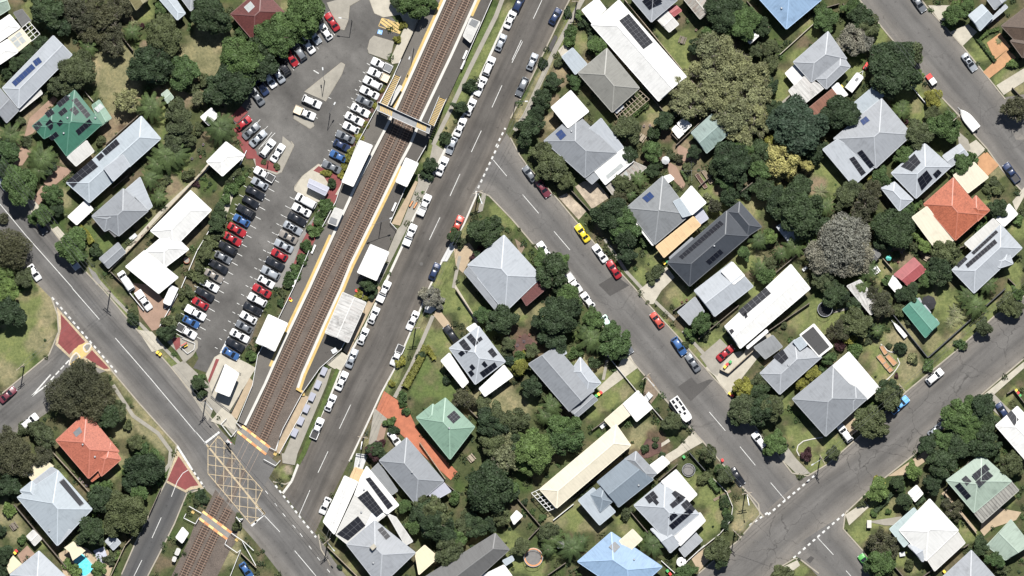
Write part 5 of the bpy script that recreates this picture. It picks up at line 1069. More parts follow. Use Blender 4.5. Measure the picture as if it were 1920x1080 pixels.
trees('B', 850,830,110, 930,900,60, 790,850,60, 1390,580,75, 1340,540,45, 1420,640,40); trees('R', 290,170,45); trees('G', 902,600,26, 790,605,28); hedge(q(800,595, 850,550, 900,500), 1.0, 1.2, 'D'); hedge(q(880,500, 930,460), 1.0, 1.2, 'D'); hedge(q(1110,540, 1170,490), 1.0, 1.2, 'D')

# low garden plants that cover the soil between the houses: nobody could count them
def ground_cover():
    rng = np.random.default_rng(11); road = [s(335,840, 312,902, 287,950, 252,1022, 228,1077, 205,1130, 252,1130, 277,1080, 303,1030, 327,982, 350,926, 384,914), s(100,562, 108,590, 110,622, 92,665, 47,702, -5,745, -60,785, -60,895, -10,850, 37,808, 87,775, 120,745, 175,705, 207,692), s(1480,1030, 1502,1052, 1522,1068, 1560,1110, 1590,1140, 1690,1120, 1662,1092, 1620,1035, 1581,992, 1585,962), s(1870,184, 1900,180, 1990,165, 1990,258, 1930,262, 1905,262), s(320,1100, 384,955, 404,918, 452,975, 400,1100), NE_A + SW_A[::-1], LB + RB[::-1], LC + RC[::-1], LD + RD[::-1], LF + RF[::-1], CP, s(800,-40, 960,-40, 800,300, 745,440, 560,880, 440,860, 420,800, 590,470)]
    occ = road + [list(p) for p in FLATS]; boxes = [(min(a for a, _ in p) - 3, min(c for _, c in p) - 3, max(a for a, _ in p) + 3, max(c for _, c in p) + 3, p) for p in occ]
    Q = []; n = 0; V = {k: [] for k in range(4)}
    for _ in range(5200):
        x, y = rng.uniform(-10, 1930), rng.uniform(-10, 1090)
        if any(b[0] < x < b[2] and b[1] < y < b[3] and inside(x, y, b[4]) for b in boxes): continue
        lawnw = max([1.1 - math.hypot(x - c, y - d_) / r for k, c, d_, r in BL if abs(c - x) < r * 1.2 and abs(d_ - y) < r * 1.2] or [0])
        if lawnw > .12 and rng.random() > .045: continue
        R0 = rng.uniform(.3, 1.15) if lawnw < .12 else rng.uniform(.2, .5); m = int(16 + 46 * R0); w = W(x, y)
        d = rng.normal(size=(m, 3)); d[:, 2] = np.abs(d[:, 2]); d /= np.linalg.norm(d, axis=1)[:, None]
        P = d * R0 * rng.uniform(.5, 1.1, (m, 1)); P[:, 2] *= .75; P += np.array((w[0], w[1], .05)); nn = d + rng.normal(size=(m, 3)) * .5; nn /= np.linalg.norm(nn, axis=1)[:, None]
        V[int(rng.integers(0, 4))].append(leaf_quads(P, nn, .24, rng))
    for k, lm in enumerate('DGOO'):
        if not V[k]: continue
        q_ = np.concatenate(V[k]).reshape(-1, 3); o = ob('ground_cover', mesh('ground_cover', q_, [[4 * i, 4 * i + 1, 4 * i + 2, 4 * i + 3] for i in range(len(q_) // 4)]), LEAF[lm]); o['kind'] = 'stuff'
        tag(o, ['dark', 'mid green', 'olive', 'mixed olive'][k] + ' low garden plants covering the soil between the houses', 'ground cover')
ground_cover()
# ---------------------------------------------------------------- vehicles
def paint(name, c, metal=.0):
    return flat('car_' + name, c, .28, metal, .6)
PAINT = {k: paint(*v) for k, v in {'W': ('white', (.60, .60, .59)), 'S': ('silver', (.30, .32, .34), .25), 'E': ('grey', (.16, .17, .18), .3), 'K': ('black', (.014, .015, .018)), 'N': ('navy', (.02, .032, .075)), 'B': ('blue', (.032, .085, .21)),
  'R': ('red', (.27, .018, .022)), 'T': ('taupe', (.25, .225, .195), .3), 'Y': ('yellow', (.58, .45, .03)), 'G': ('green', (.07, .27, .06)), 'M': ('maroon', (.12, .03, .04)), 'O': ('pale_green', (.50, .66, .57)), 'L': ('light_blue', (.13, .33, .62)), 'C': ('coral', (.38, .065, .045))}.items()}
CN = {'W': 'white', 'S': 'silver', 'E': 'dark grey', 'K': 'black', 'N': 'navy blue', 'B': 'blue', 'R': 'red', 'T': 'taupe grey', 'Y': 'bright yellow', 'G': 'bright green', 'M': 'dark maroon', 'O': 'pale green', 'L': 'light blue', 'C': 'coral red'}
# stations: x from the nose, half width, belt height, roof half width, roof height
CARS = {
 'sedan': (4.7, [(2.35, .55, .58, .45, .60), (2.26, .80, .66, .62, .69), (2.0, .88, .76, .70, .80), (1.05, .90, .88, .74, .93), (.28, .90, .94, .60, 1.42), (-.2, .90, .95, .61, 1.46), (-.85, .90, .96, .60, 1.41), (-1.55, .90, .98, .70, 1.04), (-2.1, .87, .96, .70, 1.01), (-2.28, .80, .88, .64, .92), (-2.35, .62, .70, .5, .74)], (3, 4), (4, 6), (6, 7)),
 'hatch': (4.1, [(2.05, .55, .60, .45, .62), (1.97, .80, .70, .62, .73), (1.75, .86, .80, .70, .84), (1.0, .88, .92, .74, .97), (.25, .88, .97, .60, 1.46), (-.3, .88, .98, .61, 1.50), (-1.15, .88, .99, .59, 1.46), (-1.75, .87, 1.0, .64, 1.10), (-1.95, .82, .94, .62, .98), (-2.05, .68, .70, .5, .74)], (3, 4), (4, 6), (6, 7)),
 'suv': (4.65, [(2.32, .60, .72, .5, .74), (2.24, .84, .84, .66, .88), (2.0, .92, .94, .76, 1.0), (1.1, .94, 1.06, .80, 1.12), (.42, .94, 1.12, .66, 1.66), (-.3, .94, 1.13, .68, 1.72), (-1.75, .94, 1.14, .66, 1.68), (-2.15, .92, 1.14, .70, 1.24), (-2.26, .88, 1.0, .66, 1.06), (-2.33, .74, .74, .5, .78)], (3, 4), (4, 6), (6, 7)),
 'van': (5.2, [(2.6, .62, .75, .5, .78), (2.5, .86, .95, .7, 1.0), (2.2, .94, 1.06, .8, 1.12), (1.75, .96, 1.12, .82, 1.2), (1.1, .96, 1.2, .78, 1.98), (.4, .96, 1.2, .80, 2.05), (-2.2, .96, 1.2, .79, 2.03), (-2.5, .94, 1.2, .78, 1.7), (-2.6, .88, .9, .7, 1.0)], (3, 4), (4, 5), (6, 7)),
 'cab': (5.2, [(2.6, .60, .72, .5, .74), (2.5, .84, .86, .66, .90), (2.25, .92, .96, .76, 1.02), (1.3, .94, 1.08, .80, 1.14), (.62, .94, 1.12, .66, 1.66), (.1, .94, 1.13, .67, 1.71), (-.45, .94, 1.13, .66, 1.68), (-.72, .94, 1.12, .70, 1.2), (-.80, .92, 1.05, .7, 1.08)], (3, 4), (4, 6), (6, 7)),
}
def prof(st):
    x, w, zb, wr, zr = st
    h = [(w * .90, .30), (w, .52), (w * .97, zb), (wr, zr), (wr * .55, zr + .035), (0, zr + .05)]
    return [(x, y, z) for y, z in h] + [(x, -y, z) for y, z in h[-2::-1]]
def carmesh(kind):
    L, st, ws, rf, rw = CARS[kind]; v = []; f = []; fi = {}
    for a in st: v += prof(a)
    n = 11
    for i in range(len(st) - 1):
        for k in range(n - 1):
            fi[(i, k)] = len(f); f.append([i * n + k, i * n + k + 1, (i + 1) * n + k + 1, (i + 1) * n + k])
    f.append(list(range(n))); f.append([(len(st) - 1) * n + k for k in range(n)][::-1])
    nb = len(v)
    body = mesh('body', v, f, smooth=True)
    V = [Vector(a) for a in v]
    def glass(name, quads, inset=.08):
        gv = []; gf = []
        for c4 in quads:
            c4 = [Vector(c) for c in c4]; mid = sum(c4, Vector()) / 4; nn = (c4[1] - c4[0]).cross(c4[3] - c4[0]).normalized()
            if nn.dot(mid - Vector((mid.x, 0, .6))) < 0: nn = -nn
            b = len(gv); gv += [mid + (c - mid) * (1 - inset) + nn * .018 for c in c4]; gf.append([b, b + 1, b + 2, b + 3])
        return mesh(name, gv, gf)
    def row(i, j, k0, k1): return [V[i * n + k0], V[i * n + k1], V[j * n + k1], V[j * n + k0]]
    def cut(i, j):   # glass across the car between two stations, in two halves round the crown
        return [[V[i * n + 3], V[i * n + 5], V[j * n + 5], V[j * n + 3]], [V[i * n + 5], V[i * n + 7], V[j * n + 7], V[j * n + 5]]]
    G = {}
    G['windscreen'] = glass('windscreen', cut(*ws), .03); G['rear_window'] = glass('rear_window', cut(*rw), .05)
    sd_ = []
    for i in range(rf[0], rf[1]): sd_.append(row(i, i + 1, 2, 3))
    G['side_window'] = [glass('side_window', sd_, .1), glass('side_window', [[V[i * n + 8], V[i * n + 7], V[(i + 1) * n + 7], V[(i + 1) * n + 8]] for i in range(rf[0], rf[1])], .1)]
    G['windscreen'].materials.append(M['glass']); G['rear_window'].materials.append(M['glass']); [g.materials.append(M['glass']) for g in G['side_window']]
    body.materials.append(None)
    for me in (G['windscreen'], G['rear_window']):   # reach the corner posts
        pass
    mb = MB(); hl = MB()
    G['headlight'] = []
    for sg in (1, -1):
        h = MB(); x, w, zb = st[1][0], st[1][1], st[1][2]; h.box((x - .02, sg * (w - .2), zb - .03), .2, .3, .13); me = h.mesh('headlight'); me.materials.append(M['headl']); G['headlight'].append(me)
    return body, G, L
CM = {k: carmesh(k) for k in CARS}
WH = MB().cyl((0, -.11, 0), (0, .11, 0), .32, .32, 14).mesh('wheel'); WH.materials.append(M['tyre'])
def boxmesh(name, items, mat):
    mb = MB()
    for c, a, b, d in items: mb.box(c, a, b, d)
    me = mb.mesh(name); me.materials.append(mat); return me
TUB_IN = boxmesh('tub_liner', [((-1.68, 0, .80), 1.62, 1.5, .06)], M['under'])
TUB_GREY = boxmesh('tub_cover', [((-1.68, 0, 1.075), 1.66, 1.6, .05)], M['dgs'])
def tubwalls():
    mb = MB()
    for sg in (-1, 1): mb.box((-1.68, sg * .87, .75), 1.75, .12, .66)
    mb.box((-2.53, 0, .75), .08, 1.74, .66); mb.box((-1.68, 0, .6), 1.7, 1.66, .3); me = mb.mesh('tub'); me.materials.append(None); return me
TUB = tubwalls()
def traymesh():
    mb = MB(); mb.box((-1.72, 0, .88), 1.85, 1.84, .1)
    for sg in (-1, 1): mb.box((-1.72, sg * .92, 1.0), 1.85, .05, .26)
    mb.box((-2.65, 0, 1.0), .05, 1.84, .26); mb.box((-.82, 0, 1.25), .06, 1.8, .7); mb.box((-1.7, 0, .62), 1.9, .9, .3); return mb.mesh('tray')
TRAY_W, TRAY_T = traymesh(), traymesh(); TRAY_W.materials.append(M['bwhite']); TRAY_T.materials.append(plain('tan_tray', (.56, .47, .35), .7))
RACK = MB()
for i in range(5): RACK.box((-1.1 - i * .35, 0, 1.68), .06, 1.75, .06)
for sg in (-1, 1): RACK.box((-1.6, sg * .85, 1.66), 2.0, .06, .06); [RACK.box((-.75 - a * .85, sg * .85, 1.3), .06, .06, .72) for a in range(3)]
RACK = RACK.mesh('ladder_rack'); RACK.materials.append(M['bwhite'])
CANO = MB(); CANO.box((-1.7, 0, 1.38), 1.8, 1.72, .64); CANO = CANO.mesh('canopy'); CANO.materials.append(None)
RRACK = MB()
for i in range(4): RRACK.box((-.05 - i * .5, 0, 1.80), .06, 1.2, .05)
for sg in (-1, 1): RRACK.box((-.8, sg * .6, 1.78), 1.7, .05, .06)
RRACK = RRACK.mesh('roof_rack'); RRACK.materials.append(M['under'])
SUNR = boxmesh('sunroof', [((-.25, 0, 1.5), .75, .78, .03)], M['glass'])
WIPE = None
NC = [0]
TYPE = {'s': ('sedan', 'sedan'), 'h': ('hatch', 'hatchback'), 'v': ('suv', 'wagon'), 'V': ('van', 'van'), 'u': ('cab', 'ute with dark tub'), 't': ('cab', 'ute with tan tray'), 'w': ('cab', 'ute with white tray'), 'c': ('cab', 'ute with canopy'), 'k': ('cab', 'ute with ladder racks'), 'o': ('sedan', 'sedan with sunroof'), 'r': ('suv', 'wagon with roof rack'), 'g': ('cab', 'ute with grey tub cover')}
CARGROUP = 'parked cars'
def car(code, x, y, ang, src=True, label=None, ctx=None, sc=1.0):
    """code: paint + body letter; ang: heading of the nose in degrees, counter-clockwise from the right of the picture"""
    p = (x, y) if src else q(x, y)[0]; col, ty = code[0], code[1]; kind, word = TYPE[ty]; NC[0] += 1
    body, G, L = CM[kind]; w = W(*p)
    root = empty('parked_car', (w[0], w[1], .06), R(ang + ((NC[0] * 37) % 7 - 3) * .5)); root.scale = (sc, sc, sc); pm = PAINT[col]
    b = ob('body', body, None, root); setmat(b, pm)
    ob('windscreen', G['windscreen'], None, b); ob('rear_window', G['rear_window'], None, b)
    for g in G['side_window']: ob('side_window', g, None, b)
    for g in G['headlight']: ob('headlight', g, None, b)
    wx = L / 2 - .85
    for sx in (1, -1):
        for sy in (1, -1): ob('wheel', WH, None, root, (sx * wx + (.05 if sx > 0 else -.0), sy * .78, .30))
    if kind == 'cab':
        if ty in 'ucg': t = ob('tub', TUB, None, root); setmat(t, pm)
        if ty == 'u': ob('tub_liner', TUB_IN, None, t)
        if ty == 'g': ob('tub_cover', TUB_GREY, None, t)
        if ty == 'c': c = ob('canopy', CANO, None, root); setmat(c, pm)
        if ty in 'wk': ob('tray', TRAY_W, None, root)
        if ty == 't': ob('tray', TRAY_T, None, root)
        if ty == 'k': ob('ladder_rack', RACK, None, root)
    if ty == 'o': ob('sunroof', SUNR, None, b)
    if ty == 'r': ob('roof_rack', RRACK, None, b)
    base = CN[col] + ' ' + word
    if label: tag(root, label, 'car')
    elif ctx: tag(root, base + ', ' + ctx, 'car', None)
    else: later(root, base, 'car', p)
    return root
ORD = ['first', 'second', 'third', 'fourth', 'fifth', 'sixth', 'seventh', 'eighth', 'ninth', 'tenth', 'eleventh', 'twelfth', 'thirteenth', 'fourteenth', 'fifteenth', 'sixteenth', 'seventeenth', 'eighteenth']
def carrow(p, codes, ang, where, group, flips=()):
    for i, c in enumerate(codes):
        a = ang + (180 if i in flips else 0)
        o = car(c, p[i][0], p[i][1], a, ctx='%s from the top of %s' % (ORD[i], where)); o['group'] = group
def lin(a, b, n): return [(a[0] + (b[0] - a[0]) * i / (n - 1), a[1] + (b[1] - a[1]) * i / (n - 1)) for i in range(n)]
carrow(lin((496, 327), (350, 621), 18), 'Wu Sh Ks Kh Kr Bh Rs Rs Kv Eh Ks Ts Ws Ks Rh Wc Bh Wu'.split(), -30, 'the lower left parking row', 'cars in the lower left parking row', (0, 1, 4, 5, 8, 10, 13, 14))
for o in list(C.objects): pass
carrow(lin((574, 377), (433, 663), 18), 'WV Ws Ks So Ts Ss Rh Ks Sv Wh Rs Wv Ks Wh Eh Ws Ks Bh'.split(), 151, 'the lower right parking row', 'cars in the lower right parking row', (2, 3, 9, 12, 15, 17))
carrow([(716, 122), (710, 140), (699, 156), (693, 174), (684, 190), (676, 207), (665, 223), (659, 240), (648, 257), (641, 273), (634, 293), (622, 313)], 'Wg Wt Wv Ws Eh Ws Ws Wh Es Nh Bh Es'.split(), 153, 'the upper right parking row', 'cars in the upper right parking row', (5, 6, 9))
carrow([(623, 41), (611, 60), (590, 68), (577, 84), (561, 97), (547, 110), (531, 125), (521, 139), (506, 150), (490, 162), (482, 181)], 'Rs Wh Sh Ws Ev Rh Kr Ss Wh Ns Es'.split(), 125, 'the upper left parking row', 'cars in the upper left parking row', (2, 5, 8))
car('Rh', 457, 231, 40, ctx='nose to the red paving under trees'); car('Es', 471, 246, 42, ctx='second of three by the red paved corner'); car('Ss', 484, 260, 42, ctx='third of three by the red paved corner')
car('Wv', 502, 278, 54, ctx='left of the pair by the red garden island'); car('Ws', 521, 287, 58, ctx='right of the pair by the red garden island')
car('Wv', 585, 191, -25, ctx='alone beside the triangular concrete island'); car('Wt', 572, 212, -25, ctx='beside the small oval concrete island')
# kerb row on the station side of the street
rowp = [(957, 36), (939, 80), (917, 124), (901, 162), (882, 201), (863, 238), (847, 273), (829, 312), (796, 384), (769, 440), (720, 546), (701, 591), (681, 630), (660, 672), (641, 714), (620, 755), (595, 803)]
carrow(rowp, 'Ws Sh Wv Ws Wh Ws Sh Ws Wk Ww Ww Wh Wh Ss Ws Wh Wu'.split(), 66, 'the long kerb row beside the platform', 'cars along the station kerb', (3, 6))
car('Nv', 973, 6, 66, ctx='last at the top edge beside the station verge')
car('Wh', 610, 948, 246, ctx='against the kerb beside the corner shop'); car('Nh', 1041, 31, 60, ctx='parked by the dark driveway patch at the top'); car('Sh', 998, 116, 66, ctx='under the small street tree on the right kerb'); car('Ev', 979, 163, 246, ctx='at the right kerb below the silver hatchback')
car('Cu', 857, 424, 66, ctx='its rear hidden under a kerbside tree'); car('Nh', 815, 509, 66, ctx='at the white driveway of the pyramid house'); car('Ws', 774, 601, 246, ctx='at the kerb by the white strip below a grey tree'); car('Wu', 745, 666, 246, ctx='at the kerb left of the golden hedge')
car('Kv', 846, 627, 125, ctx='in the driveway of the house with scattered panels')
# right hand street
for c, x, y, a, t in (('Eh', 993, 326, 125, 'under trees at the corner of the cross street'), ('Ms', 1018, 353, 305, 'behind the grey hatchback by the stained driveway'), ('Ys', 1092, 437, 125, 'alone at the kerb by the dark front trees'), ('Ws', 1125, 475, 125, 'between the yellow and the red cars'), ('Rs', 1151, 505, 125, 'next to the dark asphalt patch'), ('Ws', 1021, 470, 125, 'nearly covered by a round street tree'), ('Ww', 1076, 531, 305, 'at the kerb left of the dark patch'), ('Wh', 1102, 563, 125, 'at the kerb beside the big dark tree'), ('Oh', 1139, 606, 305, 'half under a green street tree'), ('Es', 1173, 647, 305, 'at the kerb beside the round green tree'), ('Ch', 1232, 600, 125, 'on the street outside the grey carport'), ('Bv', 1273, 649, 305, 'at the kerb outside the long white solar house'), ('Es', 1299, 680, 125, 'behind the blue wagon at the kerb'), ('Rs', 1360, 662, 40, 'in the driveway of the long white solar house'), ('Wv', 1424, 826, 125, 'half under the bright round tree'), ('Ks', 1382, 893, 305, 'at the corner beside two street trees'),
    ('Wv', 1752, 706, 40, 'on the cracked street below the fenced yard'), ('Lu', 1686, 759, 40, 'at the kerb under a dark tree'), ('Nh', 1879, 770, 125, 'beside the white house at the right edge'), ('Sh', 1754, 806, 40, 'its nose showing from the trees'), ('Wv', 1584, 812, 125, 'in the driveway below the broad white roof'), ('Gh', 1622, 1053, 125, 'half hidden under a kerbside tree at the bottom'), ('Es', 1722, 6, 305, 'cut by the top edge on the wide street'), ('So', 1817, 117, 305, 'at the kerb beside the orange paved drive'), ('Nu', 1896, 324, 125, 'at the right edge outside the orange tiled house'),
    ('Wh', 65, 511, 305, 'at the kerb by the park corner'), ('Ks', 75, 422, 305, 'under a street tree by the white carport'), ('Ss', 136, 489, 305, 'half under the tree by the yellow hedge'), ('Ss', 4, 341, 305, 'cut by the left edge under street trees'), ('WV', 237, 527, 125, 'behind the fence left of the white complex'), ('Wc', 270, 563, 305, 'on the pink driveway of the white complex'), ('Ms', 15, 740, 40, 'on the side street at the left edge'), ('Wv', 56, 790, 40, 'half covered by a small tree by the side street'), ('Bh', 462, 1069, 305, 'inside the fenced yard by the railway'), ('Wh', 740, 822, 305, 'between pink driveway and grey hipped house'), ('Ws', 1643, 1031, 0, 'x')):
    if t != 'x': car(c, x, y, a, ctx=t)
# camper van, caravans, boats, mower
def camper():
    root = empty('camper_van', (*W(1277, 767)[:2], 0), R(125 + 180)); mb = MB()
    mb.prism([(-3.2, -1.12), (2.3, -1.12), (3.1, -.85), (3.2, 0), (3.1, .85), (2.3, 1.12), (-3.2, 1.12)], .45, 2.75); mb.ob('body', M['bwhite'], root)
    for x, y, a, c in ((-2.5, .55, .9, .6), (-2.5, -.55, .9, .6), (-1.3, .62, 1.2, .5), (-1.2, -.6, 1.0, .55), (.1, .55, 1.1, .6), (.3, -.6, .7, .5), (1.2, .1, .6, .6)):
        m = MB(); m.box((x, y, 2.79), a, c, .08); m.ob('roof_panel', [M['cell']], root)
    m = MB(); m.box((2.55, 0, 2.2), .9, 1.7, .9); m.ob('cab_roof', M['trim'], root); m = MB(); m.box((3.16, 0, 1.8), .12, 1.7, .7); m.ob('windscreen', M['glass'], root)
    for sx in (-2.1, 2.0):
        for sy in (-1, 1): ob('wheel', WH, None, root, (sx, sy * .98, .36))
    tag(root, 'long white camper van with dark panels on its roof by the kerb', 'camper van')
camper()
def caravan(x, y, ang, L, Wd, label, vents=True, grey=False):
    root = empty('caravan', (*W(x, y)[:2], 0), R(ang)); mb = MB(); mb.prism([(-L / 2, -Wd / 2), (L / 2 - .3, -Wd / 2), (L / 2, -Wd / 2 + .3), (L / 2, Wd / 2 - .3), (L / 2 - .3, Wd / 2), (-L / 2, Wd / 2)], .5, 2.6); mb.ob('body', M['bwhite'], root)
    if vents:
        m = MB(); m.box((L * .18, 0, 2.63), .9, .6, .08); m.ob('roof_hatch', M['dgs'], root); m = MB(); m.box((-L * .25, .2, 2.65), .5, .5, .12); m.ob('roof_vent', M['trim'], root)
    m = MB(); m.bar((L / 2, -.5, .5), (L / 2 + 1.2, 0, .5), .1, .1); m.bar((L / 2, .5, .5), (L / 2 + 1.2, 0, .5), .1, .1); m.cyl((L / 2 + 1.1, 0, 0), (L / 2 + 1.1, 0, .6), .05, .05, 8); m.ob('drawbar', M['steel'], root)
    for sy in (-1, 1): ob('wheel', WH, None, root, (-.2, sy * (Wd / 2 - .1), .32))
    m = MB(); m.box((-L / 2 - .03, 0, 1.7), .06, Wd * .6, .6); m.ob('rear_window', M['glass'], root)
    return tag(root, label, 'caravan')
caravan(1601, 155, 52, 4.6, 2.1, 'white caravan with a dark roof hatch behind the silver house'); caravan(321, 554, 245, 4.6, 2.0, 'long white box trailer beside the white complex, on the driveway', False)
def boat(x, y, ang, L, Wd, label, covered=True, name='boat'):
    root = empty(name, (*W(x, y)[:2], 0), R(ang)); v = []; f = []; n = 9; st = []
    for i in range(n):
        t = i / (n - 1); xx = -L / 2 + L * t; w = Wd / 2 * (1 - max(0, (t - .45) / .55) ** 2.2 * .97); st.append((xx, w, .35 + .45 * t * t))
    for xx, w, keel in st: v += [(xx, -w, 1.15), (xx, -w * .8, keel + .25), (xx, 0, keel), (xx, w * .8, keel + .25), (xx, w, 1.15), (xx, 0, 1.15 + (.32 if covered else -.05))]
    for i in range(n - 1):
        for k in range(6): f.append([i * 6 + k, i * 6 + (k + 1) % 6, (i + 1) * 6 + (k + 1) % 6, (i + 1) * 6 + k])
    f.append([0, 1, 2, 3, 4, 5]); f.append([(n - 1) * 6 + k for k in range(6)][::-1]); ob('hull', mesh('hull', v, f, smooth=False), M['bwhite'], root)
    m = MB(); m.box((-.1, 0, .3), L * .8, .12, .1); m.bar((L * .3, 0, .3), (L * .62, 0, .35), .1, .1); m.box((-L * .2, 0, .3), .1, Wd * .9, .1); m.ob('trailer', M['steel'], root)
    if L > 5:
        m = MB(); m.box((-L / 2 - .2, 0, .9), .35, .35, .7); m.ob('outboard_motor', M['under'], root)
    for sy in (-1, 1): ob('wheel', WH, None, root, (-L * .2, sy * Wd * .42, .32))
    return tag(root, label, 'boat')
boat(1815, 224, 130, 6.0, 2.3, 'white covered boat on a trailer at the kerb of the wide street'); boat(1686, 618, 130, 4.6, .95, 'slim white canoe beside the fence of the green shed', False, 'canoe')
def mower():
    root = empty('ride_on_mower', (*W(1624, 124)[:2], 0), R(60)); m = MB(); m.box((.35, 0, .65), 1.0, .8, .5); m.box((-.5, 0, .5), .8, .9, .3); m.ob('body', M['redq'], root); m = MB(); m.box((-.5, 0, .85), .5, .5, .4); m.ob('seat', M['under'], root)
    for sx, r_ in ((.6, .7), (-.6, 1.0)):
        for sy in (-1, 1): o = ob('wheel', WH, None, root, (sx, sy * .5, .32 * r_)); o.scale = (r_, r_, r_)
    tag(root, 'small red ride-on mower at the edge of the big dark tree', 'mower')
mower()
def buggy():
    root = empty('utility_buggy', (*W(1746, 150)[:2], 0), R(125)); m = MB(); m.box((.95, 0, .8), 1.1, 1.35, .55); m.ob('bonnet', M['redq'], root); m = MB(); m.box((-.45, 0, 1.75), 1.5, 1.4, .09); m.ob('roof', M['bwhite'], root); m = MB(); m.box((-.5, 0, .7), 1.9, 1.4, .4); m.ob('body', M['under'], root); m = MB()
    for sx in (-1.1, .2):
        for sy in (-.6, .6): m.bar((sx, sy, .8), (sx, sy, 1.75), .06, .06)
    m.ob('roof_post', M['under'], root)
    for sx in (-1.0, 1.0):
        for sy in (-1, 1): ob('wheel', WH, None, root, (sx, sy * .65, .32))
    tag(root, 'red and white open buggy on the verge of the wide street', 'buggy')
buggy()
# ---------------------------------------------------------------- railway
sheet('rail_ballast', s(820,-40, 912,-40, 800,222, 775,270, 660,500, 572,735, 568,745, 519,850, 508,862, 444,800, 500,690, 590,500, 700,270, 745,200), M['ballast'], .036)
sheet('rail_ballast', s(404,918, 452,975, 440,1020, 432,1030, 398,1100, 312,1100, 355,1010, 368,975, 384,960), M['ballast'], .038)
sheet('road', s(446,806, 520,868, 492,918, 437,850), M['roada'], .040); sheet('rail_ballast', s(432,855, 440,862, 414,918, 404,912), M['ballast'], .042); sheet('rail_ballast', s(455,878, 462,884, 434,945, 424,940), M['ballast'], .042)
TL = s(868,-40, 850,0, 805,100, 757,212, 680,375, 606,520, 511,720, 476,800, 440,876, 405,950, 378,1005, 338,1092)
TR = s(893,-40, 875,0, 829,100, 779,212, 706,372, 636,520, 541,720, 497,816, 462,886, 426,960, 402,1005, 362,1092)
PITCH, GAUGE = .60, 1.067
def track(cl, label):
    mbs = MB(); rs_ = resample(cl, 200); [strip(mbs, rs_[i], rs_[i + 1], 2.0, .052) for i in range(199) if not any(inside(*rs_[j], s(380,880, 410,817, 446,808, 516,868, 497,963, 452,985, 404,918)) for j in (i, i + 1))]; struct(mbs.ob('rail_ballast', M['ballastd']))
    pts = [Vector((*W(*p)[:2], 0)) for p in resample(cl, 120)]; root = empty('railway_track', pts[60]); inv = -Vector(root.location)
    def crossing(p):
        x, y = p.x / S + 960, 540 - p.y / S; return inside(x, y, s(380,880, 410,817, 446,808, 516,868, 497,963, 452,985, 404,918))
    for sg in (-1, 1):
        mb = MB()
        for i in range(len(pts) - 1):
            d = (pts[i + 1] - pts[i]).normalized(); nn = Vector((-d.y, d.x, 0)) * (GAUGE / 2 + .03) * sg; z = Vector((0, 0, .02 if crossing(pts[i]) else .12)); mb.bar(pts[i] + nn + z, pts[i + 1] + nn + z, .075, .10)
        mb.ob('rail', M['rail'], root, loc=inv)
    L = 0; sl_ = []; acc = 0.0
    for i in range(len(pts) - 1):
        d = pts[i + 1] - pts[i]; ln = d.length; d /= ln; t = -acc
        while t + PITCH <= ln: t += PITCH; sl_.append((pts[i] + d * t, math.atan2(d.y, d.x)))
        acc = ln - t
    sl_ = [a for a in sl_ if not crossing(a[0])]
    me = None; rest = MB(); r = random.Random(3); k = 0
    for p, a in sl_:
        x, y = p.x / S + 960, 540 - p.y / S
        if me is None: b = MB(); b.box((0, 0, 0), .24, 2.05, .10); me = b.mesh('sleeper'); me.materials.append(M['sleeper'])
        vis = -5 < y < 1085 and not (205 < y < 250)
        if vis and k < 100 and y < 700: o = ob('sleeper', me, None, root, (p.x + inv.x, p.y + inv.y, .05), a); k += 1
        else: rest.box((p.x, p.y, .05), .24, 2.05, .10, a)
    o = rest.ob('sleeper', M['sleeper'], root, loc=inv); o['kind'] = 'stuff'
    tag(root, label, 'railway track', 'railway tracks'); return root
track(TL, 'left one of the two railway tracks, next to the west platform'); track(TR, 'right one of the two railway tracks, next to the east platform')
# ballast stones piled as pale clips outside the rails
PZ = .72
WP_R = s(850,-30, 837,0, 792,100, 747,200, 711,270, 667,355, 628,440, 583,540, 533,645, 500,720, 462,798); WP_L = s(446,790, 474,722, 484,665, 525,592, 552,537, 580,470, 605,425, 630,378, 642,342, 670,270, 700,215, 735,150, 752,112, 792,25, 803,-30)
EP_L = s(905,-30, 890,0, 845,100, 787,222, 767,270, 747,307, 697,410, 655,495, 637,540, 606,607, 585,655, 565,700, 555,730); EP_R = s(567,737, 600,690, 640,655, 668,600, 702,525, 727,470, 744,430, 732,417, 755,365, 780,307, 800,272, 812,245, 865,130, 922,0, 935,-30)
def platform(L, label, edge, sgn, yel, mat):
    c = W(*L[len(L) // 2]); root = empty('platform', (c[0], c[1], 0)); inv = -Vector(root.location)
    mb = MB(); mb.prism([W(*p)[:2] for p in L], 0, PZ); mb.ob('slab', M[mat], root, loc=inv)
    off = lambda p, d: (p[0] + sgn * .9 * d, p[1] + sgn * .42 * d)
    mb = MB(); pline(mb, [off(p, 2.6) for p in edge], .62, PZ + .006); mb.ob('coping', M['kerbw'], root, loc=inv)
    for y0, y1 in yel:
        ed = resample(edge, 200); ed = [off(p, 7.6) for p in ed if y0 <= p[1] <= y1]; mb = MB(); pline(mb, ed, .6, PZ + .009); mb.ob('safety_line', M['yellowp'], root, loc=inv)
    tag(root, label, 'platform'); REFS.append((label.split(' with')[0], sum(p[0] for p in L) / len(L), sum(p[1] for p in L) / len(L))); return root
platform(WP_R + WP_L, 'west platform with grey asphalt and a yellow edge line', WP_R, -1, ((-30, 206), (440, 694)), 'plat')
e = platform(EP_L + EP_R, 'east platform with dark asphalt and white coping toward the tracks', EP_L, 1, ((-30, 28), (307, 732)), 'carb')
mb = MB(); pline(mb, s(556,728, 568,735, 570,742), .6, PZ + .012); mb.ob('safety_line', M['yellowp'], e, loc=-Vector(e.location))
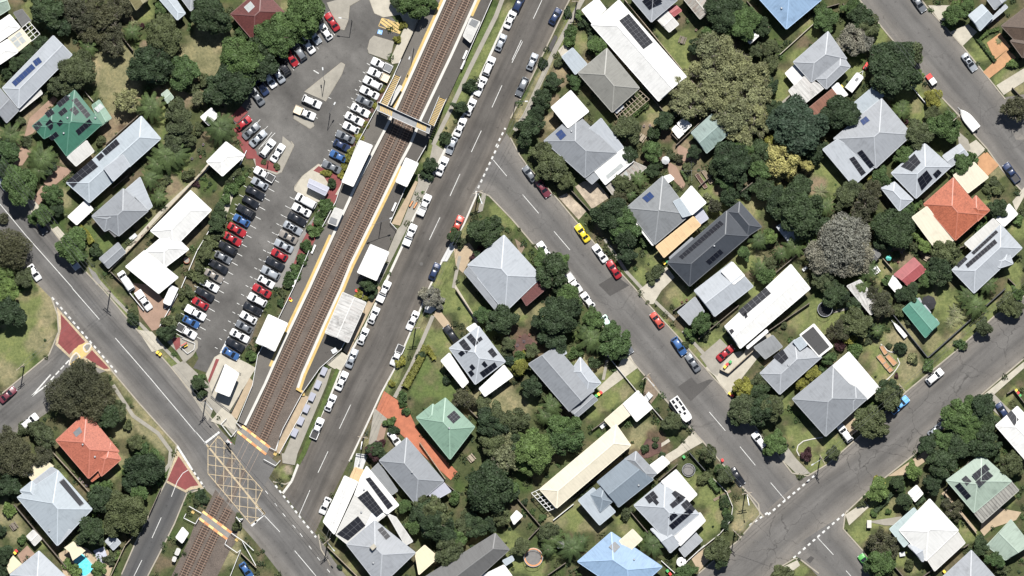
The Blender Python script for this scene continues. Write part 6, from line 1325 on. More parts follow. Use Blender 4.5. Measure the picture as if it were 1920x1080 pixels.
def shelter(label, short, *b, name='platform_shelter', cat='shelter'):
    for k in b: k['open'] = True
    return house(label, short, *b, name=name, cat=cat, gut=True)
T(1, 1)
shelter('long narrow white shelter roof on the west platform', 'long white platform shelter', B('flat', 'white', 872,12, 727,316, 646,282, 780,-25, e=4.1)); shelter('white rectangular shelter roof on the east platform below the footbridge', 'white east shelter', B('flat', 'white', 1125,105, 1216,146, 1130,318, 1050,282, e=4.0))
shelter('large plain white shelter roof on the east platform', 'large white platform shelter', B('skl', 'white', 860,755, 762,962, 902,1022, 996,812, e=4.2, p=2)); shelter('small lilac grey shelter roof on the sandy island', 'lilac shelter', B('gab', 'lilac', 402,262, 547,328, 518,385, 386,320, e=2.7, p=5))
T(1, 2)
shelter('weathered corrugated grey shelter roof on the east platform', 'weathered platform shelter', B('gab', 'worn', 520,335, 650,33, 826,110, 692,408, e=4.2, p=5)); shelter('white gabled shelter roof on the west platform near the car park', 'white west shelter', B('gab', 'white', 0,408, 95,200, 236,266, 140,472, e=4.0, p=8))
T(0, 2)
house('white roofed station hut inside a black fence', 'station hut', B('flat', 'white', 1690,575, 1790,640, 1720,812, 1618,772, e=3.4), name='station_hut', cat='hut', wall='wallw')
T(0, 3)
house('white railway equipment hut beside the track below the crossing', 'equipment hut', B('flat', 'white', 1320,790, 1370,715, 1412,760, 1366,832, e=2.6), name='equipment_hut', cat='hut', wall='wallw')
house('tiny white trackside cabinet below the equipment hut', None, B('flat', 'offwhite', 1312,915, 1330,872, 1352,882, 1335,924, e=1.6), name='cabinet', cat='cabinet', wall='wallw'); house('smallest white trackside cabinet at the fence', None, B('flat', 'offwhite', 1292,965, 1302,935, 1322,942, 1312,972, e=1.3), name='cabinet', cat='cabinet', wall='wallw')
# footbridge with its two flights of stairs
def footbridge():
    T(1, 0); A0, A1 = q(915, 765)[0], q(1312, 945)[0]; B0, B1 = q(908, 828)[0], q(1298, 1003)[0]; Zd = 6.0
    root = empty('footbridge', (*W(*q(1110, 890)[0])[:2], 0)); inv = -Vector(root.location)
    w = lambda p, z: Vector(W(p[0], p[1], z)); mb = MB(); c = [w(A0, Zd), w(A1, Zd), w(B1, Zd), w(B0, Zd)]
    mb.prism([(a.x, a.y) for a in c], Zd - .45, Zd); mb.ob('deck', plain('deck_grey', (.17, .175, .18), .6), root, loc=inv)
    up = Vector((0, 0, 1))
    for a, b in ((c[0], c[1]), (c[3], c[2])):
        m = MB(); m.bar(a + up * .5, b + up * .5, .08, 1.0); m.ob('side_panel', M['dsteel'], root, loc=inv); m = MB(); m.bar(a + up * 1.05, b + up * 1.05, .09, .08); m.ob('handrail', M['bwhite'], root, loc=inv)
    for a, b in ((c[0], c[3]), (c[1], c[2])):
        m = MB(); m.bar(a + up * .75, b + up * .75, .08, 1.5); m.ob('side_panel', M['trim'], root, loc=inv)
    for t in (.04, .30, .70, .96):
        for p, r_ in ((c[0], c[1]), (c[3], c[2])):
            x = p.lerp(r_, t); m = MB(); m.cyl((x.x, x.y, 0), (x.x, x.y, Zd - .4), .2, .2, 10); m.ob('column', M['conc2'], root, loc=inv)
    mb = MB()
    for lo, hi in ((.06, .30), (.76, .97)):          # yellow ribbed treads on the span's short flights
        for i in range(8 if lo < .5 else 7):
            t = lo + (hi - lo) * i / 8; a, b = c[0].lerp(c[1], t), c[3].lerp(c[2], t); d = (b - a); mb.bar(a + d * .22 + up * .03, b - d * .10 + up * .03, .24, .05)
    mb.ob('tread_strip', M['yellowp'], root, loc=inv)
    def flight(quad, n, z1):
        P = [q(*quad[i:i + 2])[0] for i in (0, 2, 4, 6)]      # top pair, bottom pair
        for i in range(n):
            t0, t1 = i / n, (i + 1) / n; z = z1 + (PZ - z1) * (i + 1) / n
            l = lambda a, b, t: (a[0] + (b[0] - a[0]) * t, a[1] + (b[1] - a[1]) * t)
            a, b, c_, d = (w(l(P[0], P[3], t0), z), w(l(P[1], P[2], t0), z), w(l(P[1], P[2], t1), z), w(l(P[0], P[3], t1), z))
            m = MB(); m.prism([(x.x, x.y) for x in (a, b, c_, d)], z - .2, z); st = m.ob('step', M['dsteel'], root, loc=inv)
            m = MB(); e0, e1 = a.lerp(d, .5), b.lerp(c_, .5); m.bar(e0 + up * .02, e1 + up * .02, (d - a).length * .52, .03); m.ob('nosing', M['yellowp'], st)
        for k in (0, 1):
            a, b = w(P[k], z1), w(P[3 - k], PZ); m = MB(); m.bar(a + up * 1.05, b + up * 1.05, .1, .08); m.bar(a + up * .5, b + up * .5, .05, 1.0); m.ob('handrail', M['bwhite'], root, loc=inv)
    flight((932,772, 985,800, 1085,578, 1040,560), 18, Zd); flight((1292,925, 1335,948, 1425,748, 1372,728), 18, Zd)
    tag(root, 'footbridge over the railway with yellow stair treads at both ends', 'footbridge'); REFS.append(('footbridge', 757, 222))
footbridge()
# lift shafts / ramps rooms beside the stairs
T(1, 0)
house('white platform room with a dark opening beside the left bridge stairs', None, B('flat', 'offwhite', 1045,690, 1075,640, 1095,650, 1010,790, 995,765, e=2.6), name='platform_room', cat='room')
house('white platform canopy with a dark roof panel near the top edge', None, B('flat', 'offwhite', 1608,135, 1680,165, 1608,318, 1555,270, e=2.6), name='platform_room', cat='room', dk=[(1620,140, 1672,162, 1645,208, 1595,182, 1, 1)])
T(1, 1)
house('small white platform room with a dark end below the long shelter', None, B('flat', 'offwhite', 592,478, 655,500, 605,615, 540,590, e=2.5), name='platform_room', cat='room', dk=[(560,545, 612,565, 600,610, 545,590, 1, 1)])
# paths beside the station
T(1, 1); fq(1195,275, 1215,285, 1080,612, 1015,598, m='tanp'); fq(1215,225, 1330,270, 1290,320, 905,1090, 870,1090, 1060,640, 1090,610, 1215,290, m='conc', n='footpath')
T(1, 2); fq(905,-30, 940,0, 690,500, 655,470, m='tanp'); fq(520,565, 645,480, 690,510, 640,620, 585,605, m='conc2')
fp(598,700, 622,690, 612,722, 558,850, 532,852, 577,745, m='conc'); fp(568,740, 579,744, 526,852, 514,846, m='tanp'); fp(528,850, 558,850, 553,872, 530,868, m='conc'); sheet('grass_verge', s(630,690, 637,694, 574,850, 562,872, 556,868, 566,846), M['lawnd'])
T(0, 2); fq(1935,-130 + 680, 1960,560, 1680,1000, 1640,985, m='tanp') if 0 else fp(468,708, 476,716, 444,786, 432,778, m='tanp')
fp(395,790, 420,760, 445,790, 440,806, m='conc2')
T(1, 1); fp(610,425, 625,432, 600,480, m='concd')
# pedestrian crossings over the rails
for P in (s(454,799, 506,839, 499,852, 444,808), s(380,959, 434,999, 426,1011, 374,972)):
    sheet('pedestrian_crossing', P, M['concd'], .15); mb = MB(); m2 = MB()
    for a, b in ((P[0], P[1]), (P[3], P[2])):
        for i in range(6):
            t0, t1 = i / 6, (i + 1) / 6; l = lambda t: (a[0] + (b[0] - a[0]) * t, a[1] + (b[1] - a[1]) * t); strip(mb if i % 2 else m2, l(t0), l(t1), .55, .158)
    struct(mb.ob('road_marking', M['orangep'])); struct(m2.ob('road_marking', plain('pale_orange_paint', (.66, .42, .16), .6)))
for x, y in s(439,792, 516,851, 362,960, 444,1012): m = MB(); m.box((*W(x, y)[:2], .17), .75, .75, .02, R(-35)); struct(m.ob('tactile_paving', M['yellowp']))
def railfence(pts, label, h=1.15, base=0.0, mat='bwhite', mesh_in=False, name='fence', thick=.07, cat='fence'):
    c = W(*pts[len(pts) // 2]); root = empty(name, (c[0], c[1], 0)); inv = -Vector(root.location)
    for i in range(len(pts) - 1):
        a, b = Vector((*W(*pts[i])[:2], base)), Vector((*W(*pts[i + 1])[:2], base)); L = (b - a).length; n = max(1, int(L / 2.4)); m = MB()
        for z in (h, h * .55, h * .15): m.bar(a + Vector((0, 0, z)), b + Vector((0, 0, z)), thick if z < h else thick * 1.6, .05)
        for k in range(n + 1): p = a.lerp(b, k / n); m.box((p.x, p.y, base + h / 2), .07, .07, h)
        m.ob('panel', M[mat], root, loc=inv)
    return tag(root, label, cat)
railfence(WP_L[6:14], 'white railing along the back of the west platform by the garden bed', base=PZ); railfence(WP_L[:6], 'white railing along the lower back of the west platform', base=PZ); railfence([WP_L[12], WP_L[13], WP_L[14]], 'white railing behind the west platform at the top edge', base=PZ)
railfence(EP_R[12:], 'white railing along the back of the upper east platform', base=PZ); railfence(EP_R[6:11], 'white railing behind the east platform beside the tan ramp', base=PZ); railfence(EP_R[:4], 'white railing at the lower end of the east platform', base=PZ)
railfence(s(567,737, 530,805, 517,843), 'white railing between the tan ramp and the tracks'); railfence(s(582,742, 560,785, 524,850), 'thin railing between the tan ramp and the bike lockers'); railfence(s(425,785, 415,795, 434,819, 444,807), 'white gate railing at the upper left of the level crossing'); railfence(s(443,792, 453,802), 'short white rail at the head of the orange crossing')
railfence(s(506,839, 518,845, 526,815), 'white rail corner at the right end of the upper orange crossing'); railfence(s(495,861, 517,873, 526,863), 'white gate railing at the right end of the upper crossing'); railfence(s(355,949, 378,962), 'short white rail at the left end of the lower orange crossing'); railfence(s(349,963, 345,971, 367,982, 374,970), 'white gate railing at the left end of the lower crossing')
railfence(s(434,999, 460,1017, 476,1032), 'white rail at the right end of the lower orange crossing'); railfence(s(426,1011, 422,1020, 445,1036, 452,1030, 432,1080), 'white gate railing beside the blue car below the crossing')
railfence(s(398,735, 420,685, 452,700), 'black railing around the station hut', mat='dsteel'); railfence(s(396,742, 418,760, 434,772, 455,730), 'black and white railing below the station hut', mat='dsteel'); railfence(s(455,1015, 480,1060), 'white railing at the yard beside the crossing road')
# bike lockers
def lockers():
    proto = None
    for i, (x, y) in enumerate(s(607,696, 596,721, 585,744, 574.5,766, 564,789, 552.5,811)):
        w = W(x, y, 1.3)
        if proto is None:
            proto = empty('bike_locker', (w[0], w[1], 0), R(66)); m = MB(); m.box((0, 0, .62), 1.8, 1.15, 1.24); m.ob('cabinet', M['dgs'], proto); m = MB(); m.box((0, 0, 1.27), 1.95, 1.3, .07); m.ob('roof', rm('lilac'), proto); m = MB(); m.box((-.91, 0, .62), .03, 1.0, 1.05); m.ob('door', M['trim'], proto); o = proto
        else:
            o = proto.copy(); C.objects.link(o); o.location = (w[0], w[1], 0)
            for ch in proto.children: d = ch.copy(); C.objects.link(d); d.parent = o
        tag(o, '%s pale lilac bike locker from the top of the row by the platform end' % ORD[i], 'locker', 'bike lockers by the platform')
lockers()
# crossing signals with raised boom
def signal(x, y, ang, label):
    root = empty('crossing_signal', (*W(x, y)[:2], 0), R(ang)); m = MB(); m.cyl((0, 0, 0), (0, 0, 4.2), .08, .08, 10); m.ob('post', M['bwhite'], root); m = MB(); m.bar((-.75, -.1, 3.6), (.75, -.1, 4.2), .22, .03); m.bar((-.75, -.1, 4.2), (.75, -.1, 3.6), .22, .03); m.ob('crossbuck', M['bwhite'], root)
    m = MB(); m.box((0, -.14, 2.9), 1.3, .06, .6); m.ob('backboard', M['under'], root); m = MB(); m.box((.3, .35, .7), .7, .55, 1.3); m.ob('mechanism_box', M['bwhite'], root)
    for sx in (-.4, .4): m = MB(); m.cyl((sx, -.16, 2.9), (sx, -.28, 2.9), .16, .16, 12); m.ob('lamp', M['redq'], root)
    m = MB(); m.bar((.3, .4, 1.2), (.7, .5, 6.0), .12, .05); m.ob('boom', M['bwhite'], root); tag(root, label, 'crossing signal', 'level crossing signals')
signal(431, 828, 130, 'crossing signal with raised boom at the upper end of the yellow box'); signal(449, 972, -50, 'crossing signal with raised boom at the lower end of the yellow box')
# ---------------------------------------------------------------- street furniture, fences, garden things
def pole(x, y, ang, label, h=9.5, lamp=False):
    w = W(x, y, h); root = empty('power_pole', (w[0], w[1], 0), R(ang)); m = MB(); m.cyl((0, 0, 0), (0, 0, h), .17, .11, 10); m.ob('pole', M['timber'], root)
    for z, L in ((h - .35, 2.4), (h - 1.3, 1.8)):
        m = MB(); m.box((0, 0, z), L, .14, .14); a = m.ob('crossarm', M['timberl'], root)
        m = MB()
        for t in (-.45, -.2, .2, .45): m.cyl((L * t, 0, z + .07), (L * t, 0, z + .28), .05, .04, 8)
        m.ob('insulator', M['bwhite'], a)
    if lamp: m = MB(); m.bar((0, 0, h - 2), (0, -2.4, h - 1.4), .08, .08); m.box((0, -2.6, h - 1.38), .28, .6, .12); m.ob('lamp_arm', M['steel'], root)
    return tag(root, label, 'power pole', 'timber power poles')
POLES = [((38,688), 40, 'power pole on the grass verge of the left side street', 0), ((201,546), -40, 'power pole on the kerb outside the white complex', 0), ((381,752), 45, 'power pole at the kerb near the station hut', 1), ((896,360), 20, 'power pole on the grassy point between the two streets', 1), ((778,615), 5, 'power pole on the verge by the white sedan', 0), ((680,820), -10, 'power pole by the terracotta driveway kerb', 1), ((612,1016), 40, 'power pole outside the corner shop', 1), ((1212,706), 40, 'power pole between dirt driveway and lawn', 1), ((1082,2), 0, 'power pole at the top edge by the right footpath', 0), ((1401,925), 10, 'power pole on the corner lawn by the white wall', 1), ((1381,1000), -45, 'power pole by the corner tree at the street junction', 0), ((1692,727), -50, 'power pole above the light blue car', 0), ((1542,861), -60, 'power pole on the corner verge of the cracked street', 1), ((1795,220), 40, 'power pole beside the covered boat', 0)]
for (x, y), a, l, lp in POLES: pole(x, y, a, l, lamp=bool(lp))
def wire(a, b, label, n=3, sag=.7, h=9.3):
    A, Bq = Vector(W(*a, h)), Vector(W(*b, h)); d = (Bq - A).normalized(); nn = Vector((-d.y, d.x, 0)); root = empty('power_line', (A + Bq) / 2); inv = -Vector(root.location)
    for k in range(n):
        m = MB(); o = nn * ((k - (n - 1) / 2) * .75); K = 14
        pts = [A.lerp(Bq, t / K) + o - Vector((0, 0, sag * 4 * (t / K) * (1 - t / K))) for t in range(K + 1)]
        for i in range(K): m.bar(pts[i], pts[i + 1], .035, .035)
        m.ob('cable', M['frame'], root, loc=inv)
    tag(root, label, 'power line', 'overhead power lines')
for a, b, l, n in (((-40, 255), (201,546), 'four power cables over the left street beside the pink drives', 4), ((201,546), (381,752), 'power cables over the left street past the car park entrance', 2), ((381,752), (612,1016), 'power cables over the level crossing', 3), ((38,688), (201,546), 'power cables crossing the street to the side street pole', 2), ((1082,2), (896,360), 'power cables along the right side of the station street', 2), ((896,360), (778,615), 'power cables beside the pyramid house', 2), ((778,615), (680,820), 'power cables over the golden hedge', 2), ((680,820), (612,1016), 'power cables over the white street awning', 2), ((1212,706), (1401,925), 'power cables over the camper van', 2), ((1381,1000), (1542,861), 'power cables over the lower street junction', 2), ((1542,861), (1692,727), 'power cables over the cracked street', 2), ((1692,727), (1960,492), 'power cables along the fenced yard', 2), ((1612,-10), (1795,220), 'power cables along the wide street', 2), ((1381,1000), (1600,1085), 'power cables over the bottom street', 1)): wire(a, b, l, n)
def lamp(x, y, ang, label, h=7.0, arm=2.6, base=0.0, two=False):
    w = W(x, y, 0); root = empty('lamp_post', (w[0], w[1], base), R(ang)); m = MB(); m.cyl((0, 0, 0), (0, 0, h), .11, .07, 10); m.ob('pole', M['dsteel'], root)
    for sg in ((1, -1) if two else (1,)): m = MB(); m.bar((0, 0, h), (arm * sg, 0, h + .25), .08, .08); m.ob('arm', M['dsteel'], root); m = MB(); m.box((arm * sg, 0, h + .25), .7, .3, .12); m.ob('lamp_head', M['trim'], root)
    tag(root, label, 'lamp post', 'lamp posts')
for x, y, a, l, b, tw in ((609, 152, 95, 'dark lamp post on the triangular concrete island', 0, False), (619, 214, 60, 'dark lamp post below the triangular island', 0, False), (776, 92, 250, 'dark lamp post on the upper west platform', PZ, False), (715, 417, 200, 'dark lamp post on the open east platform', PZ, True), (660, 40, 170, 'short lamp post on the rounded concrete island by the red car', 0, False), (966, 192, 0, 'lamp post at the right kerb by the footpath', 0, False), (503, 303, 80, 'thin lamp post on the red garden island', 0, False)): lamp(x, y, a, l, base=b, two=tw)
def fence(pts, label, h=1.6, mat='timber', th=.10, name='fence', cat='fence'):
    c = W(*pts[len(pts) // 2]); root = empty(name, (c[0], c[1], 0)); inv = -Vector(root.location)
    for i in range(len(pts) - 1):
        a, b = Vector((*W(*pts[i])[:2], 0)), Vector((*W(*pts[i + 1])[:2], 0)); m = MB(); m.bar(a + Vector((0, 0, h / 2)), b + Vector((0, 0, h / 2)), th, h); m.bar(a + Vector((0, 0, h + .03)), b + Vector((0, 0, h + .03)), th * 1.5, .06)
        n = max(1, int((b - a).length / 2.4))
        for k in range(n + 1): p = a.lerp(b, k / n); m.box((p.x, p.y, h / 2 + .03), th * 1.4, th * 1.4, h + .1)
        m.ob('panel', M[mat], root, loc=inv)
    return later(root, {'timber': 'weathered timber', 'timberl': 'pale timber', 'bwhite': 'white', 'dsteel': 'dark metal', 'conc2': 'pale masonry', 'kerbw': 'white masonry'}[mat] + ' ' + name.replace('_', ' '), cat, pts[len(pts) // 2])
def fl(c, r, *lines):
    for l in lines:
        T(c, r); m = 'timber'; h = 1.6
        if isinstance(l[0], str): m = l[0]; l = l[1:]
        fence(q(*l), None, 1.0 if m in ('bwhite', 'kerbw', 'conc2') else h, m)
fl(0, 0, (890,240, 1000,380), (800,1080, 1060,850), ('conc2', 640,690, 700,760))
fl(0, 1, ('timberl', 820,955, 1150,610, 1590,140), (500,290, 740,110), ('bwhite', 1360,1080, 1480,800, 1600,600, 1850,50), (835,960, 960,1080))
fl(0, 2, ('bwhite', 945,0, 1080,165), ('bwhite', 1350,20, 1200,285))
fl(2, 0, ('timberl', 845,0, 1320,580, 1525,800), (745,365, 1130,830), (1230,1090, 1525,805), (1760,10, 1925,210), (1200,1010, 1240,1050))
fl(3, 0, ('conc2', 60,435, 345,175), (530,30, 410,65), ('bwhite', 1065,640, 1255,862), (560,30, 600,90), (1830,660, 1925,760))
fl(2, 1, (1700,370, 1800,290), (440,345, 610,530), ('timberl', 1010,620, 1060,560), (1580,160, 1400,320)); fl(3, 1, (0,1010, 385,690), (1310,830, 1480,760), (1800,1010, 1850,1060), ('timberl', 860,860, 930,940))
fl(3, 2, ('dsteel', 920,180, 1195,522), ('dsteel', 1195,522, 1500,250, 1775,5), (0,322, 310,112), (1790,790, 1840,760, 1925,870)); fl(3, 3, ('timberl', 1320,460, 1560,760), (1330,440, 1560,150), (940,1000, 1010,1080), (1500,840, 1160,1080))
fl(2, 2, ('kerbw', 670,450, 945,785), ('kerbw', 1040,885, 1140,1000), (1210,170, 1300,110), (1400,380, 1700,130), ('timberl', 1560,610, 1620,640, 1830,450), (600,1065, 700,990))
fl(2, 3, (40,500, 215,705), (215,705, 90,835), ('bwhite', 310,660, 460,540), ('dsteel', 1330,155, 1445,285), ('kerbw', 1500,340, 1610,450, 1655,560, 1640,660, 1560,760, 1410,880), ('bwhite', 1120,965, 1225,1060, 1320,960, 1440,850), (270,1070, 400,980), (460,500, 880,120), (890,600, 1050,790), (1100,360, 1240,240))
fl(0, 3, ('timberl', 400,150, 700,480), (110,545, 500,1010), ('timberl', 830,1085, 940,850, 1020,760), (1120,620, 1210,420), ('timberl', 1810,905, 1925,1015)); fl(1, 3, (1380,350, 1530,470), ('timberl', 540,860, 760,1080), ('timberl', 1230,80, 1420,350)); fl(1, 2, ('timberl', 1500,10, 1650,230), (1890,350, 1925,420), (1560,870, 1690,1000)); fl(0, 1, (850,330, 960,240))
# wheelie bins
BIN = MB(); BIN.box((0, 0, .5), .52, .62, .95); BIN = BIN.mesh('body'); BIN.materials.append(plain('bin_green', (.025, .06, .04), .6)); BLID = MB(); BLID.box((0, 0, 1.01), .58, .72, .09); BLID = BLID.mesh('lid'); BLID.materials.append(None)
LIDS = {'y': (M['yel'], 'yellow'), 'r': (M['redq'], 'red'), 'g': (M['grn'], 'green')}
def binn(c, r, x, y, k, a):
    T(c, r); p = q(x, y)[0]; o = empty('wheelie_bin', (*W(*p)[:2], .02), R(a)); ob('body', BIN, None, o); l = ob('lid', BLID, None, o); setmat(l, LIDS[k][0]); later(o, LIDS[k][1] + ' lidded wheelie bin', 'bin', p, 'wheelie bins')
for b in ((0,2, 1183,482, 'y',-40), (0,2, 1203,497, 'y',-40), (2,1, 1140,893, 'y',50), (2,1, 1158,880, 'g',50), (2,2, 632,806, 'g',50), (2,2, 650,795, 'y',50), (2,2, 667,782, 'r',50), (2,2, 1596,590, 'y',-40), (2,2, 1612,572, 'r',-40), (2,2, 1636,553, 'g',-40), (2,2, 1632,790, 'y',50), (2,2, 1652,806, 'r',50), (3,2, 1858,768, 'y',-40), (3,2, 1872,787, 'r',-40), (3,2, 1886,806, 'g',-40), (2,3, 1288,185, 'g',40), (2,3, 1577,210, 'r',20), (1,2, 1580,765, 'y',40), (3,0, 550,650, 'y',40), (2,3, 1165,1040, 'g',40), (2,3, 1185,1062, 'r',40), (0,3, 395,80, 'y',40), (0,3, 115,905, 'y',40), (0,3, 125,890, 'r',40), (1,2, 262,92, 'y',60), (1,2, 255,80, 'r',60), (3,3, 1320,1045, 'y',40), (1,2, 755,20, 'r',66), (3,1, 1865,590, 'r',30)): binn(*b)
# trampolines, pool, tank, umbrellas
def disc(mb, c, r, n=24):
    mb.add([(c[0], c[1], c[2])] + [(c[0] + r * math.cos(2 * math.pi * i / n), c[1] + r * math.sin(2 * math.pi * i / n), c[2]) for i in range(n)], [[0, 1 + i, 1 + (i + 1) % n] for i in range(n)])
def ring(mb, c, r0, r1, h, n=28):
    for i in range(n):
        a, b = 2 * math.pi * i / n, 2 * math.pi * (i + 1) / n; v = [(c[0] + r * math.cos(t), c[1] + r * math.sin(t), z) for z in (c[2] - h, c[2]) for r, t in ((r0, a), (r1, a), (r1, b), (r0, b))]
        mb.add(v, [[3, 2, 1, 0], [4, 5, 6, 7], [1, 2, 6, 5], [3, 0, 4, 7]])
def tramp(c, r, x, y, rad, pad, mat, label, net=True):
    T(c, r); p = q(x, y)[0]; rr = rad / 4 * S; root = empty('trampoline', (*W(*p)[:2], 0)); m = MB(); disc(m, (0, 0, .82), rr * .86); m.ob('mat', mat, root); m = MB(); ring(m, (0, 0, .86), rr * .84, rr, .07); m.ob('pad', pad, root); m = MB()
    for i in range(6):
        a = i * math.pi / 3; m.cyl((rr * math.cos(a), rr * math.sin(a), 0), (rr * math.cos(a), rr * math.sin(a), 2.4 if net else .85), .03, .03, 6)
    if net: ring(m, (0, 0, 2.42), rr * .98, rr * 1.02, .04)
    m.ob('frame', M['steel'], root); tag(root, label, 'trampoline', 'garden trampolines')
GMAT = plain('grey_mat', (.13, .125, .12), .8)
tramp(3,2, 423,158, 55, M['dark'], M['dark'], 'black round trampoline on the lawn below the long white house'); tramp(2,3, 160,937, 70, M['orangep'], GMAT, 'round trampoline with a bright orange rim on a lawn'); tramp(2,3, 1322,283, 48, M['dark'], GMAT, 'dark trampoline on the silver corner house lawn'); tramp(3,1, 322,790, 46, M['frame'], GMAT, 'grey trampoline half under the thin grey tree', False); tramp(0,1, 1402,872, 24, M['orange'], M['conc'], 'tiny round orange trampoline beside the white complex', False)
T(2, 3); p = q(1268, 972)[0]; root = empty('water_tank', (*W(*p)[:2], 0)); m = MB(); m.cyl((0, 0, 0), (0, 0, 2.1), 1.1, 1.1, 24); m.ob('tank', M['bwhite'], root); m = MB(); m.cyl((0, 0, 2.1), (0, 0, 2.3), 1.14, .3, 24); m.ob('lid', M['bwhite'], root); m = MB(); m.cyl((0, 0, 2.3), (0, 0, 2.42), .2, .2, 12); m.ob('cap', M['under'], root); tag(root, 'round white water tank beside the grey carport at the corner', 'water tank')
T(0, 3); sheet('paving', q(440,910, 560,850, 650,870, 720,930, 810,880, 850,1000, 820,1085, 480,1085, 450,960), M['tanp']); sheet('paving', q(700,890, 780,860, 805,930, 790,980, 740,985), plain('lilac_paving', (.33, .34, .40), .8)); sheet('paving', q(130,925, 205,850, 265,915, 165,985), M['pink'])
pl = q(548,970, 575,925, 610,900, 650,935, 712,1010, 690,1050, 645,1082, 610,1080); root = empty('swimming_pool', W(*q(630, 990)[0])); inv = -Vector(root.location); m = MB(); m.prism([W(*p)[:2] for p in pl], 0, .24); m.ob('water', M['pool'], root, loc=inv); m = MB(); pline(m, pl + pl[:1], .35, .26); m.ob('coping', M['conc2'], root, loc=inv); tag(root, 'turquoise swimming pool under a cream sail, bottom left', 'swimming pool')
def umbrella(c, r, x, y, rad, mat, label, n=8):
    T(c, r); p = q(x, y)[0]; rr = rad / 4 * S; w = W(*p, 2.4); root = empty('umbrella', (w[0], w[1], 0)); m = MB(); m.add([(0, 0, 2.75)] + [(rr * math.cos(2 * math.pi * i / n), rr * math.sin(2 * math.pi * i / n), 2.2) for i in range(n)], [[0, 1 + i, 1 + (i + 1) % n] for i in range(n)]); m.ob('canopy', mat, root); m = MB(); m.cyl((0, 0, 0), (0, 0, 2.75), .04, .03, 8); m.ob('pole', M['steel'], root); tag(root, label, 'umbrella')
umbrella(3,2, 1205,112, 58, M['dark'], 'large black garden umbrella behind the green shed'); umbrella(2,1, 1152,122, 32, M['trim'], 'pale grey garden umbrella on the pink patio'); umbrella(3,1, 905,855, 22, plain('teal_cloth', (.10, .42, .36)), 'small teal umbrella among pots by the red cottage', 6)
# raised beds, pallets, tables, washing lines
def rbed(c, r, pts, label, soil):
    T(c, r); P = [W(*p)[:2] for p in q(*pts)]; ctr = sum((Vector(p) for p in P), Vector((0, 0))) / 4; root = empty('raised_bed', (ctr.x, ctr.y, 0)); inv = -Vector(root.location); m = MB()
    for i in range(4): m.bar((*P[i], .3), (*P[(i + 1) % 4], .3), .12, .6)
    m.ob('frame', M['timberl'], root, loc=inv); m = MB(); m.prism(P, 0, .5); m.ob('soil', soil, root, loc=inv); tag(root, label, 'raised bed', 'raised garden beds')
rbed(2,1, (1372,232, 1396,220, 1466,322, 1442,334), 'long timber raised bed, left of the two on the back lawn', M['mulch']); rbed(2,1, (1420,205, 1446,196, 1510,285, 1486,298), 'long timber raised bed, right of the two on the back lawn', M['dirt'])
for i, (pts, t) in enumerate((((835,440, 860,428, 898,485, 872,502), 'topmost'), ((812,515, 845,495, 885,548, 858,570), 'left middle'), ((880,515, 905,495, 970,560, 940,585), 'right middle'), ((860,575, 885,553, 915,590, 890,610), 'lower left'), ((888,608, 915,588, 942,615, 912,635), 'lowest'))): rbed(3,2, pts, t + ' of five orange gravel beds on the lawn', M['orangel'])
def washing(c, r, x, y, rad, a, label):
    T(c, r); w = W(*q(x, y)[0], 1.9); rr = rad / 4 * S; root = empty('clothes_hoist', (w[0], w[1], 0), R(a)); m = MB(); m.cyl((0, 0, 0), (0, 0, 1.9), .04, .04, 8); m.ob('post', M['steel'], root); m = MB()
    for i in range(4): t = i * math.pi / 2; m.bar((0, 0, 1.85), (rr * math.cos(t), rr * math.sin(t), 2.0), .04, .04)
    for k in (.45, .72, 1.0):
        for i in range(4): t, u = i * math.pi / 2, (i + 1) * math.pi / 2; m.bar((rr * k * math.cos(t), rr * k * math.sin(t), 1.97), (rr * k * math.cos(u), rr * k * math.sin(u), 1.97), .015, .015)
    m.ob('arm', M['frame'], root); tag(root, label, 'clothes hoist', 'clothes hoists')
washing(2,1, 1347,200, 78, 0, 'clothes hoist beside the raised garden beds'); washing(2,1, 1850,890, 60, 15, 'clothes hoist on the lawn behind the charcoal house'); washing(0,1, 1000,590, 40, 25, 'clothes hoist behind the mid grey hipped house')
def table(c, r, x, y, a, label, mat='timber'):
    T(c, r); root = empty('picnic_table', (*W(*q(x, y)[0])[:2], 0), R(a)); m = MB(); m.box((0, 0, .74), 1.7, .75, .06); m.ob('table_top', M[mat], root)
    for sg in (-1, 1): m = MB(); m.box((0, sg * .68, .45), 1.7, .26, .05); m.ob('bench', M[mat], root); m = MB(); m.bar((sg * .6, -.7, 0), (sg * .6, 0, .72), .08, .08); m.bar((sg * .6, .7, 0), (sg * .6, 0, .72), .08, .08); m.bar((sg * .6, -.7, .4), (sg * .6, .7, .4), .06, .06); m.ob('leg', M[mat], root)
    tag(root, label, 'picnic table', 'picnic tables')
table(2,0, 1278,300, 70, 'timber picnic table on the lawn beside the white twin roofs'); table(2,0, 975,1035, 55, 'timber picnic table behind the olive grey house', 'timberl'); table(0,3, 105,705, -55, 'timber garden bench table left of the blue grey house'); table(3,1, 1195,855, -30, 'pale timber table above the red cottage', 'timberl'); table(3,1, 808,945, -55, 'white sun table beside the palm by the red cottage', 'bwhite'); table(1,3, 1615,195, -50, 'timber table behind the mint green house', 'timberl')
def bench(x, y, a, label, base):
    root = empty('bench', (*W(x, y)[:2], base), R(a)); m = MB(); m.box((0, 0, .45), 2.2, .45, .06); m.ob('seat', M['bwhite'], root); m = MB(); m.box((0, -.22, .7), 2.2, .05, .4); m.ob('backrest', M['bwhite'], root)
    for sx in (-.9, .9): m = MB(); m.box((sx, 0, .22), .08, .4, .44); m.ob('leg', M['steel'], root)
    tag(root, label, 'bench', 'platform benches')
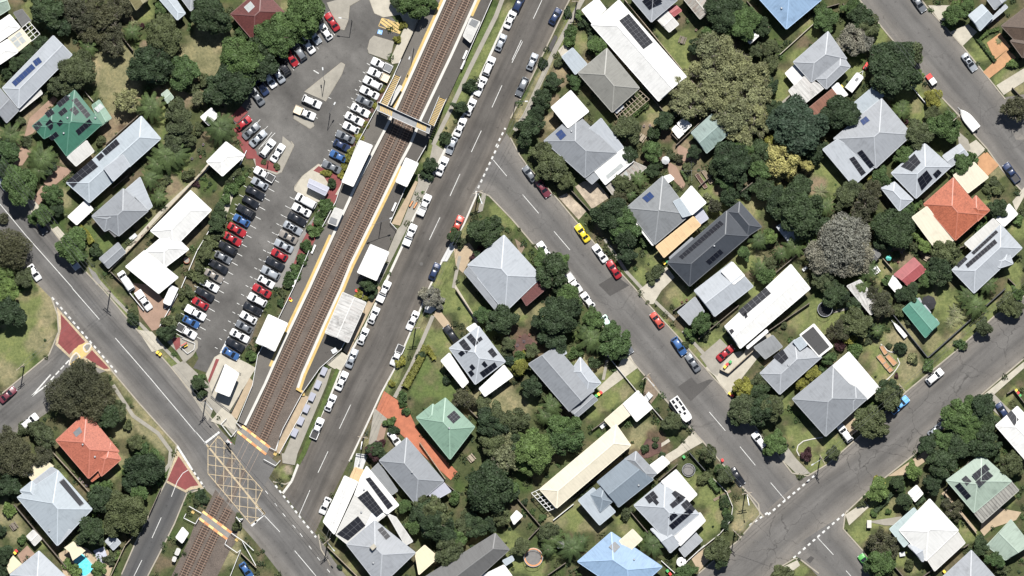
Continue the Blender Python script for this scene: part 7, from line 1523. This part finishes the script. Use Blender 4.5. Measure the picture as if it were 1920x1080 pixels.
bench(588, 467, 66, 'white bench at the back of the middle west platform', PZ); bench(739, 388, 66, 'white bench at the back of the open east platform', PZ); bench(868, 122, 66, 'white bench at the back of the dark east platform', PZ); bench(553, 530, 66, 'white bench near the lower west platform railing', PZ); bench(872, 103, 66, 'second white bench on the dark upper east platform', PZ)
def edging(pts, label):
    m = MB()
    for i in range(len(pts) - 1): m.bar((*W(*pts[i])[:2], .1), (*W(*pts[i + 1])[:2], .1), .22, .2)
    tag(m.ob('garden_edging', M['kerbw']), label, 'garden edging')
T(3, 2); edging(q(845,420, 870,440, 895,468, 920,480, 945,480), 'short white garden edging above the orange gravel beds'); edging(q(970,525, 988,565, 965,605, 935,645, 900,680, 860,710, 845,740, 820,785), 'long wavy white garden edging below the orange gravel beds'); T(3, 3); edging(q(410,40, 330,52, 265,68, 225,100, 215,140, 235,180), 'curved white garden edging on the corner lawn')
POTM = [plain('pot_terracotta', (.27, .10, .055), .8), plain('pot_white', (.45, .45, .43), .6), plain('pot_blue', (.10, .17, .26), .5), plain('pot_sand', (.32, .26, .18), .8)]; POTN = ['terracotta', 'white', 'blue grey', 'sandy']
def pots(c, r, *a):
    T(c, r)
    for i in range(0, len(a), 2):
        p = q(a[i], a[i + 1])[0]; k = (int(a[i]) * 7 + int(a[i + 1]) * 3) % 4; rr = .28 + .12 * ((int(a[i]) % 5) / 4); root = empty('garden_pot', (*W(*p)[:2], .02)); m = MB(); m.cyl((0, 0, 0), (0, 0, .5), rr * .75, rr, 12); m.ob('pot', POTM[k], root)
        m = MB(); disc(m, (0, 0, .505), rr * .9, 12); m.ob('soil', M['mulch'], root); later(root, POTN[k] + ' garden pot', 'pot', p, 'garden pots')
pots(3, 1, 930,800, 960,830, 985,855, 1000,815, 945,870, 900,885, 1020,790, 1060,770, 1085,735, 1110,720, 1140,705, 975,885, 915,830, 1075,790)
pots(0, 1, 1440,110, 1378,210, 1525,5, 1505,95, 1110,625, 1020,735, 1065,690, 970,795, 1390,270); pots(2, 0, 990,945, 1035,940, 1225,870, 1245,130, 1380,225); pots(2, 2, 1275,105, 1310,90, 60,360, 90,400, 130,350, 40,430); pots(0, 3, 740,625, 830,895, 770,940, 600,350, 620,375, 650,400); pots(3, 0, 1690,95, 1720,150, 350,125); pots(1, 3, 1040,500, 1100,560)
def box_item(c, r, x, y, sx, sy, sz, a, mat, name, label, cat):
    T(c, r); w = W(*q(x, y)[0]); root = empty(name, (w[0], w[1], 0), R(a)); m = MB(); m.box((0, 0, sz / 2), sx, sy, sz); m.ob('body', M[mat], root); m = MB(); m.box((0, 0, sz + .03), sx + .1, sy + .1, .06); m.ob('lid', M['trim'], root); return tag(root, label, cat)
box_item(0, 1, 1000,698, 1.8, .8, .5, 40, 'bwhite', 'storage_box', 'long white storage box between grey house and path', 'box'); box_item(2, 2, 680,1030, 1.3, 1.0, .8, 40, 'dgs', 'storage_box', 'dark storage box beside the cream carport', 'box'); box_item(1, 2, 588,470, 1.2, 1.0, 1.1, 30, 'grn', 'storage_box', 'pale green bin box below the weathered platform shelter', 'box'); box_item(3, 1, 1035,695, 1.2, .7, .6, 40, 'bwhite', 'storage_box', 'white chest beside the dark tree by the cream roof', 'box'); box_item(3, 3, 1005,915, 1.2, .9, .8, 10, 'orangep', 'storage_box', 'orange box beside the bright white house', 'box'); box_item(2, 2, 1020,815, 1.9, 1.3, 1.0, 50, 'dgs', 'trailer_box', 'dark box trailer beside the white street carport', 'trailer'); box_item(3, 1, 275,935, 1.2, .6, .7, 40, 'dgs', 'storage_box', 'dark chest on the lawn below the grey trampoline', 'box')
# ticket machine and signs at the car park entrance
root = empty('entrance_sign', (*W(346, 645)[:2], 0), R(30)); m = MB(); m.box((0, 0, 1.6), 1.5, .16, 1.2); m.ob('board', M['redq'], root); m = MB(); m.box((.1, -.45, .9), .9, .5, .35); m.ob('ticket_box', M['yel'], root); m = MB(); m.cyl((-.6, 0, 0), (-.6, 0, 1.1), .06, .06, 8); m.cyl((.6, 0, 0), (.6, 0, 1.1), .06, .06, 8); m.ob('post', M['bwhite'], root); tag(root, 'red and yellow sign on the island at the car park entrance', 'sign')
railfence(s(342,634, 366,644, 364,655, 352,663, 338,650), 'white rail loop around the car park entrance sign', .8, cat='railing', name='railing')
root = empty('letter_pillar', (*W(1629, 982)[:2], 0)); m = MB(); m.box((0, 0, .7), .9, 1.6, 1.4); m.ob('pillar', M['conc'], root); m = MB(); m.box((0, 0, 1.45), 1.05, 1.8, .12); m.ob('cap', M['kerbw'], root); tag(root, 'stone letterbox pillar on the lawn left of the bright white house', 'pillar')
for (x, y), l in (((691, 385), 'orange road work barrier on the left of the two by the platform'), ((779, 388), 'orange road work barrier nearest the white truck')):
    root = empty('barrier', (*W(x + (80 if x < 700 else 0), y - 3)[:2], .1), R(60)); m = MB(); m.box((0, 0, .55), 1.5, .3, .7); m.ob('body', M['orangep'], root); m = MB(); m.box((0, 0, .1), 1.6, .55, .2); m.ob('foot', M['under'], root); tag(root, l, 'barrier', 'orange barriers')
# ---------------------------------------------------------------- finish the labels from the nearest landmark
def side(dx, dy):
    a = math.degrees(math.atan2(-dy, dx)) % 360
    return ['right of', 'upper right of', 'above', 'upper left of', 'left of', 'lower left of', 'below', 'lower right of'][int((a + 22.5) // 45) % 8]
REFS += [('level crossing box', 450, 890), ('triangular concrete island', 600, 160), ('red garden island', 508, 305), ('left street junction', 140, 620), ('lower street junction', 1440, 990), ('car park entrance', 375, 690), ('park corner', 40, 620), ('sandy island', 590, 345), ('camper van', 1277, 767), ('covered boat', 1815, 222), ('orange gravel beds', 1663, 672), ('yellow hatched bay', 730, 50), ('orange trampoline', 1000, 1045), ('swimming pool', 160, 1055), ('fenced yard of the green shed', 1770, 620), ('yellow car', 1092, 437), ('grassy street point', 935, 400)]
G = {}
for o, base, (x, y) in PEND:
    n = min(REFS, key=lambda r: math.hypot(r[1] - x, r[2] - y)); G.setdefault((base, side(x - n[1], y - n[2]), n[0]), []).append((o, x, y, n))
def rank(i, n, far):
    if n == 2: return ('nearer one', 'farther one')[i]
    return ('nearest one', 'second nearest', 'third nearest', 'fourth nearest', 'fifth nearest', 'sixth nearest', 'seventh nearest')[i] if i < 7 else 'number %d' % (i + 1)
for (base, sd_, nm), L in G.items():
    L.sort(key=lambda t: math.hypot(t[1] - t[3][1], t[2] - t[3][2]))
    for i, (o, x, y, n) in enumerate(L):
        o['label'] = '%s %s the %s%s' % (base, sd_, nm, '' if len(L) == 1 else ', the ' + rank(i, len(L), 0))

for o in C.objects:
    l = o.get('label')
    if l and len(l.split()) > 16:
        for old, new in ((' nearest one', ' nearest'), (', the ', ', '), (' below the ', ' below '), (' of the ', ' of '), (' above the ', ' above '), (' the ', ' ')):
            if len(l.split()) > 16: l = l.replace(old, new)
        o['label'] = l
